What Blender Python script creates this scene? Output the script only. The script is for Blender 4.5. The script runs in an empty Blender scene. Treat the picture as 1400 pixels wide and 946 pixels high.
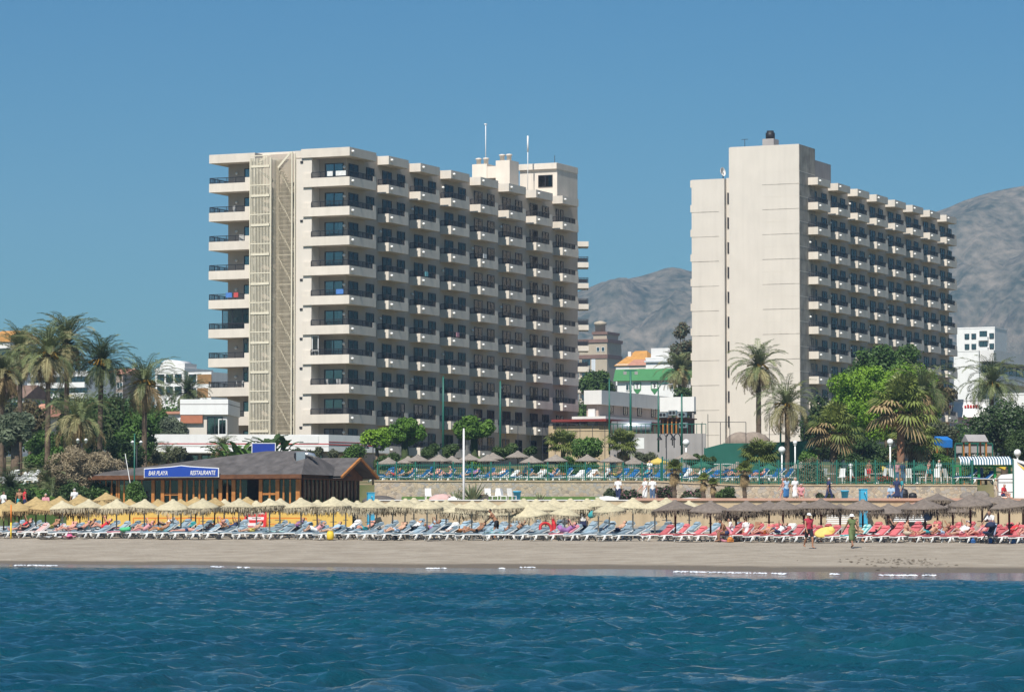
import bpy, math, random
import numpy as np
from mathutils import Vector, Matrix
random.seed(11)
RNG = np.random.default_rng(5)
S = bpy.context.scene
COL = S.collection
PI = math.pi

# ------------------------------------------------------------------ camera maths (photo 1400 x 946)
F, CX, CY, H = 4650.0, 700.0, 473.0, 1.7
TH = math.atan(254 / F)
CT, ST = math.cos(TH), math.sin(TH)

def X_at(px, Y, z): return (px - CX) / F * (Y * CT + (z - H) * ST)
def Z_at(py, Y):
    c = (CY - py) / F
    return H + Y * (ST + c * CT) / (CT - c * ST)
def P(px, py, Y):
    z = Z_at(py, Y)
    return Vector((X_at(px, Y, z), Y, z))

# ------------------------------------------------------------------ object helpers
def T(o, label=None, cat=None, group=None, kind=None):
    if label: o['label'] = label
    if cat: o['category'] = cat
    if group: o['group'] = group
    if kind: o['kind'] = kind
    return o

def link(o, parent=None):
    COL.objects.link(o)
    if parent is not None: o.parent = parent
    return o

def empty(name, loc=(0, 0, 0), rz=0.0, label=None, cat=None, group=None):
    o = bpy.data.objects.new(name, None)
    o.empty_display_size = .3
    o.location = loc; o.rotation_euler = (0, 0, rz)
    link(o)
    return T(o, label, cat, group)

KIDS = {}
def put(name, mesh, parent=None, loc=(0, 0, 0), rz=0.0, label=None):
    o = bpy.data.objects.new(name, mesh)
    o.location = loc; o.rotation_euler = (0, 0, rz)
    link(o, parent)
    if parent is not None: KIDS.setdefault(parent.name, []).append(o)
    if label: o['label'] = label
    return o

def copy_tree(src, loc=None, rz=None, parent=None, label=None, group=None):
    c = src.copy(); COL.objects.link(c)
    if parent is not None:
        c.parent = parent
        KIDS.setdefault(parent.name, []).append(c)
    if loc is not None: c.location = loc
    if rz is not None: c.rotation_euler = (0, 0, rz)
    if label: c['label'] = label
    if group: c['group'] = group
    for k in KIDS.get(src.name, []):
        copy_tree(k, parent=c)
    return c

class MB:
    """collects faces, then becomes ONE mesh"""
    def __init__(s): s.v = []; s.f = []; s.m = []; s.s = []
    def add(s, vs, fs, m=0, sm=False):
        o = len(s.v)
        s.v += [tuple(v) for v in vs]; s.f += [tuple(i + o for i in f) for f in fs]
        s.m += [m] * len(fs); s.s += [sm] * len(fs)
        return s
    def box(s, x0, x1, y0, y1, z0, z1, m=0):
        return s.add([(x0, y0, z0), (x1, y0, z0), (x1, y1, z0), (x0, y1, z0), (x0, y0, z1), (x1, y0, z1), (x1, y1, z1), (x0, y1, z1)],
                     [(0, 3, 2, 1), (4, 5, 6, 7), (0, 1, 5, 4), (1, 2, 6, 5), (2, 3, 7, 6), (3, 0, 4, 7)], m)
    def obox(s, c, ax, ay, az, m=0):
        """oriented box: centre and three half-axis vectors"""
        c, ax, ay, az = Vector(c), Vector(ax), Vector(ay), Vector(az)
        vs = [c + i * ax + j * ay + k * az for k in (-1, 1) for i, j in ((-1, -1), (1, -1), (1, 1), (-1, 1))]
        return s.add(vs, [(0, 3, 2, 1), (4, 5, 6, 7), (0, 1, 5, 4), (1, 2, 6, 5), (2, 3, 7, 6), (3, 0, 4, 7)], m)
    def bar(s, a, b, w, m=0, up=(0, 0, 1)):
        a, b = Vector(a), Vector(b); d = b - a
        if d.length < 1e-6: return s
        u = Vector(up)
        x = d.cross(u)
        if x.length < 1e-4: x = d.cross(Vector((1, 0, 0)))
        x.normalize(); y = x.cross(d).normalized()
        return s.obox((a + b) / 2, x * w / 2, y * w / 2, d / 2, m)
    def tube(s, pts, rs, n=6, m=0, cap=True, sm=True):
        pts = [Vector(p) for p in pts]
        if not hasattr(rs, '__len__'): rs = [rs] * len(pts)
        o = len(s.v); rings = []
        prev = None
        for i, p in enumerate(pts):
            d = (pts[min(i + 1, len(pts) - 1)] - pts[max(i - 1, 0)])
            d = d.normalized() if d.length > 1e-9 else Vector((0, 0, 1))
            if prev is None:
                x = d.cross(Vector((0, 0, 1)))
                if x.length < 1e-3: x = d.cross(Vector((0, 1, 0)))
                x.normalize()
            else:
                x = prev - d * prev.dot(d)
                x = x.normalized() if x.length > 1e-6 else prev
            prev = x
            y = d.cross(x)
            for k in range(n):
                a = 2 * PI * k / n
                s.v.append(tuple(p + (x * math.cos(a) + y * math.sin(a)) * rs[i]))
        for i in range(len(pts) - 1):
            for k in range(n):
                a, b = o + i * n + k, o + i * n + (k + 1) % n
                s.f.append((a, b, b + n, a + n)); s.m.append(m); s.s.append(sm)
        if cap:
            s.f.append(tuple(o + k for k in range(n))[::-1]); s.m.append(m); s.s.append(False)
            e = o + (len(pts) - 1) * n
            s.f.append(tuple(e + k for k in range(n))); s.m.append(m); s.s.append(False)
        return s
    def lathe(s, prof, n=16, c=(0, 0, 0), m=0, sm=True, wob=0.0):
        o = len(s.v); c = Vector(c)
        for j, (r, z) in enumerate(prof):
            for k in range(n):
                a = 2 * PI * k / n
                w = 1 + (random.uniform(-wob, wob) if wob else 0)
                s.v.append((c.x + r * w * math.cos(a), c.y + r * w * math.sin(a), c.z + z + (random.uniform(-wob, wob) * r * .4 if wob else 0)))
        for j in range(len(prof) - 1):
            for k in range(n):
                a, b = o + j * n + k, o + j * n + (k + 1) % n
                s.f.append((a, b, b + n, a + n)); s.m.append(m); s.s.append(sm)
        s.f.append(tuple(o + k for k in range(n))[::-1]); s.m.append(m); s.s.append(False)
        e = o + (len(prof) - 1) * n
        s.f.append(tuple(e + k for k in range(n))); s.m.append(m); s.s.append(False)
        return s
    def ell(s, c, r, n=10, m=0):
        h = max(4, n // 2)
        if not hasattr(r, '__len__'): r = (r, r, r)
        o = len(s.v)
        for j in range(1, h):
            t = PI * j / h
            for k in range(n):
                a = 2 * PI * k / n
                s.v.append((c[0] + r[0] * math.sin(t) * math.cos(a), c[1] + r[1] * math.sin(t) * math.sin(a), c[2] + r[2] * math.cos(t)))
        top = len(s.v); s.v.append((c[0], c[1], c[2] + r[2])); bot = len(s.v); s.v.append((c[0], c[1], c[2] - r[2]))
        for j in range(h - 2):
            for k in range(n):
                a, b = o + j * n + k, o + j * n + (k + 1) % n
                s.f.append((a, a + n, b + n, b)); s.m.append(m); s.s.append(True)
        for k in range(n):
            a, b = o + k, o + (k + 1) % n
            s.f.append((top, a, b)); s.m.append(m); s.s.append(True)
            e = o + (h - 2) * n
            s.f.append((bot, e + (k + 1) % n, e + k)); s.m.append(m); s.s.append(True)
        return s
    def extr(s, poly, axis, a0, a1, m=0):
        """extrude a 2-D polygon along an axis ('x','y','z') from a0 to a1"""
        def mk(p, a):
            return {'x': (a, p[0], p[1]), 'y': (p[0], a, p[1]), 'z': (p[0], p[1], a)}[axis]
        n = len(poly)
        vs = [mk(p, a0) for p in poly] + [mk(p, a1) for p in poly]
        fs = [tuple(range(n))[::-1], tuple(range(n, 2 * n))] + [(i, (i + 1) % n, n + (i + 1) % n, n + i) for i in range(n)]
        return s.add(vs, fs, m)
    def mesh(s, name, mats):
        me = bpy.data.meshes.new(name)
        me.from_pydata(s.v, [], s.f)
        if not isinstance(mats, (list, tuple)): mats = [mats]
        for mt in mats: me.materials.append(mt)
        me.polygons.foreach_set('material_index', s.m)
        me.polygons.foreach_set('use_smooth', s.s)
        me.update()
        return me
    def obj(s, name, mats, parent=None, loc=(0, 0, 0), rz=0.0, label=None):
        return put(name, s.mesh(name, mats), parent, loc, rz, label)

def np_mesh(name, V, Fq, mats, midx=None, smooth=False):
    """V (n,3), Fq (m,k) -> mesh, fast"""
    me = bpy.data.meshes.new(name)
    V = np.ascontiguousarray(V, np.float32); Fq = np.ascontiguousarray(Fq, np.int32)
    k = Fq.shape[1]
    me.vertices.add(len(V)); me.vertices.foreach_set('co', V.ravel())
    me.loops.add(Fq.size); me.loops.foreach_set('vertex_index', Fq.ravel())
    me.polygons.add(len(Fq))
    me.polygons.foreach_set('loop_start', np.arange(0, Fq.size, k, dtype=np.int32))
    me.polygons.foreach_set('loop_total', np.full(len(Fq), k, np.int32))
    if not isinstance(mats, (list, tuple)): mats = [mats]
    for mt in mats: me.materials.append(mt)
    if midx is not None: me.polygons.foreach_set('material_index', np.asarray(midx, np.int32))
    me.polygons.foreach_set('use_smooth', np.full(len(Fq), smooth, bool))
    me.update(calc_edges=True); me.validate()
    return me

# ------------------------------------------------------------------ materials
MATS = {}
def _new(name):
    m = bpy.data.materials.new(name); m.use_nodes = True
    nt = m.node_tree; b = nt.nodes['Principled BSDF']
    return m, nt, b

def mat(name, col, rough=.8, var=.12, scale=1.5, bump=0.0, bscale=None, spec=.3, metal=0.0, rand=0.0, detail=4, streak=0.0, col2=None, transl=0.0, coat=0.0):
    """plain surface with a soft noise variation of its own colour; rand: colour differs a little from object to object"""
    if name in MATS: return MATS[name]
    m, nt, b = _new(name)
    N, L = nt.nodes, nt.links
    tc = N.new('ShaderNodeTexCoord')
    nz = N.new('ShaderNodeTexNoise'); nz.inputs['Scale'].default_value = scale; nz.inputs['Detail'].default_value = detail
    src = tc.outputs['Object']
    oi = None
    if rand:
        oi = N.new('ShaderNodeObjectInfo')
        ad = N.new('ShaderNodeVectorMath'); ad.operation = 'ADD'
        mu = N.new('ShaderNodeVectorMath'); mu.operation = 'SCALE'; mu.inputs['Scale'].default_value = 1.0
        cmb = N.new('ShaderNodeCombineXYZ')
        ml = N.new('ShaderNodeMath'); ml.operation = 'MULTIPLY'; ml.inputs[1].default_value = 57.0
        L.new(oi.outputs['Random'], ml.inputs[0])
        for k in 'XYZ': L.new(ml.outputs[0], cmb.inputs[k])
        L.new(src, ad.inputs[0]); L.new(cmb.outputs[0], ad.inputs[1]); src = ad.outputs[0]
    L.new(src, nz.inputs['Vector'])
    rp = N.new('ShaderNodeValToRGB')
    lo = [max(0, c * (1 - var)) for c in col]; hi = [min(1, c * (1 + var)) for c in col]
    if col2 is not None: lo, hi = col2, col
    rp.color_ramp.elements[0].position = .3; rp.color_ramp.elements[0].color = (*lo, 1)
    rp.color_ramp.elements[1].position = .7; rp.color_ramp.elements[1].color = (*hi, 1)
    L.new(nz.outputs['Fac'], rp.inputs['Fac'])
    out = rp.outputs['Color']
    if streak:
        mp = N.new('ShaderNodeMapping'); mp.inputs['Scale'].default_value = (1.6, 1.6, .12)
        n2 = N.new('ShaderNodeTexNoise'); n2.inputs['Scale'].default_value = 1.3; n2.inputs['Detail'].default_value = 5
        L.new(src, mp.inputs['Vector']); L.new(mp.outputs['Vector'], n2.inputs['Vector'])
        r2 = N.new('ShaderNodeMapRange'); r2.inputs['From Min'].default_value = .42; r2.inputs['From Max'].default_value = .72
        r2.inputs['To Min'].default_value = 1.0; r2.inputs['To Max'].default_value = 1 - streak
        L.new(n2.outputs['Fac'], r2.inputs['Value'])
        mx = N.new('ShaderNodeMix'); mx.data_type = 'RGBA'; mx.blend_type = 'MULTIPLY'; mx.inputs['Factor'].default_value = 1
        L.new(out, mx.inputs['A']); L.new(r2.outputs[0], mx.inputs['B']); out = mx.outputs['Result']
    if rand:
        r3 = N.new('ShaderNodeMapRange'); r3.inputs['To Min'].default_value = 1 - rand; r3.inputs['To Max'].default_value = 1 + rand
        L.new(oi.outputs['Random'], r3.inputs['Value'])
        hs = N.new('ShaderNodeHueSaturation'); L.new(r3.outputs[0], hs.inputs['Value']); L.new(out, hs.inputs['Color']); out = hs.outputs['Color']
    L.new(out, b.inputs['Base Color'])
    b.inputs['Roughness'].default_value = rough
    b.inputs['Specular IOR Level'].default_value = spec
    b.inputs['Metallic'].default_value = metal
    if bump:
        nb = N.new('ShaderNodeTexNoise'); nb.inputs['Scale'].default_value = bscale or scale * 6; nb.inputs['Detail'].default_value = 5
        L.new(src, nb.inputs['Vector'])
        bp = N.new('ShaderNodeBump'); bp.inputs['Strength'].default_value = bump; bp.inputs['Distance'].default_value = .05
        L.new(nb.outputs['Fac'], bp.inputs['Height']); L.new(bp.outputs['Normal'], b.inputs['Normal'])
    if transl:
        tr = N.new('ShaderNodeBsdfTranslucent'); L.new(out, tr.inputs['Color'])
        ms = N.new('ShaderNodeMixShader'); ms.inputs[0].default_value = transl
        L.new(b.outputs[0], ms.inputs[1]); L.new(tr.outputs[0], ms.inputs[2])
        L.new(ms.outputs[0], N['Material Output'].inputs['Surface'])
    MATS[name] = m
    return m

def glass_mat(name, tint=(.8, .85, .9), mixv=.35, rough=.04):
    """thin window glass: partly see-through, partly mirror"""
    m, nt, b = _new(name); N, L = nt.nodes, nt.links
    tr = N.new('ShaderNodeBsdfTransparent'); tr.inputs['Color'].default_value = (*tint, 1)
    gl = N.new('ShaderNodeBsdfGlossy'); gl.inputs['Roughness'].default_value = rough; gl.inputs['Color'].default_value = (.62, .62, .62, 1)
    fr = N.new('ShaderNodeFresnel'); fr.inputs['IOR'].default_value = 1.5
    mr = N.new('ShaderNodeMapRange'); mr.inputs['To Min'].default_value = mixv; mr.inputs['To Max'].default_value = 1.0
    L.new(fr.outputs[0], mr.inputs['Value'])
    ms = N.new('ShaderNodeMixShader'); L.new(mr.outputs[0], ms.inputs[0]); L.new(tr.outputs[0], ms.inputs[1]); L.new(gl.outputs[0], ms.inputs[2])
    L.new(ms.outputs[0], N['Material Output'].inputs['Surface'])
    MATS[name] = m
    return m

M_ = dict(
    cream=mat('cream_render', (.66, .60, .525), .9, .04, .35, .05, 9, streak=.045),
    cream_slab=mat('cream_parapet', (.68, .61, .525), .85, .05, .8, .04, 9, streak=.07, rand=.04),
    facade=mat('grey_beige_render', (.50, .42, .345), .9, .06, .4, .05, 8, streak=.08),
    clad=mat('stained_panel', (.40, .36, .31), .9, .3, .7, .08, 6, streak=.3),
    white=mat('white_paint', (.78, .77, .75), .6, .04, .8, streak=.05),
    whitewash=mat('white_wash', (.72, .70, .68), .8, .05, .5, streak=.08),
    plastic=mat('white_plastic', (.78, .77, .74), .4, .03, 3, spec=.5),
    dark=mat('dark_metal', (.025, .025, .03), .45, .1, 4, spec=.5),
    black=mat('black_iron', (.02, .02, .022), .5, .1, 4),
    interior=mat('unlit_backing', (.035, .033, .035), .9, .3, .8),  # dark colour stands in for the gloom of unlit openings
    curtain=mat('pale_curtain', (.64, .60, .55), .9, .15, 4, rand=.35),
    steel=mat('cream_steel', (.66, .60, .47), .6, .06, 1.5, rand=.03),
    mesh=mat('beige_mesh_steel', (.44, .38, .28), .7, .06, 1.5),
    green_metal=mat('green_paint', (.015, .12, .085), .45, .1, 2, spec=.5),
    terracotta=mat('terracotta', (.42, .16, .09), .85, .15, 1.2, .1),
    coping=mat('terracotta_coping', (.50, .30, .22), .85, .12, 1.2),
    wood=mat('orange_wood', (.42, .17, .045), .6, .2, 3, .05),
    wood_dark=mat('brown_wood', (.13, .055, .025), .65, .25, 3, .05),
    shingle=mat('grey_shingle', (.105, .095, .092), .9, .25, 1.6, .3, 9, streak=.2),
    silver=mat('sheet_metal', (.6, .62, .63), .35, .06, 2, metal=.8),
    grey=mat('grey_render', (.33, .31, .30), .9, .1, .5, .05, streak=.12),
    pinkish=mat('pink_grey_render', (.46, .36, .31), .9, .07, .4, streak=.1),
    blue=mat('blue_paint', (.02, .05, .30), .5, .08, 2),
    cyan=mat('turquoise_paint', (.06, .38, .58), .5, .08, 2),
    yellow_wall=mat('yellow_wall', (.66, .44, .11), .8, .08, 1),
    sandwall=mat('sand_plaster', (.50, .39, .25), .95, .12, .6, .1, 5, streak=.2),
    yellow=mat('yellow_plastic', (.75, .52, .05), .5, .06, 2),
    red=mat('red_paint', (.5, .03, .03), .5, .1, 2),
    orange=mat('orange_paint', (.65, .20, .03), .6, .1, 2),
)
GLASS = glass_mat('window_glass', (.7, .7, .7), .01)
GLASS_END = glass_mat('sea_view_glass', (.75, .82, .88), .2)
GLASS_BAR = glass_mat('bar_glass', (.6, .68, .7), .06)
# ------------------------------------------------------------------ camera, light, sky
cam = bpy.data.cameras.new('Camera'); cam.lens = F / 1400 * 36; cam.sensor_width = 36; cam.sensor_fit = 'HORIZONTAL'
cam.clip_start = .5; cam.clip_end = 30000
co = bpy.data.objects.new('Camera', cam); COL.objects.link(co)
co.location = (0, 0, H); co.rotation_euler = (PI / 2 + TH, 0, 0)
S.camera = co
SUN_EL = math.radians(52)
SUN_AZ = math.radians(204.1 - 6)     # direction towards the sun, clockwise from +Y
sdir = Vector((math.sin(SUN_AZ) * math.cos(SUN_EL), math.cos(SUN_AZ) * math.cos(SUN_EL), math.sin(SUN_EL)))
sl = bpy.data.lights.new('Sun', 'SUN'); sl.energy = 5.0; sl.angle = math.radians(.53); sl.color = (1, .955, .88)
so = bpy.data.objects.new('Sun', sl); COL.objects.link(so); so.location = (0, 0, 80)
so.rotation_euler = (-sdir).to_track_quat('-Z', 'Y').to_euler()
W = bpy.data.worlds.new('World'); S.world = W; W.use_nodes = True
nt = W.node_tree; bg = nt.nodes['Background']
sky = nt.nodes.new('ShaderNodeTexSky'); sky.sky_type = 'NISHITA'; sky.sun_disc = False
sky.sun_elevation = SUN_EL; sky.sun_rotation = SUN_AZ; sky.altitude = 0; sky.air_density = 1.0; sky.dust_density = .8; sky.ozone_density = 2.2
hs = nt.nodes.new('ShaderNodeHueSaturation'); hs.inputs['Saturation'].default_value = 1.4; hs.inputs['Value'].default_value = 1.0
nt.links.new(sky.outputs['Color'], hs.inputs['Color'])
tint = nt.nodes.new('ShaderNodeMix'); tint.data_type = 'RGBA'; tint.blend_type = 'MULTIPLY'; tint.inputs['Factor'].default_value = 1
tint.inputs['B'].default_value = (.45, .91, 1.06, 1)
nt.links.new(hs.outputs['Color'], tint.inputs['A']); nt.links.new(tint.outputs['Result'], bg.inputs['Color']); bg.inputs['Strength'].default_value = .058
S.view_settings.view_transform = 'Standard'; S.view_settings.look = 'None'; S.view_settings.exposure = .3; S.view_settings.gamma = 1
S.view_settings.use_curve_mapping = False
S.cycles.max_bounces = 7; S.cycles.diffuse_bounces = 2; S.cycles.glossy_bounces = 3; S.cycles.transparent_max_bounces = 10
S.cycles.volume_bounces = 0; S.cycles.use_denoising = True
try: S.cycles.denoiser = 'OPENIMAGEDENOISE'
except Exception: pass

# ------------------------------------------------------------------ numpy noise
def vnoise(x, y, seed=0):
    xi = np.floor(x).astype(np.int64); yi = np.floor(y).astype(np.int64)
    xf = x - xi; yf = y - yi
    def h(a, b):
        n = (a * 374761393 + b * 668265263 + seed * 982451653) & 0x7fffffff
        n = ((n ^ (n >> 13)) * 1274126177) & 0x7fffffff
        return ((n ^ (n >> 16)) & 0xffff) / 65535.0
    u = xf * xf * (3 - 2 * xf); v = yf * yf * (3 - 2 * yf)
    return (h(xi, yi) * (1 - u) + h(xi + 1, yi) * u) * (1 - v) + (h(xi, yi + 1) * (1 - u) + h(xi + 1, yi + 1) * u) * v
def fbm(x, y, o=5, seed=0):
    t = 0; a = .5
    for k in range(o):
        t = t + a * vnoise(x * 2 ** k, y * 2 ** k, seed + k); a *= .5
    return t

# ------------------------------------------------------------------ shore profile
KL = (np.array([120., 150., 177., 179.5, 190., 203., 229.]), np.array([-2., -.9, 0., .3, .83, 1.35, 2.15]))
KR = (np.array([90., 115., 136., 146., 174., 186., 229.]), np.array([-2., -.9, 0., .3, .91, 1.14, 2.1]))
def kblend(X):
    u = np.clip((np.asarray(X, float) + 27) / 47, -.35, 1.35)
    return u
def shore_keys(X):
    u = kblend(X)
    return [KL[0][i] * (1 - u) + KR[0][i] * u for i in range(7)], [KL[1][i] * (1 - u) + KR[1][i] * u for i in range(7)]
def wig(X):
    X = np.asarray(X, float)
    return 1.6 * np.sin(X * .33 + .6) + .8 * np.sin(X * .83 + 2) + .35 * np.sin(X * 2.1)
def sand_z(X, Y):
    X = np.asarray(X, float); Y = np.asarray(Y, float)
    ky, kz = shore_keys(X)
    w = wig(X)
    ky = [k + w * f for k, f in zip(ky, (0, .3, 1, 1, .25, 0, 0))]
    z = np.full(np.broadcast(X, Y).shape, -2.0)
    for i in range(6):
        t = (Y - ky[i]) / (ky[i + 1] - ky[i])
        seg = kz[i] + (kz[i + 1] - kz[i]) * np.clip(t, 0, 1)
        z = np.where(t > 0, seg, z)
    return z
def sz(X, Y): return float(sand_z(X, Y))
def row_y(X): 
    u = float(kblend(X)); return 203 * (1 - u) + 186 * u
def on_row(px, off):
    """point on the sand at photo column px, off metres behind the front lounger line"""
    Y = 195.0
    for _ in range(4):
        X = (px - CX) / F * Y; Y = row_y(X) + off
    return X, Y, sz(X, Y)
TERR = 5.1
def ground_z(X, Y):
    """land behind the beach"""
    return np.interp(Y, [229, 245.5, 246.6, 275, 300, 330, 395, 600, 1300, 9000], [2.9, 3.0, TERR, 5.5, 6.6, 7.6, 9.8, 15, 28, 40])
def gz(Y): return float(ground_z(0, Y))

def sheet(name, xs, ys, fz, mt, smooth=True):
    XX, YY = np.meshgrid(xs, ys); ZZ = fz(XX, YY)
    nx, ny = len(xs), len(ys)
    V = np.stack([XX.ravel(), YY.ravel(), ZZ.ravel()], 1)
    i = np.arange(nx * ny).reshape(ny, nx)
    Q = np.stack([i[:-1, :-1].ravel(), i[:-1, 1:].ravel(), i[1:, 1:].ravel(), i[1:, :-1].ravel()], 1)
    return put(name, np_mesh(name, V, Q, mt, smooth=smooth))

# ground: one sheet to the horizon
m, nt_, b = _new('earth'); N, L = nt_.nodes, nt_.links
ge = N.new('ShaderNodeNewGeometry')
n1 = N.new('ShaderNodeTexNoise'); n1.inputs['Scale'].default_value = .12; n1.inputs['Detail'].default_value = 8
rp = N.new('ShaderNodeValToRGB'); e = rp.color_ramp.elements
e[0].position = .38; e[0].color = (.045, .075, .02, 1); e[1].position = .62; e[1].color = (.26, .20, .12, 1)
L.new(ge.outputs['Position'], n1.inputs['Vector']); L.new(n1.outputs['Fac'], rp.inputs['Fac']); L.new(rp.outputs['Color'], b.inputs['Base Color'])
b.inputs['Roughness'].default_value = 1; b.inputs['Specular IOR Level'].default_value = .1
EARTH = m
def earth_z(X, Y):
    return np.where(Y > 229.2, ground_z(X, Y), np.where(Y > 150, -3.0, -6.0))
T(sheet('ground', np.array([-2500, -800, -200, -80, -40, 0, 40, 80, 200, 800, 2500.]),
        np.array([-300, 0, 100, 150, 229.1, 229.3, 235, 245.5, 246.6, 255, 275, 300, 330, 395, 600, 1300, 3000, 4000.]), earth_z, EARTH), kind='structure')

# beach
m, nt_, b = _new('beach_sand'); N, L = nt_.nodes, nt_.links
ge = N.new('ShaderNodeNewGeometry'); sx = N.new('ShaderNodeSeparateXYZ'); L.new(ge.outputs['Position'], sx.inputs[0])
n1 = N.new('ShaderNodeTexNoise'); n1.inputs['Scale'].default_value = .55; n1.inputs['Detail'].default_value = 9; n1.inputs['Roughness'].default_value = .65
n2 = N.new('ShaderNodeTexNoise'); n2.inputs['Scale'].default_value = 7; n2.inputs['Detail'].default_value = 6
L.new(ge.outputs['Position'], n1.inputs['Vector']); L.new(ge.outputs['Position'], n2.inputs['Vector'])
r1 = N.new('ShaderNodeValToRGB'); e = r1.color_ramp.elements
e[0].position = .32; e[0].color = (.265, .222, .17, 1); e[1].position = .66; e[1].color = (.37, .32, .255, 1)
L.new(n1.outputs['Fac'], r1.inputs['Fac'])
# wetness: the sand is damp below a wandering line
ma = N.new('ShaderNodeMath'); ma.operation = 'MULTIPLY_ADD'; ma.inputs[1].default_value = -.16
L.new(n1.outputs['Fac'], ma.inputs[0]); L.new(sx.outputs['Z'], ma.inputs[2])
wr = N.new('ShaderNodeMapRange'); wr.inputs['From Min'].default_value = .10; wr.inputs['From Max'].default_value = .17; wr.inputs['To Min'].default_value = 1; wr.inputs['To Max'].default_value = 0
L.new(ma.outputs[0], wr.inputs['Value'])
mx = N.new('ShaderNodeMix'); mx.data_type = 'RGBA'; L.new(wr.outputs[0], mx.inputs['Factor']); L.new(r1.outputs['Color'], mx.inputs['A']); mx.inputs['B'].default_value = (.155, .125, .088, 1)
# pebbly specks
r2 = N.new('ShaderNodeMapRange'); r2.inputs['From Min'].default_value = .68; r2.inputs['From Max'].default_value = .78; r2.inputs['To Min'].default_value = 1; r2.inputs['To Max'].default_value = .6
L.new(n2.outputs['Fac'], r2.inputs['Value'])
m3 = N.new('ShaderNodeMix'); m3.data_type = 'RGBA'; m3.blend_type = 'MULTIPLY'; m3.inputs['Factor'].default_value = 1
L.new(mx.outputs['Result'], m3.inputs['A']); L.new(r2.outputs[0], m3.inputs['B']); L.new(m3.outputs['Result'], b.inputs['Base Color'])
rr = N.new('ShaderNodeMapRange'); rr.inputs['To Min'].default_value = .95; rr.inputs['To Max'].default_value = .55; L.new(wr.outputs[0], rr.inputs['Value']); L.new(rr.outputs[0], b.inputs['Roughness'])
b.inputs['Specular IOR Level'].default_value = .2
bp = N.new('ShaderNodeBump'); bp.inputs['Strength'].default_value = .9; bp.inputs['Distance'].default_value = .15
n3 = N.new('ShaderNodeTexNoise'); n3.inputs['Scale'].default_value = 3.2; n3.inputs['Detail'].default_value = 6
L.new(ge.outputs['Position'], n3.inputs['Vector']); L.new(n3.outputs['Fac'], bp.inputs['Height']); L.new(bp.outputs['Normal'], b.inputs['Normal'])
SAND = m
def beach_fz(X, Y):
    z = sand_z(X, Y)
    k = np.clip((z - .3) / .3, 0, 1)
    return z + k * (.10 * (fbm(X * 1.3, Y * 1.3, 3, 3) - .5) + .12 * (fbm(X * .3, Y * .3, 2, 9) - .5))
T(sheet('beach', np.concatenate([[-400, -200, -100], np.arange(-60, 60.1, .4), [100, 200, 400]]), np.concatenate([np.arange(90, 130, 4), np.arange(130, 229.3, .45)]), beach_fz, SAND), kind='structure')

# promenade paving on top of the beach wall
pav = mat('paving', (.40, .33, .27), .9, .1, .8, .1)
mb = MB(); mb.box(-9.6, 60, 229.6, 245.6, 2.7, 3.72)
T(mb.obj('promenade', pav), kind='structure')

# sea: one sheet, fine where the camera looks, carried out to the horizon
m, nt_, b = _new('sea_water'); N, L = nt_.nodes, nt_.links
ge = N.new('ShaderNodeNewGeometry')
b.inputs['Roughness'].default_value = .05; b.inputs['IOR'].default_value = 1.333
mp = N.new('ShaderNodeMapping'); mp.inputs['Scale'].default_value = (.75, 1.15, 1)
L.new(ge.outputs['Position'], mp.inputs['Vector'])
n1 = N.new('ShaderNodeTexNoise'); n1.inputs['Scale'].default_value = 2.2; n1.inputs['Detail'].default_value = 8; n1.inputs['Roughness'].default_value = .72; n1.inputs['Distortion'].default_value = .4
L.new(mp.outputs['Vector'], n1.inputs['Vector'])
bp = N.new('ShaderNodeBump'); bp.inputs['Strength'].default_value = 1.0; bp.inputs['Distance'].default_value = .16
L.new(n1.outputs['Fac'], bp.inputs['Height']); L.new(bp.outputs['Normal'], b.inputs['Normal'])
n2 = N.new('ShaderNodeTexNoise'); n2.inputs['Scale'].default_value = .06; n2.inputs['Detail'].default_value = 4
L.new(ge.outputs['Position'], n2.inputs['Vector'])
rp = N.new('ShaderNodeValToRGB'); e = rp.color_ramp.elements
e[0].position = .35; e[0].color = (.004, .052, .086, 1); e[1].position = .65; e[1].color = (.007, .075, .102, 1)
L.new(n2.outputs['Fac'], rp.inputs['Fac']); L.new(rp.outputs['Color'], b.inputs['Base Color'])
SEA = m
def sea_fz(X, Y):
    r = np.random.default_rng(21)
    z = np.zeros_like(X)
    Xw = X + 1.2 * (fbm(X * .12, Y * .12, 3, 31) - .5) * 4; Yw = Y + 1.2 * (fbm(X * .15 + 9, Y * .15, 3, 37) - .5) * 4
    for k in range(64):
        lam = .26 * 10 ** (r.uniform(0, 1.0)); d = r.normal(-.2, .5)
        a = .0098 * lam ** .62 * r.uniform(.5, 1.2)
        kx, ky = math.sin(d) * 2 * PI / lam, math.cos(d) * 2 * PI / lam
        ph = r.uniform(0, 2 * PI)
        s_ = np.sin(kx * Xw + ky * Yw + ph)
        z += a * (s_ + .35 * (s_ * s_ - .5))
    gust = .55 + .9 * fbm(X * .05, Y * .07, 3, 77)
    ky_, _ = shore_keys(X)
    d = ky_[2] + wig(X) - Y
    near = np.clip(d / 40, .015, 1) ** 1.5
    far = np.clip(1 - (np.abs(X) - 42) / 30, 0, 1) * np.clip((Y + 10) / 25, 0, 1)
    return z * gust * near * far + .012
gx = np.concatenate([[-2500, -900, -300, -150, -100, -80, -70], np.arange(-60, -30, .5), np.arange(-30, 30, .10), np.arange(30, 60.1, .5), [70, 80, 100, 150, 300, 900, 2500]])
gy = [-300., -200, -80, -40, -20, -5, 5, 15, 22]
y = 26.0
while y < 196: gy.append(y); y += .075 + max(0, y - 40) * .0009
T(sheet('sea', gx, np.array(gy), sea_fz, SEA), kind='structure')

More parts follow.
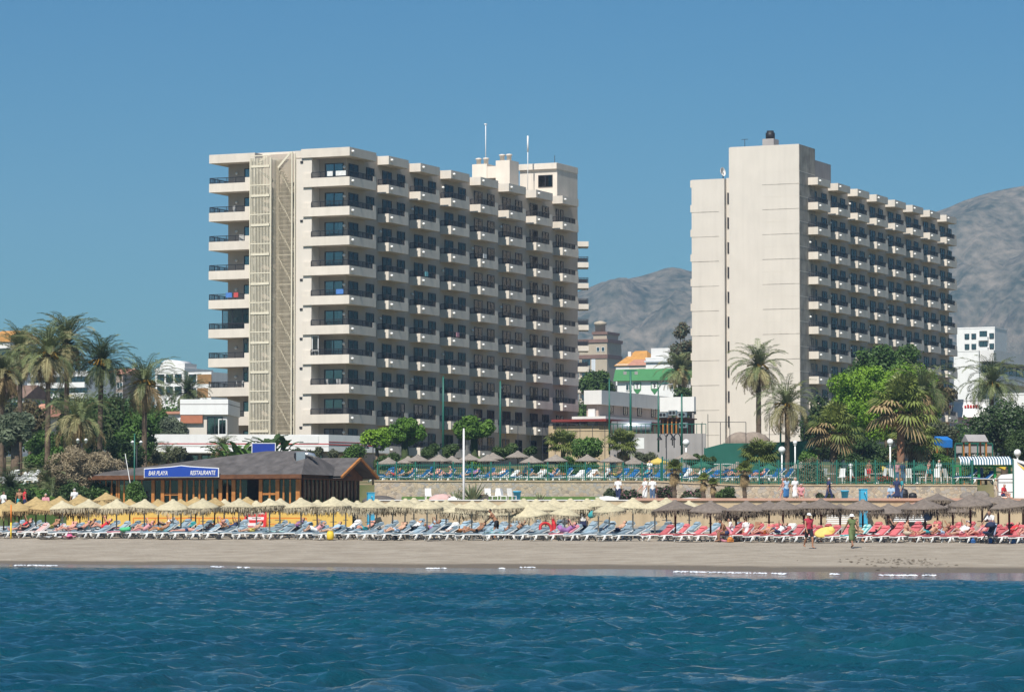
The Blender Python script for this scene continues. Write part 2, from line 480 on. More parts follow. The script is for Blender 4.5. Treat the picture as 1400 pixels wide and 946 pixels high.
# thin broken line of foam where the wavelets run up
foam = mat('foam', (.66, .69, .73), .8, .05, 6)
V, Q = [], []
rf = random.Random(4)
def foam_strip(x0, x1, off, wid, dens):
    x = x0
    while x < x1:
        nz_ = float(fbm(np.array([x * .9]), np.array([off * 7.0]), 3, 3)[0])
        if nz_ > .62 - dens * .45 and rf.random() < .8:
            ky, _ = shore_keys(x); Y = float(ky[2] + wig(x)) + off + 4 * wid * (float(fbm(np.array([x * .22]), np.array([off]), 2, 8)[0]) - .4) + rf.uniform(-.3, .3) * wid
            l = rf.uniform(.05, .16); w = wid * rf.uniform(.06, .32)
            o = len(V); z = .07 + max(0, sz(x, Y))
            n = 7
            for j in range(n):
                a = 2 * PI * j / n; k = rf.uniform(.6, 1.1)
                V.append((x + l * k * math.cos(a), Y + w * k * math.sin(a), z + rf.uniform(0, .05)))
            V.append((x, Y, z + .07))
            for j in range(n): Q.append((o + j, o + (j + 1) % n, o + n))
        x += rf.uniform(.03, .09)
for px0, px1, off, wid, dens in ((0, 46, -15, .7, .35), (68, 124, -9, 1.5, .75), (180, 196, -16, .6, .5), (315, 435, -9, 1.0, .6), (430, 470, -12, .6, .2), (905, 1110, -12, 1.0, .62), (1110, 1215, -14, .7, .35), (1348, 1380, -16, 2.2, .85), (1320, 1335, -18, .8, .4), (712, 730, 0, .5, .5), (560, 700, -5, .4, .08)):
    Yb = 160
    x0 = (px0 - 700) / F * (177 - 41 * px0 / 1400); x1 = (px1 - 700) / F * (177 - 41 * px1 / 1400)
    foam_strip(x0, x1, off, wid, dens)
T(put('shore_foam', np_mesh('shore_foam', np.array(V), np.array(Q), foam)), kind='stuff')

# the last sheet of a spent wave: smooth thin water over wet sand
m, nt_, b = _new('swash_water'); N, L = nt_.nodes, nt_.links
b.inputs['Base Color'].default_value = (.10, .12, .17, 1); b.inputs['Roughness'].default_value = .12; b.inputs['IOR'].default_value = 1.33  # lavender-blue base colour carries the sky's sheen on the film
ge = N.new('ShaderNodeNewGeometry'); n1 = N.new('ShaderNodeTexNoise'); n1.inputs['Scale'].default_value = 1.2; n1.inputs['Detail'].default_value = 4
L.new(ge.outputs['Position'], n1.inputs['Vector']); bp = N.new('ShaderNodeBump'); bp.inputs['Strength'].default_value = .35; bp.inputs['Distance'].default_value = .08
L.new(n1.outputs['Fac'], bp.inputs['Height']); L.new(bp.outputs['Normal'], b.inputs['Normal'])
xs_ = np.arange(-60, 60.1, .35); V, Q = [], []
kk = np.array([shore_keys(x)[0][2] for x in xs_]) + wig(xs_)
inn = kk + .5 + .8 * (fbm(xs_ * .2, xs_ * 0, 3, 5) - .3); outw = kk - 2 - 34 * fbm(xs_ * .09, xs_ * 0 + 3, 3, 15) * np.interp(xs_, [-60, -20, 0, 20, 60], [.45, .5, .9, 1.25, 1.2])
for j in range(7):
    t = j / 6; yy = outw + (inn - outw) * t; zz = np.maximum(sand_z(xs_, yy) + .025, .045 if j else .02)
    V += list(zip(xs_, yy, zz))
n_ = len(xs_)
for j in range(6):
    for i in range(n_ - 1): a = j * n_ + i; Q.append((a, a + 1, a + 1 + n_, a + n_))
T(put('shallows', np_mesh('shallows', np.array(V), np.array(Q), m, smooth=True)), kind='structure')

# mountains
m, nt_, b = _new('mountain_scrub'); N, L = nt_.nodes, nt_.links
ge = N.new('ShaderNodeNewGeometry')
n1 = N.new('ShaderNodeTexNoise'); n1.inputs['Scale'].default_value = .022; n1.inputs['Detail'].default_value = 12; n1.inputs['Roughness'].default_value = .74
n2 = N.new('ShaderNodeTexNoise'); n2.inputs['Scale'].default_value = .11; n2.inputs['Detail'].default_value = 6
L.new(ge.outputs['Position'], n1.inputs['Vector']); L.new(ge.outputs['Position'], n2.inputs['Vector'])
ad = N.new('ShaderNodeMath'); ad.operation = 'MULTIPLY_ADD'; ad.inputs[1].default_value = .45; L.new(n2.outputs['Fac'], ad.inputs[0])
ml = N.new('ShaderNodeMath'); ml.operation = 'MULTIPLY'; ml.inputs[1].default_value = .6; L.new(n1.outputs['Fac'], ml.inputs[0]); L.new(ml.outputs[0], ad.inputs[2])
rp = N.new('ShaderNodeValToRGB'); e = rp.color_ramp.elements
e[0].position = .42; e[0].color = (.04, .055, .035, 1); e[1].position = .66; e[1].color = (.27, .225, .17, 1)
bp = N.new('ShaderNodeBump'); bp.inputs['Strength'].default_value = 1; bp.inputs['Distance'].default_value = 7; L.new(n1.outputs['Fac'], bp.inputs['Height']); L.new(bp.outputs['Normal'], b.inputs['Normal'])
L.new(ad.outputs[0], rp.inputs['Fac']); L.new(rp.outputs['Color'], b.inputs['Base Color']); b.inputs['Roughness'].default_value = 1; b.inputs['Specular IOR Level'].default_value = 0
def crest(px):
    return np.interp(px, [-800, 200, 560, 700, 795, 820, 860, 885, 900, 915, 930, 948, 1010, 1100, 1200, 1280, 1340, 1400, 1480, 1700, 2400],
                     [640, 600, 520, 432, 396, 383, 376, 371.5, 369, 366, 367.5, 373, 372, 345, 312, 286, 264, 252, 240, 235, 300])
def mount_fz(X, Y):
    Yc = 3000.0
    px = X / Yc * F + 700
    zc = (727 - crest(px)) / F * Yc * 1.004
    t = np.clip((Y - 2300) / (Yc - 2300), 0, 1)
    back = np.clip((Y - Yc) / 500, 0, 1)
    z = 26 + (zc - 26) * (t ** 1.25) * (1 - .5 * back)
    rid = np.abs(fbm(X * .0055 + 3, Y * .004, 5, 51) * 2 - 1)
    rid2 = np.abs(fbm(X * .018 + 7, Y * .013, 5, 61) * 2 - 1)
    amp = np.sin(np.clip(t, 0, 1) * PI) ** .8
    z = z + amp * (120 * (.26 - rid) + 46 * (.28 - rid2)) * np.clip(zc / 200, .2, 1.3) + (1 - back) * t * 9 * (fbm(X * .02, Y * .02, 4, 71) - .5)
    return np.maximum(z, 24)
T(sheet('mountains', np.arange(-1300, 1301, 7.), np.arange(2290, 3501, 9.), mount_fz, m), kind='structure')

# air: one even, closed box of pale haze
HAZE = True
if HAZE:
    mb = MB(); mb.box(-2600, 2600, -320, 4100, -8, 385)
    m, nt_, b = _new('haze_air'); N, L = nt_.nodes, nt_.links
    N.remove(b)
    pv = N.new('ShaderNodeVolumePrincipled'); pv.inputs['Color'].default_value = (.48, .71, 1, 1); pv.inputs['Density'].default_value = .00015; pv.inputs['Anisotropy'].default_value = 0
    L.new(pv.outputs[0], N['Material Output'].inputs['Volume'])
    T(mb.obj('haze', m), kind='stuff')
# ------------------------------------------------------------------ the two hotels
D1 = Vector((2072, 4650, 0)).normalized()            # along the long balcony front, away from the sea
D2 = Vector((-D1.y, D1.x, 0))                        # along the end wall, to the left
ANG = math.atan2(D1.y, D1.x)
SH = 2.9                                             # storey height
PAR, BD, BL, BP = .86, 1.25, 4.57, 7.37              # parapet depth, balcony depth, length, pitch

def mesh_balcony(L=BL, D=BD, par=PAR):
    """open tray: floor, front and two end parapets. x along the wall 0..L, y from -D (front) to 0 (wall); z=0 parapet top"""
    t = .13; mb = MB()
    mb.box(t, L - t, -D + t, 0, -par + .004, -par + .26)
    mb.box(0, L, -D, -D + t, -par, 0); mb.box(0, t, -D + t, 0, -par, 0); mb.box(L - t, L, -D + t, 0, -par, 0)
    return mb.mesh('balcony', M_['cream_slab'])
def rail_run(mb, a, b, z0=0.0, h=.56, step=.125):
    a, b = Vector(a), Vector(b); d = (b - a); n = max(1, int(d.length / step)); u = d.normalized()
    mb.bar(a + Vector((0, 0, z0 + h)), b + Vector((0, 0, z0 + h)), .06); mb.bar(a + Vector((0, 0, z0 + .09)), b + Vector((0, 0, z0 + .09)), .035)
    for i in range(n + 1):
        p = a + d * (i / n); w = .055 if i % 8 == 0 or i == n else .022
        mb.bar(p + Vector((0, 0, z0)), p + Vector((0, 0, z0 + h)), w, up=(1, 0, 0))
def mesh_rail():
    mb = MB(); y = -BD + .065
    rail_run(mb, (.065, -.05, 0), (.065, y, 0)); rail_run(mb, (.065, y, 0), (BL - .84, y, 0))
    return mb.mesh('railing', M_['dark'])
def mesh_acbox():
    mb = MB(); mb.box(BL - .80, BL - .03, -BD + .03, -BD + .48, .003, .50)
    return mb.mesh('end_box', M_['cream_slab'])
def mesh_lamp():
    mb = MB(); mb.lathe([(.07, 0), (.13, .05), (.15, .13), (.12, .22), (.04, .27)], 10)
    me = mb.mesh('wall_lamp', M_['plastic'])
    me.transform(Matrix.Rotation(PI / 2, 4, 'X'))
    return me
def mesh_door(w, h, leaves=2):
    """dark frame with a dark panel behind, painted as the unlit room; x 0..w, front at y=-.07, z 0..h"""
    mb = MB(); f = .075
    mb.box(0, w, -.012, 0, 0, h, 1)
    mb.box(0, f, -.08, -.012, 0, h); mb.box(w - f, w, -.08, -.012, 0, h); mb.box(f, w - f, -.08, -.012, h - f, h); mb.box(f, w - f, -.08, -.012, 0, f)
    for i in range(1, leaves): mb.box(w * i / leaves - f * .6, w * i / leaves + f * .6, -.075, -.012, f, h - f)
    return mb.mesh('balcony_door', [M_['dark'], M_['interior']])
def mesh_pane(w, h):
    mb = MB(); mb.box(.075, w - .075, -.05, -.044, .075, h - .075); return mb.mesh('pane', GLASS)
def mesh_curtain(w, h, a, b, top=0.0):
    mb = MB(); n = max(3, int((b - a) * w / .16)); x0 = a * w + .08; x1 = b * w - .08
    pts = [(x0 + (x1 - x0) * i / (2 * n), -.016 - (.012 if i % 2 else 0)) for i in range(2 * n + 1)]
    vs = [(x, y, .08) for x, y in pts] + [(x, y, h - .08 - top) for x, y in pts]
    k = len(pts)
    mb.add(vs, [(i, i + 1, k + i + 1, k + i) for i in range(k - 1)])
    return mb.mesh('curtain', M_['curtain'])
ME = dict(balc=mesh_balcony(), rail=mesh_rail(), ac=mesh_acbox(), lamp=mesh_lamp(),
          door=mesh_door(2.05, 2.15), dpane=mesh_pane(2.05, 2.15), win=mesh_door(1.75, 1.35), wpane=mesh_pane(1.75, 1.35),
          ndoor=mesh_door(.75, 2.15, 1), npane=mesh_pane(.75, 2.15))
ME['win'].name = 'window'
ENDP = ME['dpane'].copy(); ENDP.materials.clear(); ENDP.materials.append(GLASS_END)
DC = [mesh_curtain(2.05, 2.15, a, b) for a, b in ((.02, .3), (.02, .5), (.5, .98), (.3, .98), (.7, .98))] + [None, None]
WC = [mesh_curtain(1.75, 1.35, a, b) for a, b in ((.02, .35), (.02, .55), (.5, .98), (.1, .98))] + [None, None]
rh = random.Random(3)

def add_door(hotel, x, y, z, kind='door', rz=0.0, label=None):
    me, pn, cs, nm = {'door': ('door', 'dpane', DC, 'balcony_door'), 'win': ('win', 'wpane', WC, 'window'), 'ndoor': ('ndoor', 'npane', [None], 'balcony_door')}[kind]
    d = put(nm, ME[me], hotel, (x, y, z), rz)
    put('pane', ME[pn] if not rz else ENDP, d)
    c = rh.choice(cs)
    if c is not None: put('curtain', c, d)
    return d
def add_balcony(hotel, x, y, z, lamp=True, rail=True):
    b = put('balcony' if rail else 'roof_canopy', ME['balc'], hotel, (x, y, z))
    if rail:
        put('railing', ME['rail'], b); put('end_box', ME['ac'], b)
    if lamp: put('wall_lamp', ME['lamp'], b, (.5, -BD, -.40))
    return b

def facade_bays(h, x_first, n, z0, rows, skip=lambda k, r: False, double=None):
    for k in range(n):
        x = x_first + BP * k
        add_balcony(h, x, 0, z0, rail=False)
        for r in range(1, rows + 1):
            z = z0 - SH * r; zf = z - PAR + .27
            if skip(k, r): 
                continue
            add_balcony(h, x, 0, z)
            if k == double:
                add_door(h, x + .95, 0, zf, 'ndoor'); add_door(h, x + 2.25, 0, zf, 'ndoor')
                if k == 0: add_door(h, x + 4.9, 0, zf + .8, 'win')
            else:
                add_door(h, x + 1.05, 0, zf); add_door(h, x + 4.45, 0, zf + .8, 'win')
            put('door_lamp', ME['lamp'], h, (x + .45, 0, zf + 1.75)) if (k + r) % 3 == 0 and k < 5 and r < 9 else None

# ---------------- left hotel. local frame: origin = W-plane corner (outer slab corner is at (0,-BD))
def corner(px, py, Y):
    p = P(px, py, Y); return p
c0 = corner(478, 201, 331)
Z0 = c0.z                                            # top of the roof canopies
o_ = Vector((c0.x, c0.y, 0)) + D2 * BD
hotel = empty('hotel', (o_.x, o_.y, 0), ANG, 'large cream hotel with a steel lattice fire stair on its sunlit end, behind the restaurant', 'hotel')
XE, YE = 60.2, 13.2                                  # wall: x 1.8..XE, y 0..YE
GB = 6.0
mb = MB()
mb.box(1.8, XE, 0, YE, GB, Z0 - .15)
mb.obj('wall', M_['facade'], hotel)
mb = MB(); mb.box(2.2, XE - .3, .3, YE - .3, Z0 - .15, Z0 + .12)
mb.obj('roof', M_['cream_slab'], hotel)
# end wall: smooth pier beside the stair
mb = MB(); mb.box(.2, 1.797, 3.0, 4.75, GB, Z0 - .9); mb.box(.25, 1.797, 9.3, 9.55, GB, Z0 - .9)
mb.obj('pier', M_['cream'], hotel)
for r in range(12):
    if r % 2 == 0 or r > 4:
        mb = MB(); mb.box(.12, .197, 3.95, 4.25, Z0 - SH * r - 1.35, Z0 - SH * r - 1.15); mb.obj('vent', M_['dark'], hotel)
# the two fascia pieces of the roof
mb = MB()
mb.extr([(0, -BD), (5.9, -BD), (5.9, -.003), (1.5, -.003), (1.5, 4.1), (0, 4.1)], 'z', Z0 - PAR, Z0)
fa = mb.obj('roof_canopy', M_['cream_slab'], hotel)
put('wall_lamp', ME['lamp'], fa, (.5, -BD, Z0 - .4))
mb = MB(); mb.box(0.35, 1.5, 4.1, 5.0, Z0 - .8, Z0 - .1); mb.box(0, 1.6, 9.25, 14.4, Z0 - PAR - .1, Z0 - .1); mb.box(1.6, 9, 13.2, 14.4, Z0 - PAR - .1, Z0 - .1)
mb.obj('roof_canopy', M_['cream_slab'], hotel)

def wrap_tray(z):
    """corner balcony: wraps the corner from the end wall (x=0 side) to the long front (y=-BD side)"""
    t = .13; mb = MB(); zb = z - PAR; L = 5.9; V_ = 3.9
    mb.extr([(t, -BD + t), (L - t, -BD + t), (L - t, -.003), (1.797, -.003), (1.797, 2.997), (t, 2.997)], 'z', zb + .004, zb + .26)
    mb.box(0, L, -BD, -BD + t, zb, z); mb.box(0, t, -BD + t, V_, zb, z); mb.box(L - t, L, -BD + t, -.003, zb, z)
    mb.box(-.003, .19, 3.0, 3.55, zb + .9, z + .47) if False else None
    return mb
def left_tray(z):
    t = .13; mb = MB(); zb = z - PAR - .1; A, B_ = 9.25, 14.4; z2 = z - .1
    mb.extr([(t, A), (1.797, A), (1.797, 13.203), (9, 13.203), (9, B_ - t), (t, B_ - t)], 'z', zb + .004, zb + .26)
    mb.box(0, t, A, B_, zb, z2); mb.box(t, 9, B_ - t, B_, zb, z2)
    return mb
for r in range(1, 11):
    z = Z0 - SH * r; zf = z - PAR + .27
    b = wrap_tray(z).obj('balcony', M_['cream_slab'], hotel, label='corner balcony wrapping round both fronts' if r == 1 else None)
    rl = MB()
    rail_run(rl, (.065, 2.95, z), (.065, -BD + .065, z)); rail_run(rl, (.065, -BD + .065, z), (5.2, -BD + .065, z))
    rl.obj('railing', M_['dark'], b)
    eb = MB(); eb.box(5.25, 5.87, -BD + .02, -BD + .45, z + .003, z + .5); eb.obj('end_box', M_['cream_slab'], b)
    eb = MB(); eb.box(.02, .5, 3.0 + .003, 3.9, z + .003, z + .48); eb.obj('end_box', M_['cream_slab'], b)
    put('wall_lamp', ME['lamp'], b, (.5, -BD, z - .4))
    # end wall: wide sliding door; long front: door and window
    add_door(hotel, 1.797, 2.35, zf, 'door', -PI / 2)
    add_door(hotel, 2.25, 0, zf); add_door(hotel, 6.1, 0, zf + .8, 'win')
    put('door_lamp', ME['lamp'], hotel, (1.797, -.02 + .2, zf + 1.75), -PI / 2)
    b = left_tray(z).obj('balcony', M_['cream_slab'], hotel)
    rl = MB(); rail_run(rl, (.065, 10.4, z - .1), (.065, 14.33, z - .1)); rail_run(rl, (.065, 14.33, z - .1), (8.9, 14.33, z - .1))
    rl.obj('railing', M_['dark'], b)
    eb = MB(); eb.box(.02, .5, 9.27, 10.35, z - .097, z + .40)
    eb.obj('end_box', M_['cream_slab'], b)
    add_door(hotel, 1.797, 11.35, zf - .1, 'door', -PI / 2)
    put('door_lamp', ME['lamp'], hotel, (1.797, 12.2, zf + 1.6), -PI / 2)
# glazed-in balconies seen on the end wall
for (ya, yb, r) in ((9.6, 13.0, 6), (9.6, 10.6, 7), (9.6, 10.6, 8), (2.3, 3.6, 7)):
    z = Z0 - SH * r - (.1 if ya > 5 else 0)
    f = MB(); x = .3
    for yy in np.linspace(ya, yb, 4 if yb - ya > 2 else 3): f.box(x, x + .07, yy - .035, yy + .035, z - .5, z + 1.92)
    for zz in (z - .45, z + .45, z + 1.88): f.box(x, x + .06, ya + .04, yb - .04, zz, zz + .07)
    fr = f.obj('glazed_screen', M_['white'] if ya < 5 else M_['dark'], hotel)
    g = MB(); g.box(x + .02, x + .03, ya, yb, z - .4, z + 1.88); g.obj('pane', GLASS, fr)
facade_bays(hotel, 8.71, 7, Z0, 10, skip=lambda k, r: r == 10 and k >= 4, double=6)
for k in range(4, 7):
    for dx, kd in ((1.05, 'win'), (4.45, 'win')): add_door(hotel, 8.71 + BP * k + dx, 0, Z0 - SH * 10.0 + .1, kd)
# escape stair: bright barred cage, then a recessed meshed bay
cage = MB()
x0, ya, yb = -.9, 6.95, 9.25
for i in range(15):
    y = ya + (yb - ya) * i / 14; w = .12 if i in (0, 14) else .07
    cage.bar((x0, y, GB), (x0, y, Z0 - .75), w, up=(1, 0, 0))
for xx in np.linspace(x0, .9, 9)[1:]:
    cage.bar((xx, yb, GB), (xx, yb, Z0 - .75), .05, up=(1, 0, 0)); cage.bar((xx, ya, GB), (xx, ya, Z0 - .75), .05, up=(1, 0, 0))
for r in range(0, 12):
    z = Z0 - SH * r - 1.6
    cage.obox((x0 - .05, (ya + yb) / 2, z), (.05, 0, 0), (0, (yb - ya) / 2 - .12, 0), (0, 0, .11))
    cage.obox((x0 - .03, (ya + yb) / 2, z + 1.05), (.03, 0, 0), (0, (yb - ya) / 2, 0), (0, 0, .05))
st = cage.obj('stair_cage', M_['steel'], hotel)
fl = MB()
for r in range(1, 12):
    z = Z0 - SH * r - 1.75
    fl.box(x0 + .1, .9, ya + .05, yb - .05, z - .08, z)
    for s_, xx in ((1, x0 + .45), (-1, .4)):
        a = Vector((xx, ya + .15, z if s_ > 0 else z + SH / 2)); b_ = Vector((xx, yb - .15, z - SH / 2 if s_ < 0 else z + SH / 2))
        if s_ < 0: b_.z = z + SH
        fl.obox((a + b_) / 2, (.32, 0, 0), (b_ - a) / 2, (0, 0, .05))
        for q in range(8):
            p = a.lerp(b_, (q + .5) / 8); fl.box(p.x - .33, p.x + .33, p.y - .12, p.y + .12, p.z, p.z + .05)
fl.obj('stair_flight', M_['steel'], st)
ms = MB(); ya2, yb2, xm = 4.75, 7.1, .1
for i in range(17):
    y = ya2 + .3 + (yb2 - ya2 - .3) * i / 16; ms.bar((xm, y, GB), (xm, y, Z0 - .9), .05, up=(1, 0, 0))
z = GB + .2
while z < Z0 - 1: ms.bar((xm, ya2 + .3, z), (xm, yb2, z), .03); z += .42
me_ = ms.obj('mesh_screen', M_['mesh'], hotel)
dg = MB()
for r in range(1, 12):
    z = Z0 - SH * r - 1.7
    dg.bar((xm + .35, yb2 - .2, z + SH), (xm + .35, ya2 + .5, z + .2), .10); dg.bar((xm + .35, ya2 + .35, z + .1), (xm + .35, yb2, z + .1), .08)
    for q in range(9):
        t = q / 9; yy = yb2 - .2 + (ya2 + .7 - yb2) * t; dg.box(xm + .3, xm + 1.2, yy - .13, yy + .13, z + SH - .06 + (.2 - SH) * t, z + SH + (.2 - SH) * t)
dg.obj('stair_flight', M_['steel'], me_)
sp = MB(); sp.bar((xm - .1, ya2 + .32, GB), (xm - .1, ya2 + .32, Z0 - .2), .14, up=(1, 0, 0)); sp.bar((xm - .1, ya2 + .02, GB), (xm - .1, ya2 + .02, Z0 - .4), .1, up=(1, 0, 0))
sp.box(xm + .02, 1.797, ya2 + .004, ya2 + .05, GB, Z0 - 1)
# open hatches of the cage at the top
sp.obox((-.5, 8.0, Z0 - .95), (.03, 0, 0), (0, -.4, .33), (0, .06, .06)); sp.obox((-.45, 8.3, Z0 - .95), (.03, 0, 0), (0, -.4, .33), (0, .06, .06))
sp.obox((-.1, 5.9, Z0 - 1.0), (.03, 0, 0), (0, -.7, .72), (0, .07, .07))
sp.obj('stair_post', M_['steel'], hotel)
# roof structures
ph = MB(); ph.box(54.3, XE, .004, 4.6, Z0 - .1, Z0 + 3.9); ph.box(54.0, XE, -.05, 4.75, Z0 + 3.2, Z0 + 3.85)
p_ = ph.obj('penthouse', M_['cream_slab'], hotel)
d = put('window', ME['win'], p_, (54.297, 2.3, Z0 + 1.2), -PI / 2); put('pane', ME['wpane'], d)
for (ya, yb, zt, x) in ((6.2, 8.0, 3.9, 48.8), (3.4, 5.1, 4.2, 48.8)):
    c = MB(); c.box(x, x + 2.5, ya, yb, Z0 + .1, Z0 + zt - .4)
    ch = c.obj('chimney', M_['cream_slab'], hotel)
    for q in (.25, .75):
        v = MB(); v.lathe([(.26, 0), (.26, .55), (.36, .58), (.36, .72), (.1, .78)], 10, (x + .8, ya + (yb - ya) * q, Z0 + zt - .4))
        v.obj('vent_cap', M_['cream_slab'], ch)
c = MB(); c.box(48.9, 51, 5.1, 6.2, Z0 + .1, Z0 + 1.2); c.box(48.9, 51, 5.1, 6.2, Z0 + 1.9, Z0 + 3.2); c.obj('chimney_link', M_['cream_slab'], hotel)
for (x, y, zt, zb) in ((49.6, 6.7, 8.0, 3.8), (52.0, 2.6, 6.7, .1), (55.0, .6, 4.8, .1)):
    a = MB(); a.tube([(x, y, Z0 + zb), (x, y, Z0 + zt)], .05 if zt > 5 else .035, 5, m=0)
    if zt > 7: a.box(x - .12, x + .12, y - .12, y + .12, Z0 + zt, Z0 + zt + .12)
    if 6 < zt < 7: a.tube([(x, y, Z0 + 5.0), (x, y, Z0 + 6.8)], .09, 6)
    a.obj('antenna', M_['white'] if zt > 5 else M_['dark'], hotel)

# what guests left on their balconies
def hworld(x, y, z): q = o_ + D1 * x + D2 * y; return (q.x, q.y, z)
HT = [mat('towel_' + n_, c_, .9, .1, 4) for n_, c_ in (('white', (.72, .71, .69)), ('blue', (.08, .2, .5)), ('red', (.5, .08, .08)), ('aqua', (.2, .5, .55)), ('pink', (.6, .3, .35)))]
def rail_towel(x, y, r, k, w, side, label):
    z = Z0 - SH * r + .57; q = MB()
    if side == 'end': q.box(-.02, .03, -w / 2, w / 2, -.45, .02); q.box(.03, .07, -w / 2, w / 2, -.25, .03)
    else: q.box(-w / 2, w / 2, -.03, .02, -.45, .02); q.box(-w / 2, w / 2, .02, .06, -.25, .03)
    T(q.obj('towel', HT[k], None, hworld(x, y, z), ANG), label, 'towel', 'towels on the hotel balconies')
rail_towel(0, -.3, 1, 0, 1.1, 'end', 'white towel over the top corner balcony rail')
rail_towel(0, .9, 1, 0, .6, 'end', 'small white cloth on the top corner balcony rail')
rail_towel(.02, -.2, 5, 1, .8, 'end', 'blue beach towel on a corner balcony rail, fifth below the roof')
rail_towel(0, 12.1, 5, 1, .7, 'end', 'blue towel on a left end balcony rail, fifth below the roof')
rail_towel(0, 11.3, 5, 2, .5, 'end', 'red towel next to the blue one on the left end balcony')
rail_towel(17.6, -BD + .03, 4, 3, .7, 'front', 'aqua towel on a long front balcony rail near the corner')
rail_towel(25.2, -BD + .03, 6, 4, .7, 'front', 'pink towel on a long front balcony rail')
rail_towel(32.0, -BD + .03, 3, 0, .8, 'front', 'white towel on a long front balcony rail, third below the roof')
def balcony_chair(x, y, r, rz, label):
    z = Z0 - SH * r - PAR + .27; rt = empty('chair', hworld(x, y, z), ANG + rz, label, 'chair', 'white chairs on the hotel balconies')
    q = MB(); q.box(-.24, .24, -.24, .24, .40, .45); q.obj('seat', M_['plastic'], rt); q = MB(); q.obox((0, .25, .78), (.24, 0, 0), (0, .02, 0), (0, .06, .36)); q.obj('backrest', M_['plastic'], rt)
    for a in (-.22, .22):
        for b in (-.22, .22): q = MB(); q.bar((a, b, 0), (a, b, .40), .05, up=(1, 0, 0)); q.obj('leg', M_['plastic'], rt)
for x, y, r, rz, lb in ((.6, 2.5, 7, .4, 'white chair behind the glass screen of a corner balcony'), (.6, 11.6, 2, 1.0, 'white chair on a left end balcony, second below the roof'), (.6, 11.0, 3, 2.0, 'white chair on a left end balcony, third below the roof'), (.6, 11.2, 8, .5, 'left white chair on the low left end balcony'), (.6, 10.7, 8, 2.2, 'right white chair on the low left end balcony'), (.7, 1.2, 8, .8, 'white chair on the eighth corner balcony below the roof'), (.7, .4, 8, 2.5, 'second white chair on the eighth corner balcony')):
    balcony_chair(x, y, r, rz, lb)

# ---------------- right hotel
c1 = P(1092, 197, 392.2)
tower = empty('hotel', (c1.x, c1.y, 0), ANG, 'cream hotel with a tall windowless grooved end wall, behind the tall date palms', 'hotel')
Z1 = Z_at(243, 395); ZT = c1.z; GB2 = 8.5
mb = MB(); mb.box(.0, 5.6, 0, 8.45, GB2, ZT)
eb = MB(); eb.box(.0, 5.6, 9.2, 13.3, GB2, Z1 - .02)
cl = MB(); cl.box(.003, 5.6, -.06, 0, GB2, ZT - .02)
for r in range(0, 12):
    z = Z1 - SH * r - 1.0
    mb.box(-.012, .0, -.0, 4.5, z, z + .07, 1)
    if r > 0: eb.box(-.012, .0, 9.9, 13.3, z, z + .07, 1)
    cl.box(.01, 5.6, -.072, -.06, z, z + .05); mb.box(-.006, .0, .0, 4.5, z + 1.5, z + 1.53, 2); cl.box(.01, 5.6, -.07, -.06, z + 1.45, z + 1.53, 1)
mb.obj('stair_tower', [M_['cream'], M_['clad'], M_['cream_slab']], tower)
eb.obj('end_block', [M_['cream'], M_['clad']], tower); cl.obj('panel_cladding', [M_['clad'], M_['cream']], tower)
mb = MB(); mb.box(.7, 5.5, 8.45, 9.2, GB2, Z1 + .1); mb.box(.0, .12, 8.453, 8.62, GB2, ZT - .05)
mb.obj('recess', M_['cream'], tower)
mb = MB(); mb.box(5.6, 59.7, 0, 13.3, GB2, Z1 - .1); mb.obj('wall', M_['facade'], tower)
mb = MB(); mb.box(2.5, 16, 1.5, 7, Z1 - .1, Z_at(219, 402)); mb.obj('penthouse', M_['grey'], tower)  # grey colour carries the shade on this block
for r in range(0, 11):
    z = Z1 - SH * r - 2.9
    f = MB(); f.box(.60, .70, 8.68, 9.02, z, z + 1.25); f.box(.57, .61, 8.64, 8.68, z - .04, z + 1.29); f.box(.57, .61, 9.02, 9.06, z - .04, z + 1.29)
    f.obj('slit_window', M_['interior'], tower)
facade_bays(tower, 3.1, 8, Z1, 9, double=0)
# balconies of the far long side, seen edge on
mir = ME['balc']
for r in range(0, 10):
    z = Z1 - SH * r
    b = put('balcony', mir, tower, (5.2, 12.45, z), PI); 
    if r: put('railing', ME['rail'], b)
c = MB(); c.box(2.6, 4.4, 4.0, 5.4, ZT, ZT + 1.1); ch = c.obj('chimney', M_['grey'], tower)
c = MB(); c.lathe([(.55, 0), (.55, .75), (.42, .8), (.42, 1.0)], 12, (3.4, 4.7, ZT + 1.1)); c.obj('cowl', M_['black'], ch)
c = MB(); c.tube([(1, 7.0, ZT), (1, 7.0, ZT + 1.0)], .035, 5); c.bar((1, 6.6, ZT + .95), (1, 7.4, ZT + .95), .05); c.obj('antenna', M_['dark'], tower)
c = MB()
for j in range(7):
    pass
c.lathe([(.02, -.15), (.22, -.12), (.4, -.04), (.52, .08), (.54, .08), (.4, -.07), (.22, -.15), (.02, -.18)], 18)
dish = c.obj('satellite_dish', M_['white'], tower, (1.6, 10.0, Z1 + .95)); dish.rotation_euler = (0, math.radians(-80), 1.35)
c = MB(); c.tube([(1.75, 10.0, Z1 - .05), (1.75, 10.0, Z1 + .9)], .06, 6); c.obj('dish_mast', M_['dark'], tower)
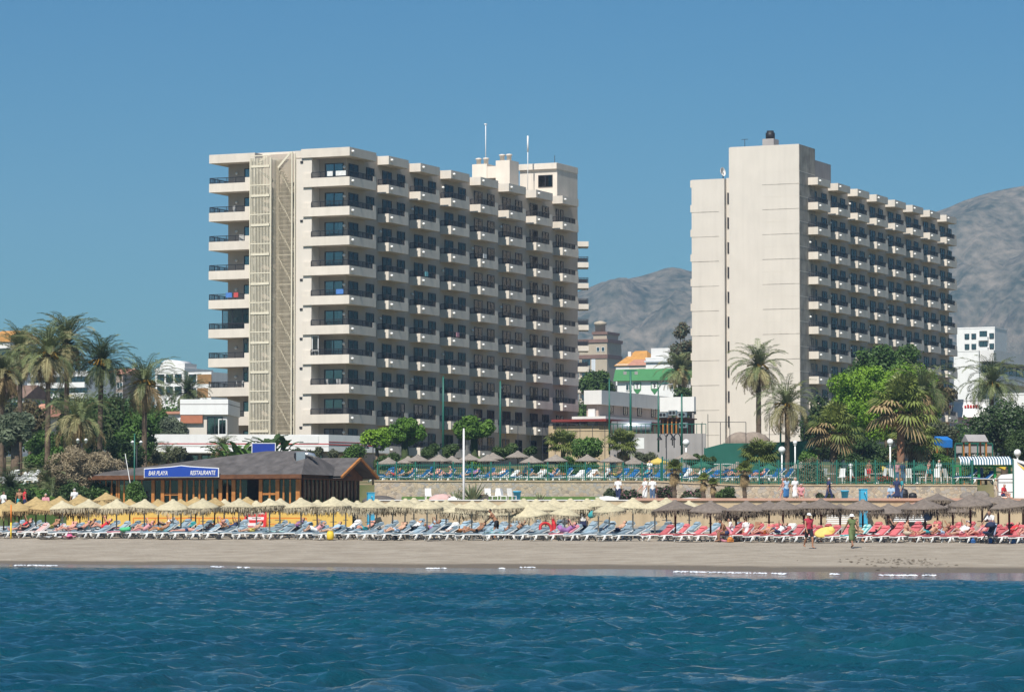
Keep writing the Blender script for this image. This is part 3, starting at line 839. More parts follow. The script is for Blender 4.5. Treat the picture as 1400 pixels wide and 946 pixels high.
# ------------------------------------------------------------------ plants
def leaf_mat(name, c0, c1, rough=.55, transl=.25, scale=.7, rand=.12):
    return mat(name, c1, rough, .1, scale, spec=.35, col2=c0, transl=transl, rand=rand)
LM = dict(
    dark=leaf_mat('dark_leaf', (0.024, 0.051, 0.014), (0.081, 0.142, 0.038)),
    mid=leaf_mat('mid_leaf', (0.042, 0.090, 0.017), (0.120, 0.222, 0.042)),
    bright=leaf_mat('bright_leaf', (0.110, 0.220, 0.015), (0.264, 0.418, 0.039)),
    ficus=leaf_mat('ficus_leaf', (0.055, 0.132, 0.015), (0.165, 0.297, 0.039)),
    olive=leaf_mat('olive_leaf', (0.062, 0.075, 0.037), (0.175, 0.188, 0.100)),
    brown=leaf_mat('brown_leaf', (0.065, 0.058, 0.026), (0.195, 0.150, 0.072)),
    tamarisk=leaf_mat('tamarisk_leaf', (0.189, 0.152, 0.094), (0.478, 0.392, 0.254)),
    grey=leaf_mat('greygreen_leaf', (0.081, 0.101, 0.061), (0.203, 0.243, 0.149)),
    palm=leaf_mat('palm_leaf', (0.081, 0.108, 0.043), (0.243, 0.277, 0.115), .5, .2),
    palmdark=leaf_mat('dark_palm_leaf', (0.022, 0.042, 0.018), (0.075, 0.105, 0.042), .5, .15),
    palmold=leaf_mat('fading_palm_leaf', (0.200, 0.188, 0.081), (0.400, 0.356, 0.181), .6, .15),
    dry=leaf_mat('dry_frond', (0.196, 0.132, 0.057), (0.437, 0.322, 0.167), .8, .15),
    fan=leaf_mat('fan_leaf', (0.081, 0.115, 0.027), (0.257, 0.297, 0.074), .5, .25),
    fanbright=leaf_mat('bright_fan_leaf', (.09, .12, .025), (.22, .25, .06), .5, .2),
    agave=leaf_mat('agave_leaf', (0.130, 0.169, 0.078), (0.286, 0.325, 0.169), .5, .05),
    hedge=leaf_mat('hedge_leaf', (0.039, 0.078, 0.019), (0.111, 0.169, 0.046)),
    oleander=leaf_mat('oleander_leaf', (0.028, 0.056, 0.021), (0.098, 0.119, 0.056)),
    flower=leaf_mat('pink_flower', (.28, .12, .16), (.45, .22, .26)),
)
BARK = mat('bark', (.16, .115, .08), .95, .35, 3, .5, 14)
PALMBARK = mat('palm_bark', (.20, .145, .10), .95, .35, 3, .6, 16, col2=(.07, .05, .035))
REDBARK = mat('red_bark', (.30, .13, .07), .95, .35, 2, .5, 16, col2=(.22, .16, .12))
FRUIT = mat('fruit_stalk', (.42, .24, .04), .8, .25, 5)

def leaf_cloud(cl, n, size, mt, seed=0, flat=.0, aspect=1.7, extra=None):
    """n small folded leaves in and near the clump ellipsoids cl = [(centre, (rx,ry,rz))]; returns mesh"""
    r = np.random.default_rng(seed)
    C = np.array([c for c, _ in cl], float); R = np.array([q if hasattr(q, '__len__') else (q, q, q) for _, q in cl], float)
    w = R.prod(1) ** (2 / 3); idx = r.choice(len(cl), n, p=w / w.sum())
    d = r.normal(size=(n, 3)); d /= np.linalg.norm(d, axis=1, keepdims=True)
    rad = r.uniform(0, 1, n) ** .28 * (1 + .10 * r.normal(size=n))
    p = C[idx] + d * rad[:, None] * R[idx]
    nrm = d + r.normal(size=(n, 3)) * .65 + np.array([0, 0, .35]); nrm /= np.linalg.norm(nrm, axis=1, keepdims=True)
    t = np.cross(nrm, r.normal(size=(n, 3))); t /= np.linalg.norm(t, axis=1, keepdims=True) + 1e-9
    b = np.cross(nrm, t)
    s = size * r.uniform(.6, 1.35, n)[:, None]
    fold = nrm * s * .25
    V = np.stack([p - t * s * aspect / 2, p + b * s * .5 + fold, p + t * s * aspect / 2, p - b * s * .5 + fold], 1).reshape(-1, 3)
    Q = np.arange(4 * n).reshape(n, 4)
    mi = None
    mats = [mt]
    if extra is not None:
        mats = [mt, extra[0]]; mi = (r.random(n) < extra[1]).astype(np.int32)
    return np_mesh('crown', V, Q, mats, mi)

def crown_clumps(r, c, rad, k, kr):
    """k clumps spread inside an ellipsoid crown"""
    out = []
    for i in range(k):
        d = Vector((r.gauss(0, 1), r.gauss(0, 1), r.gauss(0, 1))).normalized() * (r.random() ** .4)
        q = kr * r.uniform(.65, 1.3)
        out.append((Vector((c[0] + d.x * (rad[0] - q * .6), c[1] + d.y * (rad[1] - q * .6), c[2] + d.z * (rad[2] - q * .5))), (q, q, q * .85)))
    return out

def broad_tree(name, label, loc, h, rad, mt='mid', n=9000, leaf=.16, trunk=.16, clumps=26, kr=.85, seed=1, trunk_h=None, cat='tree', group=None, lean=0.0, aspect=1.7, extra=None, bark=None):
    """loc: base; h: height of the crown's top; rad: crown half sizes"""
    r = random.Random(seed)
    root = empty(name, loc, 0, label, cat, group)
    cz = h - rad[2]
    cl = crown_clumps(r, (lean, 0, cz), rad, clumps, kr)
    put('crown', leaf_cloud(cl, n, leaf, LM[mt], seed, aspect=aspect, extra=extra), root)
    mb = MB(); th = trunk_h or max(.4, cz - rad[2] * .5)
    mb.tube([(0, 0, -.3), (.05, 0, th * .5), (lean * .4, 0, th)], [trunk * 1.3, trunk, trunk * .85], 8)
    for c, q in r.sample(cl, min(9, len(cl))):
        m_ = Vector((lean * .4, 0, th)); e = Vector(c)
        mid = m_.lerp(e, .5) + Vector((r.uniform(-.2, .2), r.uniform(-.2, .2), -.1))
        mb.tube([m_, mid, e], [trunk * .6, trunk * .35, trunk * .12], 5)
    mb.obj('trunk', bark or BARK, root)
    return root

def bush(name, label, loc, rad, mt='hedge', n=2500, leaf=.13, clumps=9, kr=None, seed=1, group=None, cat='bush', extra=None, aspect=1.7):
    r = random.Random(seed)
    kr = kr or min(rad) * .6
    cl = crown_clumps(r, (0, 0, rad[2] * .95), rad, clumps, kr)
    me = leaf_cloud(cl, n, leaf, LM[mt], seed, extra=extra, aspect=aspect)
    o = put(name, me, None, loc); T(o, label, cat, group)
    return o

# ---- feather palms
def frond(L, e0, droop, az, r, n=26, wl=.46, lw=.05, twist=0):
    """one pinnate frond: V, quads. starts at the origin"""
    pts = []; p = Vector((0, 0, 0)); e = e0; ds = L / n
    for i in range(n + 1):
        pts.append((p.copy(), e)); p = p + Vector((math.cos(e), 0, math.sin(e))) * ds
        e -= droop / n * (.5 + 1.4 * i / n)
    V, Q = [], []
    ca, sa = math.cos(az), math.sin(az)
    def rot(v): return (v.x * ca - v.y * sa, v.x * sa + v.y * ca, v.z)
    w0 = .045
    for i in range(n):
        a, b = pts[i][0], pts[i + 1][0]; w = w0 * (1 - i / n) + .012
        o = len(V); V += [rot(a + Vector((0, w, 0))), rot(b + Vector((0, w, 0))), rot(b - Vector((0, w, 0))), rot(a - Vector((0, w, 0)))]; Q.append((o, o + 1, o + 2, o + 3))
        if i < 2: continue
        s = i / n; l = wl * (math.sin(PI * min(1, s * .88 + .10)) ** .7) * r.uniform(.8, 1.15)
        tg = (b - a).normalized(); up = Vector((-math.sin(pts[i][1]), 0, math.cos(pts[i][1])))
        for sd in (-1, 1):
            dr = (tg * .75 + Vector((0, sd, 0)) * .85 + up * r.uniform(.0, .45)).normalized()
            tip = a + dr * l + Vector((0, 0, -l * l * .35)); md = a + dr * l * .5
            q = tg * lw * .5
            o = len(V); V += [rot(a - q), rot(md - q * 1.1 + up * .01), rot(tip), rot(md + q * 1.1)]; Q.append((o, o + 1, o + 2, o + 3))
    return V, Q
def palm_crown(seed, L=3.0, nf=74, dryf=.18, low=-.75, upright=1.45, droop=1.35, wl=.52, lw=.07):
    r = random.Random(seed); V, Q, M = [], [], []
    for i in range(nf):
        t = i / nf; az = i * 2.39996 + r.uniform(-.25, .25)
        e0 = upright + (low - upright) * (t ** 1.15) + r.uniform(-.12, .12)
        v, q = frond(L * r.uniform(.82, 1.08) * (.8 + .25 * math.sin(PI * min(t + .2, 1))), e0, droop * r.uniform(.75, 1.2), az, r, wl=wl, lw=lw)
        o = len(V); V += v; Q += [tuple(k + o for k in f) for f in q]
        mi = 0 if t < 1 - dryf - .2 else (1 if t < 1 - dryf else 2)
        if r.random() < .12: mi = min(2, mi + 1)
        M += [mi] * len(q)
    return np.array(V), np.array(Q), M
PALM_ME = []
for sd, kw in ((1, dict(low=-1.1)), (2, dict(L=3.0, dryf=.12, low=-.9)), (3, dict(L=2.9, dryf=.26, nf=70, low=-1.2)), (4, dict(L=3.3, nf=60, droop=1.7, dryf=.2, low=-.8))):
    V, Q, M = palm_crown(sd, **kw)
    PALM_ME.append(np_mesh('crown', V, Q, [LM['palm'], LM['palmold'], LM['dry']], M))
V, Q, M = palm_crown(8, L=2.9, dryf=.0, low=-.6, nf=60)
PALM_ME.append(np_mesh('crown', V, Q, [LM['palmdark'], LM['palm'], LM['palm']], M))
V, Q, M = palm_crown(9, L=3.2, dryf=.0, low=-.45, nf=56, droop=1.6)
PALM_ME.append(np_mesh('crown', V, Q, [LM['palm'], LM['palm'], LM['palmold']], M))

def date_palm(label, loc, h, scale=1.0, kind=0, trunk=.19, rz=0.0, bend=0.0, fruit=True, group=None, dark=False, boss=True):
    root = empty('palm_tree', loc, rz, label, 'palm tree', group)
    cr = put('crown', PALM_ME[kind], root, (bend, 0, h)); cr.scale = (scale,) * 3
    mb = MB(); n = 14; pts, rs = [], []
    for i in range(n + 1):
        t = i / n; pts.append((bend * t * t, 0, -.4 + (h + .35) * t)); rs.append(trunk * (1.25 - .35 * t + (.10 if i % 2 else 0)) + (.07 if t > .93 else 0))
    mb.tube(pts, rs, 9)
    mb.obj('trunk', PALMBARK, root)
    if boss:
        b = MB(); r = random.Random(int(loc[0] * 10))
        b.ell((bend, 0, h - .25), (trunk * 1.9, trunk * 1.9, .5), 10)
        b.obj('boss', PALMBARK, root)
    if fruit:
        b = MB(); r = random.Random(int(loc[0] * 13) + 3)
        for k in range(16):
            a = r.uniform(0, 2 * PI); l = r.uniform(.5, .95) * scale
            b.tube([(bend, 0, h), (bend + math.cos(a) * l * .5, math.sin(a) * l * .5, h + .35), (bend + math.cos(a) * l, math.sin(a) * l, h + r.uniform(-.25, .25))], [.04, .05, .09], 4)
        b.obj('fruit_stalk', FRUIT, root)
    return root

# ---- fan palms
def fan_leaf(az, el, pet, R, r, hang=0.0, nseg=19):
    """petiole and pleated fan"""
    d = Vector((math.cos(az) * math.cos(el), math.sin(az) * math.cos(el), math.sin(el)))
    side = Vector((-math.sin(az), math.cos(az), 0)); up = side.cross(d) * -1
    if up.z < 0: up = -up
    V, Q = [], []
    b = d * pet; s = side * .025
    V += [tuple(-s), tuple(s), tuple(b + s), tuple(b - s)]; Q.append((0, 1, 2, 3))
    for k in range(nseg):
        a = (k / (nseg - 1) - .5) * 2 * 2.15
        dr = (d * math.cos(a) + side * math.sin(a)).normalized()
        l = R * (.75 + .25 * math.cos(a * .6)) * r.uniform(.85, 1.1)
        w = R * .075
        pn = dr.cross(up).normalized() * w
        mid = b + dr * l * .55 + up * (.06 if k % 2 else -.02)
        tip = b + dr * l + Vector((0, 0, -l * (.25 + hang)))
        o = len(V); V += [tuple(b), tuple(mid - pn), tuple(tip), tuple(mid + pn)]; Q.append((o, o + 1, o + 2, o + 3))
    return V, Q
def fan_crown(seed, n=34, R=.75, pet=.8, low=-.5, up=1.5, mats=('fan',), old=.2):
    r = random.Random(seed); V, Q, M = [], [], []
    for i in range(n):
        t = i / n; el = up + (low - up) * t + r.uniform(-.28, .28)
        v, q = fan_leaf(i * 2.4 + r.uniform(-.35, .35), el, pet * r.uniform(.55, 1.3), R * r.uniform(.85, 1.1), r, hang=.25 * t)
        o = len(V); V += v; Q += [tuple(k + o for k in f) for f in q]; M += [1 if len(mats) > 1 and (t > 1 - old * .45 or (t > 1 - old and r.random() < .5)) else 0] * len(q)
    return np_mesh('crown', np.array(V), np.array(Q), [LM[k] for k in mats], M)
def fan_skirt(seed, n=60, R=.75, length=2.0, pet=.9):
    r = random.Random(seed); V, Q = [], []
    for i in range(n):
        v, q = fan_leaf(r.uniform(0, 2 * PI), r.uniform(-1.35, -.55), pet * r.uniform(.6, 1.1), R * r.uniform(.7, 1.1), r, hang=.6)
        dz = -r.random() * length * .75
        o = len(V); V += [(a, b, c + dz) for a, b, c in v]; Q += [tuple(k + o for k in f) for f in q]
    return np_mesh('dead_skirt', np.array(V), np.array(Q), LM['dry'])
FAN = [fan_crown(1, n=46, R=.85, pet=.95, low=-.62, mats=('fan', 'dry'), old=.42), fan_crown(2, n=40, R=.8, mats=('fanbright', 'fan'), low=-.2), fan_crown(3, n=26, R=.6, pet=.6, mats=('fan', 'dry'), old=.3)]
SKIRT = [fan_skirt(5), fan_skirt(6, n=30, length=.9, R=.55, pet=.5)]
def fan_palm(label, loc, h, kind=0, skirt=None, sscale=1.0, scale=1.0, trunk=.2, group=None, bark=None, rz=0.0):
    root = empty('fan_palm', loc, rz, label, 'palm tree', group)
    c = put('crown', FAN[kind], root, (0, 0, h)); c.scale = (scale,) * 3
    mb = MB(); n = 8
    mb.tube([(.02 * math.sin(i), 0, -.3 + (h + .3) * i / n) for i in range(n + 1)], [trunk * (1.25 - .3 * i / n + (.06 if i % 2 else 0)) for i in range(n + 1)], 9)
    mb.obj('trunk', bark or PALMBARK, root)
    if skirt is not None:
        s = put('dead_skirt', SKIRT[skirt], root, (0, 0, h - .1)); s.scale = (sscale,) * 3
    return root

def agave_mesh(seed, n=26, L=1.2, w=.075, mt='agave'):
    r = random.Random(seed); mb = MB()
    for i in range(n):
        az = i * 2.4 + r.uniform(-.2, .2); el = 1.35 - 1.0 * (i / n) + r.uniform(-.1, .1); l = L * r.uniform(.75, 1.1)
        d = Vector((math.cos(az) * math.cos(el), math.sin(az) * math.cos(el), math.sin(el))); s = Vector((-math.sin(az), math.cos(az), 0))
        up = d.cross(s); k = l * .45
        vs = [s * w * .6, -s * w * .6, d * k - s * w, d * k + s * w, d * k - up * w * .45, d * l + Vector((0, 0, -.05 * l)), -up * w * .4]
        mb.add(vs, [(0, 6, 4, 3), (6, 1, 2, 4), (3, 4, 5), (4, 2, 5)])
    return mb.mesh('agave', LM[mt])
AGAVE = [agave_mesh(1), agave_mesh(2, n=34, L=.9, w=.05)]

def paddle_mesh(seed, n=22, L=1.0, H_=1.6, mt='dark'):
    """strelitzia or banana: long stalks with broad paddle leaves"""
    r = random.Random(seed); V, Q = [], []
    for i in range(n):
        az = r.uniform(0, 2 * PI); el = r.uniform(.75, 1.5); h = H_ * r.uniform(.5, 1.1)
        base = Vector((r.uniform(-.6, .6), r.uniform(-.6, .6), 0))
        d = Vector((math.cos(az) * math.cos(el), math.sin(az) * math.cos(el), math.sin(el))); s = Vector((-math.sin(az), math.cos(az), 0))
        a = base + d * h; l = L * r.uniform(.7, 1.15)
        o = len(V); V += [tuple(base - s * .03), tuple(base + s * .03), tuple(a + s * .03), tuple(a - s * .03)]; Q.append((o, o + 1, o + 2, o + 3))
        prev = a; e = el
        for k in range(4):
            e -= .3; nd = Vector((math.cos(az) * math.cos(e), math.sin(az) * math.cos(e), math.sin(e))); nx = prev + nd * l / 4
            w0 = .2 * math.sin(PI * (k + .25) / 4.4); w1 = .2 * math.sin(PI * (k + 1.25) / 4.4) if k < 3 else .01
            for sd in (-1, 1):
                o = len(V); V += [tuple(prev), tuple(prev + s * sd * w0 + Vector((0, 0, .05))), tuple(nx + s * sd * w1 + Vector((0, 0, .05))), tuple(nx)]; Q.append((o, o + 1, o + 2, o + 3))
            prev = nx
    return np_mesh('leaves', np.array(V), np.array(Q), LM[mt])
# ------------------------------------------------------------------ smaller buildings
PHI = ANG - PI / 2                                    # buildings set parallel to the hotels
rb = random.Random(8)
WIN_CACHE = {}
def win_mesh(w, h, kind='dark'):
    k = (round(w, 2), round(h, 2), kind)
    if k not in WIN_CACHE:
        mb = MB(); f = min(.08, w * .1)
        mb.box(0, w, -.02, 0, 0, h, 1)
        mb.box(0, f, -.08, -.02, 0, h); mb.box(w - f, w, -.08, -.02, 0, h); mb.box(f, w - f, -.08, -.02, h - f, h); mb.box(f, w - f, -.11, -.02, -.03, f)
        if w > 1: mb.box(w / 2 - f / 2, w / 2 + f / 2, -.07, -.02, f, h - f)
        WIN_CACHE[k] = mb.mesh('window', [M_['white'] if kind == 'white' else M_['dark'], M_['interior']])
        pb = MB(); pb.box(f, w - f, -.05, -.044, f, h - f)
        WIN_CACHE[k + ('p',)] = pb.mesh('pane', GLASS_END)
    return WIN_CACHE[k], WIN_CACHE[k + ('p',)]
def add_win(root, x, z, w, h, kind='dark', y=0.0, side=None):
    me, pn = win_mesh(w, h, kind)
    d = put('window', me, root, (x, y, z), 0 if side is None else side)
    put('pane', pn, d)
    return d
def block(name, label, px0, px1, pyt, pyb, Y, depth, mt, phi=PHI, cat='building', group=None, parapet=.3, wins=(), sidewins=(), extra=None, base=1.5):
    """box-shaped building whose seaward face spans photo columns px0..px1 and rows pyt..pyb at distance Y. Returns root, width, height"""
    a = P(px0, pyt, Y); zb = Z_at(pyb, Y)
    # find width so that the right end lands on px1
    w = 1.0
    for _ in range(30):
        bx, by = a.x + math.cos(phi) * w, a.y + math.sin(phi) * w
        cur = 700 + F * bx / (by * CT + (a.z - H) * ST)
        w *= (px1 - px0) / max(1e-3, cur - px0)
    h = a.z - zb
    root = empty(name, (a.x, a.y, zb), phi, label, cat, group)
    mb = MB(); mb.box(0, w, 0, depth, -base, h)
    mb.obj('wall', mt, root)
    if parapet:
        t = .12; q = MB()
        q.box(-.05, w + .05, -.05, t, h, h + parapet); q.box(-.05, t, t, depth, h, h + parapet); q.box(w - t, w + .05, t, depth, h, h + parapet)
        q.obj('parapet', mt, root)
    for (n, m_, ww, wh, x0, x1, z0, z1, kd) in wins:
        for i in range(n):
            for j in range(m_):
                add_win(root, w * (x0 + (x1 - x0) * (i / max(1, n - 1))) - ww / 2, h * (z0 + (z1 - z0) * (j / max(1, m_ - 1))), ww, wh, kd, -.003)
    for (n, m_, ww, wh, y0, y1, z0, z1, kd) in sidewins:
        for i in range(n):
            for j in range(m_):
                add_win(root, w + .003, h * (z0 + (z1 - z0) * (j / max(1, m_ - 1))), ww, wh, kd, depth * (y0 + (y1 - y0) * (i / max(1, n - 1))), PI / 2)
    return root, w, h
def gable(mb, x0, x1, y0, y1, z, rise, m=0, ov=.3, along='x'):
    if along == 'x':
        ym = (y0 + y1) / 2
        mb.extr([(y0 - ov, z), (y1 + ov, z), (ym, z + rise)], 'x', x0 - ov, x1 + ov, m)
    else:
        xm = (x0 + x1) / 2
        mb.extr([(x0 - ov, z), (x1 + ov, z), (xm, z + rise)], 'y', y0 - ov, y1 + ov, m)
def hip(mb, x0, x1, y0, y1, z, rise, m=0, ov=.3, rl=.4):
    x0 -= ov; x1 += ov; y0 -= ov; y1 += ov
    ym = (y0 + y1) / 2; k = (x1 - x0) * (1 - rl) / 2
    mb.add([(x0, y0, z), (x1, y0, z), (x1, y1, z), (x0, y1, z), (x0 + k, ym, z + rise), (x1 - k, ym, z + rise)],
           [(0, 1, 5, 4), (1, 2, 5), (2, 3, 4, 5), (3, 0, 4), (0, 3, 2, 1)], m)
ORANGE_TILE = mat('orange_tile', (.50, .25, .07), .85, .15, 1.5, .1)
PINKROOF = mat('pink_tile', (.45, .22, .15), .85, .15, 1.2, .1)
GREEN_ROOF = mat('green_cladding', (.055, .21, .075), .7, .08, .8)
TOWER_TAN = mat('tan_render', (.44, .37, .28), .9, .06, .5, streak=.08)
TOWER_BROWN = mat('brown_band', (.20, .12, .095), .9, .1, .6)
PALEBLUE = mat('pale_blue_white', (.60, .63, .66), .85, .05, .5, streak=.08)

# low white pavilion in front of the left hotel: long striped fascia over a shaded front
r_, w_, h_ = block('pavilion', 'long low white pavilion with a thin red fascia stripe, below the lattice stair', 208, 449, 617, 640, 300, 9, M_['grey'], phi=math.radians(4), parapet=0)
q = MB(); q.box(-.9, w_ + .0, -1.0, 9.5, h_ + .003, Z_at(594, 300) - Z_at(640, 300))
hf = Z_at(594, 300) - Z_at(640, 300)
q.extr([(w_ + .003, -1.0), (w_ + 5.6, 6.0), (w_ + 5.6, 9.5), (w_ + .003, 9.5)], 'z', h_ + .003, hf)
q.obj('fascia', M_['white'], r_)
s_ = MB(); s_.box(-.9, w_ + .003, -1.012, -1.0, h_ + .62, h_ + .70); 
s_.obj('red_stripe', M_['red'], r_)
s_ = MB(); s_.box(-.9, w_ + .003, -1.012, -1.0, h_ + .42, h_ + .46); s_.obj('grey_stripe', M_['grey'], r_)
s_ = MB(); a = Vector((w_ + .02, -1.0, 0)); b_ = Vector((w_ + 5.6, 6.0, 0)); n_ = Vector((7, -5.6, 0)).normalized()
for zz, hh in ((.62, .05), (.85, .03)): s_.obox((a + b_) / 2 + n_ * .006 + Vector((0, 0, h_ + zz)), (b_ - a) / 2, n_ * .006, (0, 0, hh))
s_.obj('red_stripe', M_['red'], r_)
for i in range(9): add_win(r_, 1.2 + i * (w_ - 3) / 8, .35, 1.3, .85, 'dark', -.003)
e_ = MB(); e_.box(-3.3, w_ * .8, -1.25, .5, h_ - .15, h_ - .003); e_.obj('eave', M_['white'], r_)
sg = MB(); sg.box(w_ - 2.6, w_ - .9, -1.06, -1.013, hf - .75, hf - .1); sg.obj('small_sign', [M_['white']], r_)
lp = MB()
for k in range(4): lp.box(4 + k * 4, 4.3 + k * 4, -1.08, -1.013, h_ + .5, h_ + .56)

# annex at the left hotel's end
r_, w_, h_ = block('annex', 'small white annex with a terracotta band and glazed corner, left of the big hotel', 249, 311, 567, 606, 322, 8, M_['cream'], phi=math.radians(-3), parapet=0)
q = MB(); q.box(-.15, w_ + .1, -.35, 8.2, h_ + .003, h_ + 1.45); q.obj('fascia', M_['white'], r_)
q = MB(); q.box(-.16, w_ + .11, -.36, 8.21, h_ + .95, h_ + 1.03); q.obj('grey_band', M_['grey'], r_)  # thin raised grey band round the fascia
q = MB(); q.box(-.1, w_ * .46, -.3, -.003, h_ - .8, h_); q.obj('terracotta_band', M_['terracotta'], r_)
add_win(r_, w_ * .55, .3, 1.5, h_ - .5, 'dark', -.003); add_win(r_, w_ * .8, .8, .8, h_ - 1.2, 'white', -.003)

# --- between the hotels
r_, w_, h_ = block('apartment_block', 'distant cream apartment block mostly behind the left hotel, only its balcony ends showing', 745, 788, 318, 600, 470, 9, M_['facade'], parapet=0, phi=0)
for k in range(9):
    q = MB(); z = h_ - 1.2 - k * 2.9; q.box(w_, w_ + 1.7, .5, 4.2, z - .7, z); b_ = q.obj('balcony', M_['cream_slab'], r_)
    rr = MB()
    if k:
        for i in range(8): rr.box(w_ + .1 + i * .21, w_ + .15 + i * .21, .55, .6, z, z + .75); rr.box(w_ + 1.6, w_ + 1.65, .6 + i * .45, .65 + i * .45, z, z + .75)
        rr.box(w_ + .1, w_ + 1.66, .54, .61, z + .72, z + .79); rr.box(w_ + 1.59, w_ + 1.66, .61, 4.1, z + .72, z + .79); rr.box(w_ + .1, w_ + 1.5, .62, .66, z + .05, z + .6)
        rr.obj('railing', M_['dark'], b_)
r_, w_, h_ = block('apartment_tower', 'distant tan apartment tower with brown roof storey, right of the left hotel', 792, 830, 469, 540, 900, 10, TOWER_TAN, parapet=0)
q = MB(); q.box(-.3, w_ + .3, -.3, 10.3, h_, h_ + .9); q.box(-.2, w_ + .2, -.2, 10.2, h_ - 4.2, h_ - 3.2); q.obj('brown_band', TOWER_BROWN, r_)
q = MB(); q.box(w_ * .45, w_ - .5, 1, 9, h_ + .9, h_ + 2.2); q.obj('roof_storey', TOWER_TAN, r_)
q = MB(); q.box(w_ * .45 - .3, w_ - .2, .7, 9.3, h_ + 2.2, h_ + 2.9); q.obj('roof_band', TOWER_BROWN, r_)
q = MB(); q.lathe([(1.4, 0), (1.4, 1.8), (1.8, 2.0), (1.7, 2.6), (.3, 3.0)], 10, (w_ * .6, 3, h_ + 2.9)); q.obj('roof_turret', TOWER_TAN, r_)
q = MB(); q.box(w_ * .44, w_ * .58, -.05, 0, 0, h_ - 4.3); q.obj('blue_panel', PALEBLUE, r_)
for j in range(4):
    z = h_ - 7 - j * 3.1
    q = MB(); q.box(.3, w_ * .4, -1.2, 0, z, z + .9); b_ = q.obj('balcony', M_['cream_slab'], r_)
    add_win(r_, .8, z + .95, 2.4, 1.6, 'dark', -.003)
for x in (.2, .62, .8): add_win(r_, w_ * x, h_ - 2.4, .9, 1.2, 'white', -.003)
r_, w_, h_ = block('green_roofed_building', 'white building under a broad green mansard, two green shields on its wall', 844, 962, 521, 545, 560, 12, M_['white'], parapet=0)
zt = Z_at(505, 560) - Z_at(545, 560)
q = MB(); q.extr([(-.6, h_), (13, h_), (12.2, zt), (.35, zt)], 'x', -.5, w_ + .5); q.obj('roof', GREEN_ROOF, r_)
for xf, lt in ((.235, 'T'), (.435, 'F')):
    q = MB(); x = w_ * xf
    q.extr([(x - .65, h_ - .25), (x + .65, h_ - .25), (x + .65, h_ - 1.5), (x, h_ - 2.3), (x - .65, h_ - 1.5)][::-1], 'y', -.06, -.003)
    sh = q.obj('shield', GREEN_ROOF, r_)
    q = MB(); q.extr([(x - .5, h_ - .4), (x + .5, h_ - .4), (x + .5, h_ - 1.35), (x - .5, h_ - 1.35)][::-1], 'y', -.08, -.061); q.obj('shield_field', M_['white'], sh)
    q = MB(); q.box(x - .1, x + .08, -.1, -.081, h_ - 1.25, h_ - .5); q.box(x - .32, x + .32, -.1, -.081, h_ - .68, h_ - .5)
    if lt == 'F': q.box(x + .08, x + .3, -.1, -.081, h_ - .95, h_ - .82)
    q.obj('lettering', M_['black'], sh)
add_win(r_, w_ * .1, h_ - 1.6, 1.1, 1.2, 'white', -.003); add_win(r_, w_ * .62, h_ - 1.6, 1.1, 1.2, 'white', -.003)
r_, w_, h_ = block('white_penthouse', 'flat white penthouse block above the green mansard, beside a leaning date palm', 883, 966, 491, 510, 585, 8, M_['white'], parapet=.25)
q = MB(); q.box(-.15, w_ * .55, -.35, 0, h_ - .55, h_ - .25); q.obj('canopy', PALEBLUE, r_)
q = MB(); q.box(w_ * .05, w_ * .4, 1, 5, h_ + .2, h_ + 1.9); q.obj('roof_storey', M_['whitewash'], r_)
add_win(r_, w_ * .68, .5, 1.6, 1.2, 'dark', -.003)
r_, w_, h_ = block('orange_roofed_house', 'house with a steep ochre tiled roof and white gable edge, above the green mansard', 842, 884, 498, 516, 640, 10, M_['whitewash'], parapet=0)
q = MB(); hip(q, 0, w_, 0, 10, h_ - .3, 3.0, rl=.35); rf = q.obj('roof', ORANGE_TILE, r_)
q = MB(); q.box(w_ * .2, w_ * .3, 3, 3.6, h_, h_ + 2.5); q.obj('chimney', M_['whitewash'], rf)
add_win(r_, w_ * .6, .4, 1.5, 1.2, 'dark', -.003)
r_, w_, h_ = block('red_roofed_house', 'low house with a dusty red tiled roof, between the ochre roof and the white penthouse', 860, 884, 499, 516, 610, 6, M_['cream'], parapet=0)
q = MB(); gable(q, 0, w_, 0, 6, h_ - .1, 1.2); q.obj('roof', PINKROOF, r_)
add_win(r_, w_ * .55, .3, 1.2, 1.2, 'dark', -.003)
for px0, px1, pyt, lb in ((906, 922, 486, 'small white rooftop cube with ochre trim behind the white penthouse'), (924, 944, 478, 'tall white house corner half hidden by the eucalyptus')):
    r_, w_, h_ = block('white_house', lb, px0, px1, pyt, 510, 660, 6, M_['white'], parapet=.3)
    add_win(r_, w_ * .4, h_ * .5, .9, 1.0, 'dark', -.003)

# flat-roofed wing right of the left hotel
r_, w_, h_ = block('flat_roofed_wing', 'low grey-pink flat-roofed wing with a white fascia end, right of the left hotel', 802, 818, 553, 622, 372, 22, M_['pinkish'], parapet=0)
zt = Z_at(534, 372) - Z_at(622, 372)
q = MB(); q.box(-.1, w_ + .6, -.5, 20.5, h_ + .003, zt); q.obj('fascia', M_['whitewash'], r_)
q = MB(); q.box(-1.2, w_ + 1.4, -1.3, 19, 3.9, 4.18); q.obj('canopy', M_['whitewash'], r_)
q = MB(); q.box(-3.6, w_ + 1.5, -1.4, 19.1, 3.62, 3.89); q.obj('red_edge', mat('dark_red_edge', (.20, .035, .03), .8), r_)
q = MB(); q.box(-4.2, w_ + .4, -.8, 12, -.5, 3.2); q.obj('base_wall', M_['sandwall'], r_)
for i in range(4): add_win(r_, w_ + .003, 4.6, 1.2, 1.0 if i != 2 else 1.7, 'dark', 3 + i * 4.2, PI / 2)
q = MB(); q.box(.3, w_ - .3, -.3, 0, h_ - 3.5, h_ - .5); q.obj('pier', M_['whitewash'], r_)
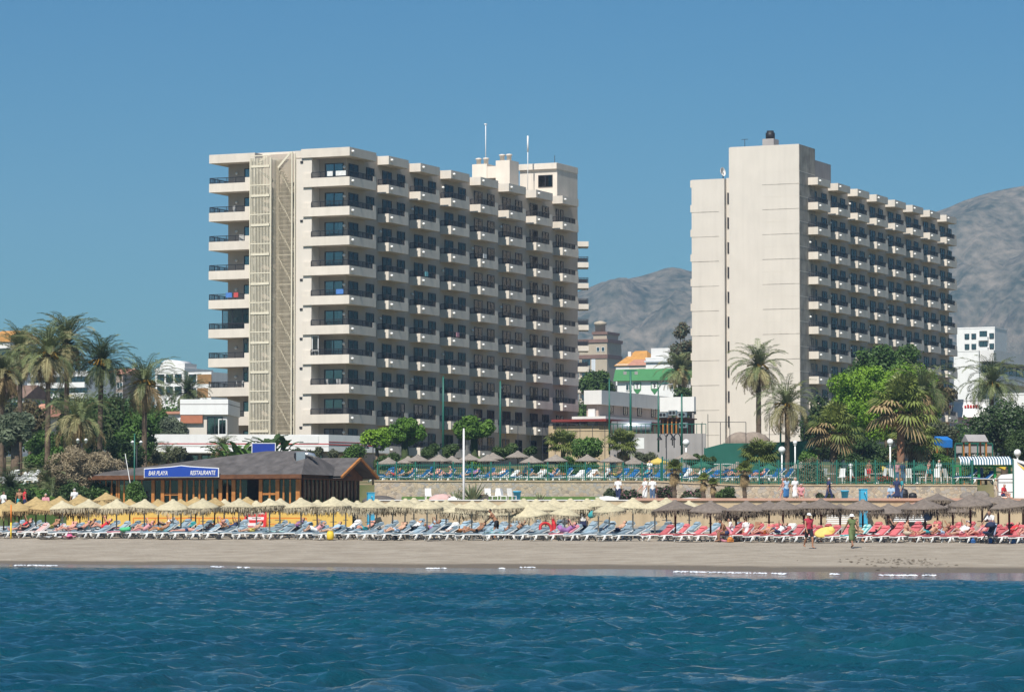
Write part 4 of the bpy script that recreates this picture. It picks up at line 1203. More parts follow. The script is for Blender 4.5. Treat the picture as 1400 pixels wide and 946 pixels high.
r_, w_, h_ = block('service_wall', 'long pale grey service wall with metal rail, below the flat-roofed wing', 832, 965, 593, 625, 348, .6, M_['grey'], phi=math.radians(-6), cat='wall', parapet=0)
q = MB()
for i in range(22): q.box(i * w_ / 21 - .03, i * w_ / 21 + .03, .2, .26, h_, h_ + 1.0)
q.box(0, w_, .19, .27, h_ + .95, h_ + 1.02); q.obj('rail', M_['green_metal'], r_)
r_, w_, h_ = block('beige_screen_wall', 'plain beige wall behind wire netting, under the end of the left hotel', 768, 833, 589, 622, 346, .6, M_['sandwall'], phi=math.radians(-6), cat='wall', parapet=.12)
# duct
c = P(876, 584, 350)
q = MB(); q.tube([(-3, 0, 0), (-1, 0, 0), (1.1, 0, 0), (1.15, 0, 0)], [.62, .65, .65, .60], 16); o = q.obj('air_duct', M_['silver'], None, tuple(c), -.15)
T(o, 'fat silver horizontal air duct resting on the grey service wall', 'duct')
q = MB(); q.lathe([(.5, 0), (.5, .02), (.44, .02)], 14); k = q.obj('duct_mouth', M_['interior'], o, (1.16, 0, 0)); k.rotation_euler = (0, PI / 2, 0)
for dx in (-1.8, .3):
    q = MB(); q.box(dx - .08, dx + .08, -.3, .3, -1.1, -.55); q.obj('cradle', M_['grey'], o)
# white signboard block and pergola with fans
r_, w_, h_ = block('white_hoarding', 'blank white hoarding on dark legs beside the windowless hotel end', 902, 949, 543, 563, 372, .5, M_['white'], phi=PHI, cat='hoarding', parapet=0, base=0)
q = MB()
for x in (.15, w_ * .5, w_ - .3): q.box(x, x + .2, .12, .32, -5.2, 0)
q.box(0, w_, .51, .6, -.3, -.0); q.obj('leg', M_['grey'], r_)
r_, w_, h_ = block('fan_house', 'dark timber lean-to with rooftop fans under the white hoarding', 903, 936, 573, 592, 366, 3, M_['wood_dark'], phi=PHI, parapet=0)
q = MB(); q.box(-.2, w_ + .2, -1.2, 3.2, h_, h_ + .12); q.obj('roof', M_['wood_dark'], r_)
for i in range(6):
    q = MB(); x = .1 + i * (w_ - .25) / 5; q.box(x, x + .14, -1.0, -.86, -1, h_); q.obj('post', M_['wood'], r_)
for (dx, dz) in ((.4, .13), (1.5, .33), (2.6, .13), (2.7, -1.0)):
    q = MB(); q.box(dx, dx + .85, -1.5, -1.0, h_ + dz, h_ + dz + .55); cu = q.obj('fan_unit', M_['silver'], r_)
    for s_ in (.23, .62):
        g = MB(); g.tube([(dx + s_, -1.53, h_ + dz + .28), (dx + s_, -1.5, h_ + dz + .28)], .17, 10); g.obj('fan_grille', M_['black'], cu)

# --- left background
def simple(name, label, px0, px1, pyt, pyb, Y, mt, wins=(), phi=PHI, **k):
    return block(name, label, px0, px1, pyt, pyb, Y, k.pop('depth', 9), mt, phi=phi, wins=wins, **k)
r_, w_, h_ = simple('apartment_block', 'pale block with an ochre roof storey behind the leftmost palms', -14, 14, 468, 560, 620, M_['whitewash'], [(4, 4, 1.3, 1.3, .15, .85, .25, .8, 'dark')], parapet=0)
q = MB(); q.box(-.3, w_ + .3, -.3, 9.3, h_ + .003, h_ + 1.1); gable(q, 0, w_, 0, 9, h_ + 1.1, 1.2); q.obj('roof', ORANGE_TILE, r_)
for j in range(3):
    q = MB(); q.box(0, w_, -.9, -.003, h_ * (.2 + .25 * j), h_ * (.2 + .25 * j) + .7); q.obj('balcony', M_['white'], r_)
r_, w_, h_ = simple('apartment_block', 'long white terraced apartment block glimpsed between the tall left palms', 42, 120, 512, 575, 560, M_['white'], [(9, 4, 1.3, 1.2, .06, .94, .12, .78, 'dark')], parapet=.4)
for j in range(3):
    q = MB(); q.box(0, w_, -1.0, -.003, h_ * (.3 + .23 * j) - .5, h_ * (.3 + .23 * j) + .35); q.obj('balcony', M_['white'], r_)
r_, w_, h_ = simple('apartment_block', 'white and pink low block right of the tall left palms', 118, 168, 516, 570, 600, M_['pinkish'], [(6, 3, 1.2, 1.1, .08, .92, .2, .7, 'white')], parapet=.4)
q = MB(); gable(q, w_ * .5, w_, 0, 8, h_ + .4, 1.2); q.obj('roof', PINKROOF, r_)
r_, w_, h_ = simple('white_house', 'white house with an arched roof loggia above the dark feathery palm', 212, 252, 508, 550, 520, M_['white'], [(3, 2, 1.2, 1.2, .2, .8, .25, .65, 'dark')], parapet=.5)
q = MB(); q.tube([(w_ * .42, .2, h_ + .3), (w_ * .42, 6, h_ + .3)], 1.5, 16); q.obj('barrel_roof', M_['white'], r_)
q = MB(); q.box(w_ * .72, w_ - .1, .3, 4, h_ + .003, h_ + 1.2); q.obj('roof_storey', M_['whitewash'], r_)
r_, w_, h_ = simple('brown_banded_block', 'block with brown panels between white floor bands, touching the left hotel', 257, 289, 509, 556, 500, M_['white'], [(1, 2, 1.2, 1.2, .2, .2, .3, .7, 'dark')], parapet=0)
for j in range(3):
    q = MB(); q.box(w_ * .4, w_ + .03, -.04, -.003, h_ - 1.75 - j * 2.0, h_ - .35 - j * 2.0); q.obj('brown_panel', mat('brown_panel', (.30, .17, .07), .8), r_)
r_, w_, h_ = simple('white_house', 'low white house front below the palms at the left edge', -20, 32, 545, 572, 420, M_['whitewash'], [(6, 1, .9, 1.1, .1, .9, .35, .35, 'dark')], parapet=0, depth=6)
q = MB(); gable(q, 0, w_, 0, 6, h_, 1.7); q.obj('roof', mat('brown_tile', (.20, .13, .10), .9, .2, 1.5), r_)
r_, w_, h_ = simple('tiled_house', 'cottage with a salmon tiled roof between the left palm trunks', 33, 60, 566, 585, 380, M_['whitewash'], [(1, 1, .8, .8, .3, .3, .3, .3, 'dark')], parapet=0, depth=5)
q = MB(); hip(q, 0, w_, 0, 5, h_ - .3, 1.5); q.obj('roof', PINKROOF, r_)
r_, w_, h_ = simple('pool_house', 'flat pale hut roof with terracotta edge beside the grey-green olive tree', 228, 262, 566, 596, 345, M_['whitewash'], [(2, 1, .8, .8, .3, .7, .4, .4, 'dark')], parapet=0, depth=4)
q = MB(); q.box(-.3, w_ + .3, -.3, 4.3, h_, h_ + .25); q.obj('roof', PINKROOF, r_)

# --- right background
r_, w_, h_ = simple('apartment_block', 'white five-storey apartment block right of the windowless hotel, below the mountain', 1308, 1360, 450, 520, 700, M_['white'], [(2, 4, 1.0, 1.1, .27, .45, .2, .80, 'dark'), (1, 4, 1.0, 1.1, .92, .92, .2, .8, 'dark')], parapet=.3)
for j in range(4):
    z = h_ * (.18 + .2 * j)
    q = MB(); q.box(w_ * .58, w_ * .84, -.9, 0, z - .2, z + .55); q.obj('balcony', M_['white'], r_); add_win(r_, w_ * .6, z + .6, w_ * .2, 1.2, 'dark', -.003)
r_, w_, h_ = simple('long_white_building', 'long white building with a deep roof slab behind the right date palm', 1304, 1338, 481, 560, 560, M_['white'], parapet=.15, depth=40)
q = MB(); q.box(w_ + .05, w_ + 2.4, 0.5, 39, h_ - 1.6, h_ + .2); q.obj('roof_slab', M_['whitewash'], r_)
q = MB(); q.box(w_ + .05, w_ + 2.2, 0.5, 39, h_ - 5.0, h_ - 3.6); q.obj('balcony', M_['whitewash'], r_)
for i in range(9): add_win(r_, w_ + .003, h_ - 3.4, 2.0, 1.6, 'dark', 2 + i * 4.1, PI / 2)
r_, w_, h_ = simple('shop_row', 'white shop with a red awning and red lettering, left of the dark round tree', 1300, 1352, 548, 608, 450, M_['white'], [(2, 1, 1.4, 1.5, .15, .8, .1, .1, 'dark')], parapet=.2, depth=8, phi=math.radians(-5))
q = MB(); q.extr([(-.003, h_ * .34), (-1.3, h_ * .16), (-1.3, h_ * .13), (-.003, h_ * .13)], 'x', .5, w_ - .3); q.obj('awning', M_['red'], r_)
q = MB(); q.box(w_ * .3, w_ * .92, -.12, -.003, h_ * .44, h_ * .56); sb = q.obj('sign_board', M_['white'], r_)
q = MB()
for i in range(7): q.box(w_ * .4 + i * .3, w_ * .4 + i * .3 + .2, -.14, -.121, h_ * .47, h_ * .47 + rb.uniform(.25, .45))
q.obj('red_lettering', M_['red'], sb)
q = MB(); q.extr([(-.6, h_ * .62), (-1.0, h_ * .62), (-.003, h_ * .95), (-.003, h_ * .62)], 'x', 0, w_); q.obj('sloping_canopy', M_['whitewash'], r_)
q = MB()
for i in range(6): q.box(w_ * .35 + i * .36, w_ * .35 + i * .36 + .26, -.5, -.4, h_ * .84, h_ * .84 + rb.uniform(.25, .5))
q.obj('red_lettering', M_['red'], r_)
r_, w_, h_ = simple('white_house', 'white house wall at the right edge above the dark round tree', 1366, 1420, 540, 600, 430, M_['white'], [(3, 1, 1.0, 1.2, .2, .8, .5, .5, 'dark')], parapet=.2, depth=8)

# ------------------------------------------------------------------ beach restaurant
Qc = P(411, 690, 229.5)
bar = empty('restaurant', (Qc.x, Qc.y, 3.25), ANG, 'timber and glass beach restaurant with a grey shingle roof and a long blue sign', 'restaurant')
# local frame: x into depth (D1), y to the left along the front (D2); z=0 terrace floor
WF, DP, HW, OV = 16.6, 8.8, 2.25, .75
zs = lambda py, Y=229.5: Z_at(py, Y) - 3.25
mb = MB(); mb.box(.0, DP, 0, WF, -1.5, 0); mb.obj('floor', M_['grey'], bar)
mb = MB(); mb.box(5.0, DP - .3, .8, WF - .4, 0, HW); mb.obj('inner_wall', M_['wood_dark'], bar)
# front glazing on x=0: posts
ys = lambda px: (lambda r: ((Qc.x - r * Qc.y) / (-(-D2.x) * -1 if False else 1)))(0)
def front_y(px):
    r = (px - 700) / F / 1.0
    Yc = Qc.y * CT + 2 * ST; 
    # point Qc + D2*t ; x/(depth) = r
    return (r * (Qc.y * CT + 3 * ST) - Qc.x) / (D2.x - r * D2.y * CT)
post_px = [(117, .22), (210, .24), (223, .26), (247, .30), (302, .26), (320, .28), (357, .26), (380, .28), (408, .30)]
thin_px = [129, 137, 145, 153, 160, 163, 170, 178, 186, 194, 233, 256, 265, 273, 282, 291, 311, 329, 369, 388, 397]
fr = MB()
for px, w in post_px: fr.box(-.10, .12, front_y(px) - w / 2, front_y(px) + w / 2, 0, HW - .25)
fr.obj('post', M_['wood'], bar) if False else None
for px, w in post_px:
    q = MB(); q.box(-.10, .12, front_y(px) - w / 2, front_y(px) + w / 2, 0, HW - .25); q.obj('post', M_['wood'], bar)
for px in thin_px:
    q = MB(); q.box(-.05, .05, front_y(px) - .065, front_y(px) + .065, 0, 1.55); q.box(-.04, .04, front_y(px) - .04, front_y(px) + .04, 1.55, HW - .25); q.obj('mullion', M_['wood'], bar)
q = MB(); q.box(-.12, .14, 0.0, WF, HW - .25, HW + .05); q.obj('header_beam', M_['wood_dark'], bar)
q = MB(); q.box(-.02, .03, front_y(247), front_y(223), .95, 1.1); q.box(-.02, .03, front_y(380), front_y(357), .95, 1.1); q.obj('door_rail', M_['wood'], bar)
q = MB(); q.box(-.012, -.004, .1, front_y(357), .02, HW - .27); q.obj('pane', GLASS_BAR, bar)
q = MB(); q.box(-.012, -.004, front_y(338), WF - .1, .02, HW - .27); q.obj('pane', GLASS_BAR, bar)
# side glazing (faces right), its shade put into a darker wood colour
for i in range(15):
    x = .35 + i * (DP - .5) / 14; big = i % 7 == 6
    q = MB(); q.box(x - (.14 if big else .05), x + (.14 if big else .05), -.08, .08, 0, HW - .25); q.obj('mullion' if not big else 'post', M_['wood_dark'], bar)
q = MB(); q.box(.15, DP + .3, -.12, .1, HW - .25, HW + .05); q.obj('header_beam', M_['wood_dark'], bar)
q = MB(); q.box(.2, DP, -.012, -.004, .02, HW - .27); q.obj('pane', GLASS_BAR, bar)
q = MB(); q.box(DP, DP + .12, .1, WF, 0, HW); q.obj('back_wall', M_['wood_dark'], bar)
# main hip roof, eave just above the header; a raised cap towards the right end
ze = HW + .06; zr = zs(617, 235)
rf = MB(); x0, x1, y0, y1 = -OV, DP * .78, -OV * .6, WF + OV
xm = (x0 + x1) / 2
ridge = [(xm, front_y(405) + .8, zr), (xm, front_y(345) + .6, zr)]
rf.add([(x0, y0, ze), (x1, y0, ze), (x1, y1, ze), (x0, y1, ze), ridge[0], ridge[1], (x0 + .15, y0 + .1, ze - .22), (x1, y0 + .1, ze - .22), (x1, y1 - .1, ze - .22), (x0 + .15, y1 - .1, ze - .22)],
       [(0, 4, 1), (1, 4, 5, 2), (2, 5, 3), (3, 5, 4, 0), (6, 7, 8, 9)])
ro = rf.obj('roof', M_['shingle'], bar)
q = MB(); q.box(x0 - .02, x0 + .06, y0, y1, ze - .26, ze + .02); q.box(x0 + .06, x1, y1 - .06, y1, ze - .26, ze + .02); q.obj('fascia_board', M_['wood_dark'], bar)
# front gable facing right over the rear half: ridge runs along y
gr_ = MB(); gx0, gx1 = 3.9, DP + .75; gxm = (gx0 + gx1) / 2; zg = zs(625.5, 235)
gr_.add([(gx0, -1.1, ze - .05), (gxm, -1.1, zg), (gx1, -1.1, ze - .05), (gx0, 7, ze - .05), (gxm, 7, zg), (gx1, 7, ze - .05),
         (gx0, -1.1, ze - .2), (gxm, -1.1, zg - .17), (gx1, -1.1, ze - .2), (gx0, 7, ze - .2), (gxm, 7, zg - .17), (gx1, 7, ze - .2)],
        [(0, 1, 4, 3), (1, 2, 5, 4), (6, 9, 10, 7), (7, 10, 11, 8), (0, 6, 7, 1), (1, 7, 8, 2)])
gr_.obj('gable_roof', M_['shingle'], bar)
q = MB(); q.bar((gx0, -1.13, ze - .12), (gxm, -1.13, zg - .07), .16); q.bar((gxm, -1.13, zg - .07), (gx1, -1.13, ze - .12), .16); q.bar((gxm, -1.0, zg - .2), (gxm, -.2, zg - .2), .14); q.obj('barge_board', M_['wood'], bar)
q = MB(); q.extr([(gx0 + .5, ze - .1), (gx1 - .5, ze - .1), (gxm, zg - .25)], 'y', -.15, -.02); q.obj('gable_panel', M_['wood_dark'], bar)
# plant on the roof
# blue board on the ridge
bc = P(345, 618.5, 236); wbd = (376 - 345) / F * 236
bb = MB(); bb.box(0, wbd, -.06, .06, 0, .62); hb = bb.obj('roof_board', M_['blue'], bar); 
Minv = Matrix.Rotation(-ANG, 3, 'Z')
lp_ = Minv @ Vector((bc.x - Qc.x, bc.y - Qc.y, 0)); hb.location = (lp_.x, lp_.y, bc.z - 3.25); hb.rotation_euler = (0, 0, -ANG)
q = MB()
q.box(-.05, wbd + .05, -.07, .07, .62, .67); q.box(-.05, 0, -.07, .07, -.05, .62); q.box(wbd, wbd + .05, -.07, .07, -.05, .62); q.obj('board_frame', M_['white'], hb)
q = MB(); q.box(.2, .28, -.04, .04, -.7, 0); q.box(wbd - .28, wbd - .2, -.04, .04, -.7, 0); q.obj('board_leg', M_['dark'], hb)
acp = P(405, 630, 231.2); acl = Matrix.Rotation(-ANG, 3, 'Z') @ Vector((acp.x - Qc.x, acp.y - Qc.y, 0)); acz = acp.z - 3.25
q = MB(); q.box(0, .62, 0, .8, -.2, .62); ac = q.obj('cooling_unit', M_['silver'], bar, (acl.x, acl.y, acz), -ANG + .25)
q = MB(); q.box(-.03, 0, .08, .7, .0, .55); q.obj('intake', M_['black'], ac)
q = MB(); q.tube([(.6, .5, .42), (.9, .5, .46), (1.25, .5, .40), (1.35, .5, .2)], .17, 10); q.obj('duct', M_['silver'], ac)
# sign with lettering, hung on the eave
s0, s1 = front_y(307), front_y(207); WS = s1 - s0
sg = bpy.data.objects.new('sign', None); link(sg, bar); KIDS.setdefault(bar.name, []).append(sg)
zb_ = zs(650.5); h1, h2 = .52, .72
sg.location = (x0 - .12, s1, zb_); sg.rotation_euler = (0, 0, -PI / 2)
BLUE = mat('sign_blue', (.017, .06, .33), .45, .05, 2, spec=.4)
prof = lambda k: [(0 - k, -k), (WS + k, -k), (WS + k, h1 + k), (WS * .62, h2 - .07 + k), (WS * .5, h2 + k), (WS * .38, h2 - .07 + k), (0 - k, h1 + k)]
q = MB(); q.extr(prof(0)[::-1], 'y', -.09, 0); q.obj('sign_panel', BLUE, sg)
q = MB(); q.extr(prof(.06)[::-1], 'y', -.05, .03); q.obj('sign_border', M_['white'], sg)
def text(body, size, parent, loc, mt, shear=.25, name='lettering', width=None):
    cu = bpy.data.curves.new(name, 'FONT'); cu.body = body; cu.size = size; cu.shear = shear; cu.extrude = .008; cu.offset = .003
    o = bpy.data.objects.new(name, cu); link(o, parent); o.location = loc; o.rotation_euler = (PI / 2, 0, 0); cu.materials.append(mt)
    bpy.context.view_layer.update()
    me = bpy.data.meshes.new_from_object(o, depsgraph=bpy.context.evaluated_depsgraph_get())
    me.materials.clear(); me.materials.append(mt)
    q = put(name, me, parent, loc); q.rotation_euler = (PI / 2, 0, 0)
    bpy.data.objects.remove(o)
    xs = [v.co.x for v in me.vertices]
    if width: q.scale = (width / (max(xs) - min(xs)), 1, 1)
    return q
text('BAR PLAYA', .42, sg, (WS * .055, -.105, .11), M_['white'], width=WS * .26)
text('RESTAURANTE', .42, sg, (WS * .625, -.105, .11), M_['white'], width=WS * .345)
# terrace front below the restaurant: yellow wall, red steps, orange rails
TX0, TX1, TY = X_at(92, 227, 2.5), X_at(482, 227, 2.5), 226.6
SX = X_at(350, 227, 2.5)
tw_ = empty('terrace_wall', (0, TY, 1.5), 0, 'bright yellow terrace wall below the timber restaurant', 'wall')
q = MB(); q.box(TX0, SX - .75, 0, .3, 0, 1.62); q.box(SX + .75, TX1, 0, .3, 0, 1.62); q.box(SX - .75, SX + .75, 2.3, 2.5, 0, 1.6); q.obj('wall_face', M_['yellow_wall'], tw_)
q = MB(); q.box(TX0, SX - .75, .3, 13, 1.50, 1.66); q.box(SX + .75, TX1, .3, 3.0, 1.50, 1.66); q.obj('terrace_floor', M_['grey'], tw_)
q = MB(); q.box(TX0, SX - .75, -.05, .34, 1.62, 1.70); q.obj('coping', M_['white'], tw_)
q = MB(); q.box(SX + .75, TX1, -.05, .34, 1.62, 1.70); q.obj('coping', M_['white'], tw_)
for k, px in enumerate((238, 295, 312, 385, 392)):
    q = MB(); r = random.Random(k); x = X_at(px, TY, 2.5)
    for j in range(7):
        a = r.uniform(.3, 2.8); l = r.uniform(.35, .7); p = Vector((x + (j - 3) * .12, -.012, .5)); e = p + Vector((math.cos(a) * l, 0, abs(math.sin(a)) * l))
        q.add([p + Vector((.03, 0, 0)), p - Vector((.03, 0, 0)), p.lerp(e, .6) - Vector((.06, 0, .02)), e, p.lerp(e, .6) + Vector((.06, 0, .02))], [(0, 1, 2, 3, 4)])
    q.obj('painted_plant', M_['green_metal'], tw_)
stp = empty('steps', (SX, TY, 1.5), 0, 'red and white beach steps through the yellow terrace wall', 'steps')
q = MB()
for j in range(8): q.box(-.55, .55, -1.1 + j * .27, 1.2, j * .2, j * .2 + .2, 0 if j % 2 == 0 else 1)
q.obj('tread', [M_['red'], M_['white']], stp)
for x in (-.74, .56):
    q = MB(); q.extr([(-1.4, -.1), (1.3, -.1), (1.3, 1.95), (-1.4, .35)], 'x', x, x + .18); q.obj('side_wall', M_['red'], stp)
rl_ = empty('handrail', (0, TY, 1.5), 0, 'orange timber handrail before the yellow terrace wall', 'railing')
for xa, xb in ((TX0 + 4.5, SX - .8), (SX + .8, SX + 3.4)):
    q = MB(); q.bar((xa, -.5, 1.12), (xb, -.5, 1.12), .08); q.bar((xa, -.5, .72), (xb, -.5, .72), .06); q.obj('top_rail', M_['orange'], rl_)
    n = int((xb - xa) / 1.4)
    for i in range(n + 1):
        q = MB(); x = xa + (xb - xa) * i / n; q.bar((x, -.5, .1), (x, -.5, 1.14), .07, up=(1, 0, 0)); q.obj('rail_post', M_['orange'], rl_)
# ------------------------------------------------------------------ walls, fences and what stands on the sand
def nth(n):
    ones = 'first second third fourth fifth sixth seventh eighth ninth tenth eleventh twelfth thirteenth fourteenth fifteenth sixteenth seventeenth eighteenth nineteenth'.split()
    if n <= 19: return ones[n - 1]
    tens = {2: 'twent', 3: 'thirt', 4: 'fort', 5: 'fift', 6: 'sixt', 7: 'sevent', 8: 'eight'}[n // 10]
    return tens + 'ieth' if n % 10 == 0 else tens + 'y-' + ones[n % 10 - 1]

# beach retaining wall with coping
q = MB(); xa, xb = -9.6, 60
bw = empty('beach_wall', (0, 229, 0), 0, 'sand-coloured retaining wall with a terracotta coping behind the straw parasols', 'wall')
q.box(xa, xb, .0, .5, 1.2, 3.80); q.obj('wall_face', M_['sandwall'], bw)
q = MB(); q.box(X_at(868, 229, 3.8), xb, -.12, .58, 3.803, 3.97); q.obj('coping', M_['coping'], bw)
q = MB(); q.box(xa, X_at(868, 229, 3.8) - .02, -.06, .55, 3.803, 3.87); q.obj('coping', M_['whitewash'], bw)
# stone terrace wall
def stone_mat():
    m, nt, b = _new('rubble_stone'); N, L = nt.nodes, nt.links
    tc = N.new('ShaderNodeTexCoord'); mp = N.new('ShaderNodeMapping'); mp.inputs['Scale'].default_value = (1, 1, 1.25)
    nz = N.new('ShaderNodeTexNoise'); nz.inputs['Scale'].default_value = 3; ad = N.new('ShaderNodeMix'); ad.data_type = 'RGBA'; ad.inputs['Factor'].default_value = .12
    L.new(tc.outputs['Object'], mp.inputs['Vector']); L.new(mp.outputs[0], nz.inputs['Vector']); L.new(mp.outputs[0], ad.inputs['A']); L.new(nz.outputs['Color'], ad.inputs['B'])
    v = N.new('ShaderNodeTexVoronoi'); v.inputs['Scale'].default_value = 4.2
    e = N.new('ShaderNodeTexVoronoi'); e.feature = 'DISTANCE_TO_EDGE'; e.inputs['Scale'].default_value = 4.2
    L.new(ad.outputs['Result'], v.inputs['Vector']); L.new(ad.outputs['Result'], e.inputs['Vector'])
    sp = N.new('ShaderNodeSeparateColor'); L.new(v.outputs['Color'], sp.inputs[0])
    rp = N.new('ShaderNodeValToRGB'); c = rp.color_ramp
    c.elements[0].color = (.27, .235, .20, 1); c.elements[1].color = (.38, .29, .21, 1)
    for p, col in ((.25, (.50, .40, .28, 1)), (.5, (.34, .32, .30, 1)), (.75, (.54, .44, .32, 1))):
        k = c.elements.new(p); k.color = col
    L.new(sp.outputs[0], rp.inputs['Fac'])
    mr = N.new('ShaderNodeMapRange'); mr.inputs['From Max'].default_value = .045; L.new(e.outputs['Distance'], mr.inputs['Value'])
    mx = N.new('ShaderNodeMix'); mx.data_type = 'RGBA'; L.new(mr.outputs[0], mx.inputs['Factor']); mx.inputs['A'].default_value = (.52, .44, .33, 1); L.new(rp.outputs['Color'], mx.inputs['B'])
    L.new(mx.outputs['Result'], b.inputs['Base Color']); b.inputs['Roughness'].default_value = .95; b.inputs['Specular IOR Level'].default_value = .15
    bp = N.new('ShaderNodeBump'); bp.inputs['Strength'].default_value = .6; bp.inputs['Distance'].default_value = .06; L.new(mr.outputs[0], bp.inputs['Height']); L.new(bp.outputs['Normal'], b.inputs['Normal'])
    return m
STONE = stone_mat()
WY = 246.0
xl, xr_ = X_at(512, WY, 5), X_at(1336, WY, 5)
zl, zr2 = Z_at(658, WY), Z_at(664, WY)
sw = empty('stone_wall', (0, WY, 0), 0, 'rubble stone terrace wall below the green fence', 'wall')
q = MB(); xm2 = X_at(900, WY, 5)
q.extr([(xl, 3.2), (xr_, 3.2), (xr_, zr2), (X_at(1010, WY, 5), zr2), (xm2, Z_at(659, WY)), (xl, zl)], 'y', 0, .6); q.obj('wall_face', STONE, sw)
q = MB(); q.extr([(xl, zl + .003), (xm2, Z_at(659, WY) + .003), (X_at(1010, WY, 5), zr2 + .003), (xr_, zr2 + .003), (xr_, zr2 + .1), (X_at(1010, WY, 5), zr2 + .1), (xm2, Z_at(659, WY) + .1), (xl, zl + .1)], 'y', -.06, .66); q.obj('coping', M_['sandwall'], sw)
# boulders at the wall's right end
BOULD = mat('boulder', (.22, .19, .165), .95, .3, 2, .4, 8)
for k, (px, py, s, lb) in enumerate(((1322, 676, .55, 'grey-brown boulder at the right end of the stone wall, left of its pair'), (1342, 674, .62, 'tall grey-brown boulder beside the man in beige'))):
    c = P(px, py, 244.6); q = MB(); q.ell((0, 0, 0), (s, s * .8, s * .9), 12)
    r = random.Random(k); q.v = [tuple(Vector(v) * r.uniform(.85, 1.1)) for v in q.v]
    T(q.obj('boulder', BOULD, None, (c.x, c.y, 3.7 + s * .7)), lb, 'boulder')

# green fence: posts are parts, the bars of each panel one part
def fence(label, px0, px1, zf, hgt, npost):
    f = empty('fence', (0, WY + .35, 0), 0, label, 'fence')
    x0, x1 = X_at(px0, WY, 5.5), X_at(px1, WY, 5.5)
    for i in range(npost):
        a = x0 + (x1 - x0) * i / (npost - 1); z = zf(a)
        q = MB(); q.box(a - .06, a + .06, -.06, .06, z, z + hgt + .12); q.obj('post', M_['green_metal'], f)
        if i < npost - 1:
            b = x0 + (x1 - x0) * (i + 1) / (npost - 1); z2 = zf(b); q = MB(); n = int((b - a) / .15)
            for k in range(1, n): 
                x = a + (b - a) * k / n; zz = z + (z2 - z) * k / n
                q.box(x - .018, x + .018, -.018, .018, zz + .05, zz + hgt)
            for h in (.18, hgt - .15): q.bar((a + .06, 0, z + h), (b - .06, 0, z2 + h), .05)
            q.obj('bar_panel', M_['green_metal'], f)
ztop = lambda x: np.interp(x, [xl, xm2, X_at(1010, WY, 5), xr_], [zl, Z_at(659, WY), zr2, zr2]) + .1
fence('green railing fence along the left half of the stone wall, before blue loungers', 516, 904, ztop, 1.22, 16)
fence('taller green railing fence along the right half of the stone wall', 906, 1330, ztop, 1.65, 17)

# ---------------- straw parasols
STRAW = {'pale': mat('pale_straw', (.50, .44, .295), .95, .16, 5, .5, 40, rand=.06), 'gold': mat('golden_straw', (.41, .295, .135), .95, .18, 5, .5, 40, rand=.08),
         'grey': mat('weathered_straw', (.19, .155, .13), .95, .22, 5, .5, 40, rand=.12), 'green': mat('green_canvas', (.03, .13, .08), .8, .1, 2), 'yellow': mat('yellow_canvas', (.55, .42, .10), .8, .1, 2),
         'white': mat('white_canvas', (.75, .74, .72), .8, .05, 2), 'tgrey': mat('grey_thatch', (.26, .225, .19), .95, .2, 5, .5, 40, rand=.08)}
FRINGE = {k: mat(k + '_fringe', c, .95, .3, 8, rand=.1) for k, c in (('pale', (.43, .365, .25)), ('gold', (.36, .25, .12)), ('grey', (.17, .135, .10)), ('tgrey', (.2, .17, .14)))}
POLE = {'pale': mat('pale_pole', (.62, .58, .50), .8, .15, 3, rand=.3), 'gold': mat('brown_pole', (.12, .07, .05), .8, .15, 3), 'grey': mat('red_brown_pole', (.17, .05, .035), .8, .2, 3, rand=.3), 'tgrey': mat('terrace_pole', (.16, .13, .1), .8, .1, 3), 'green': M_['green_metal'], 'yellow': M_['plastic'], 'white': M_['plastic']}
def thatch_mesh(kind, R, rise, seed):
    random.seed(seed); mb = MB()
    prof = [(.03, rise + .05), (.09, rise + .045), (.14, rise - .03), (R * .3, rise * .74), (R * .62, rise * .42), (R * .88, rise * .14), (R, -.02), (R * .985, -.05), (R * .8, .06), (.05, rise - .14)]
    mb.lathe(prof, 22, wob=.025)
    return mb.mesh('canopy', STRAW[kind])
def fringe_mesh(kind, R, seed, ln=.28, n=230):
    r = random.Random(seed); V, Q = [], []
    for i in range(n):
        a = r.uniform(0, 2 * PI); rr = R * r.uniform(.93, 1.0); l = ln * r.uniform(.4, 1.25); w = r.uniform(.012, .035)
        c = Vector((math.cos(a) * rr, math.sin(a) * rr, .02)); t = Vector((-math.sin(a), math.cos(a), 0)); d = Vector((math.cos(a) * r.uniform(-.2, .35), math.sin(a) * r.uniform(-.2, .35), -1)).normalized()
        o = len(V); V += [tuple(c - t * w), tuple(c + t * w), tuple(c + d * l + t * w * .4), tuple(c + d * l - t * w * .4)]; Q.append((o, o + 1, o + 2, o + 3))
    return np_mesh('fringe', np.array(V), np.array(Q), FRINGE[kind])
def canvas_mesh(kind, R, rise):
    mb = MB(); mb.lathe([(.04, rise + .05), (.06, rise), (R * .5, rise * .55), (R, 0), (R, -.14), (R * .97, -.14), (R * .97, -.02), (.05, rise - .06)], 8, sm=False); return mb.mesh('canopy', STRAW[kind])
UM = {}
for kind, R, rise in (('pale', 1.1, .52), ('gold', 1.1, .54), ('grey', 1.3, .52), ('tgrey', .98, .46)):
    UM[kind] = [(thatch_mesh(kind, R, rise, s), fringe_mesh(kind, R, s, ln=.31 if kind != 'tgrey' else .12, n=330 if kind != 'tgrey' else 140)) for s in range(3)]
for kind in ('green', 'yellow', 'white'): UM[kind] = [(canvas_mesh(kind, 1.0, .42), None)]
RISE = {'pale': .57, 'gold': .59, 'grey': .57, 'tgrey': .51, 'green': .47, 'yellow': .47, 'white': .47}
pole_mesh = {}
rk = random.Random(9)
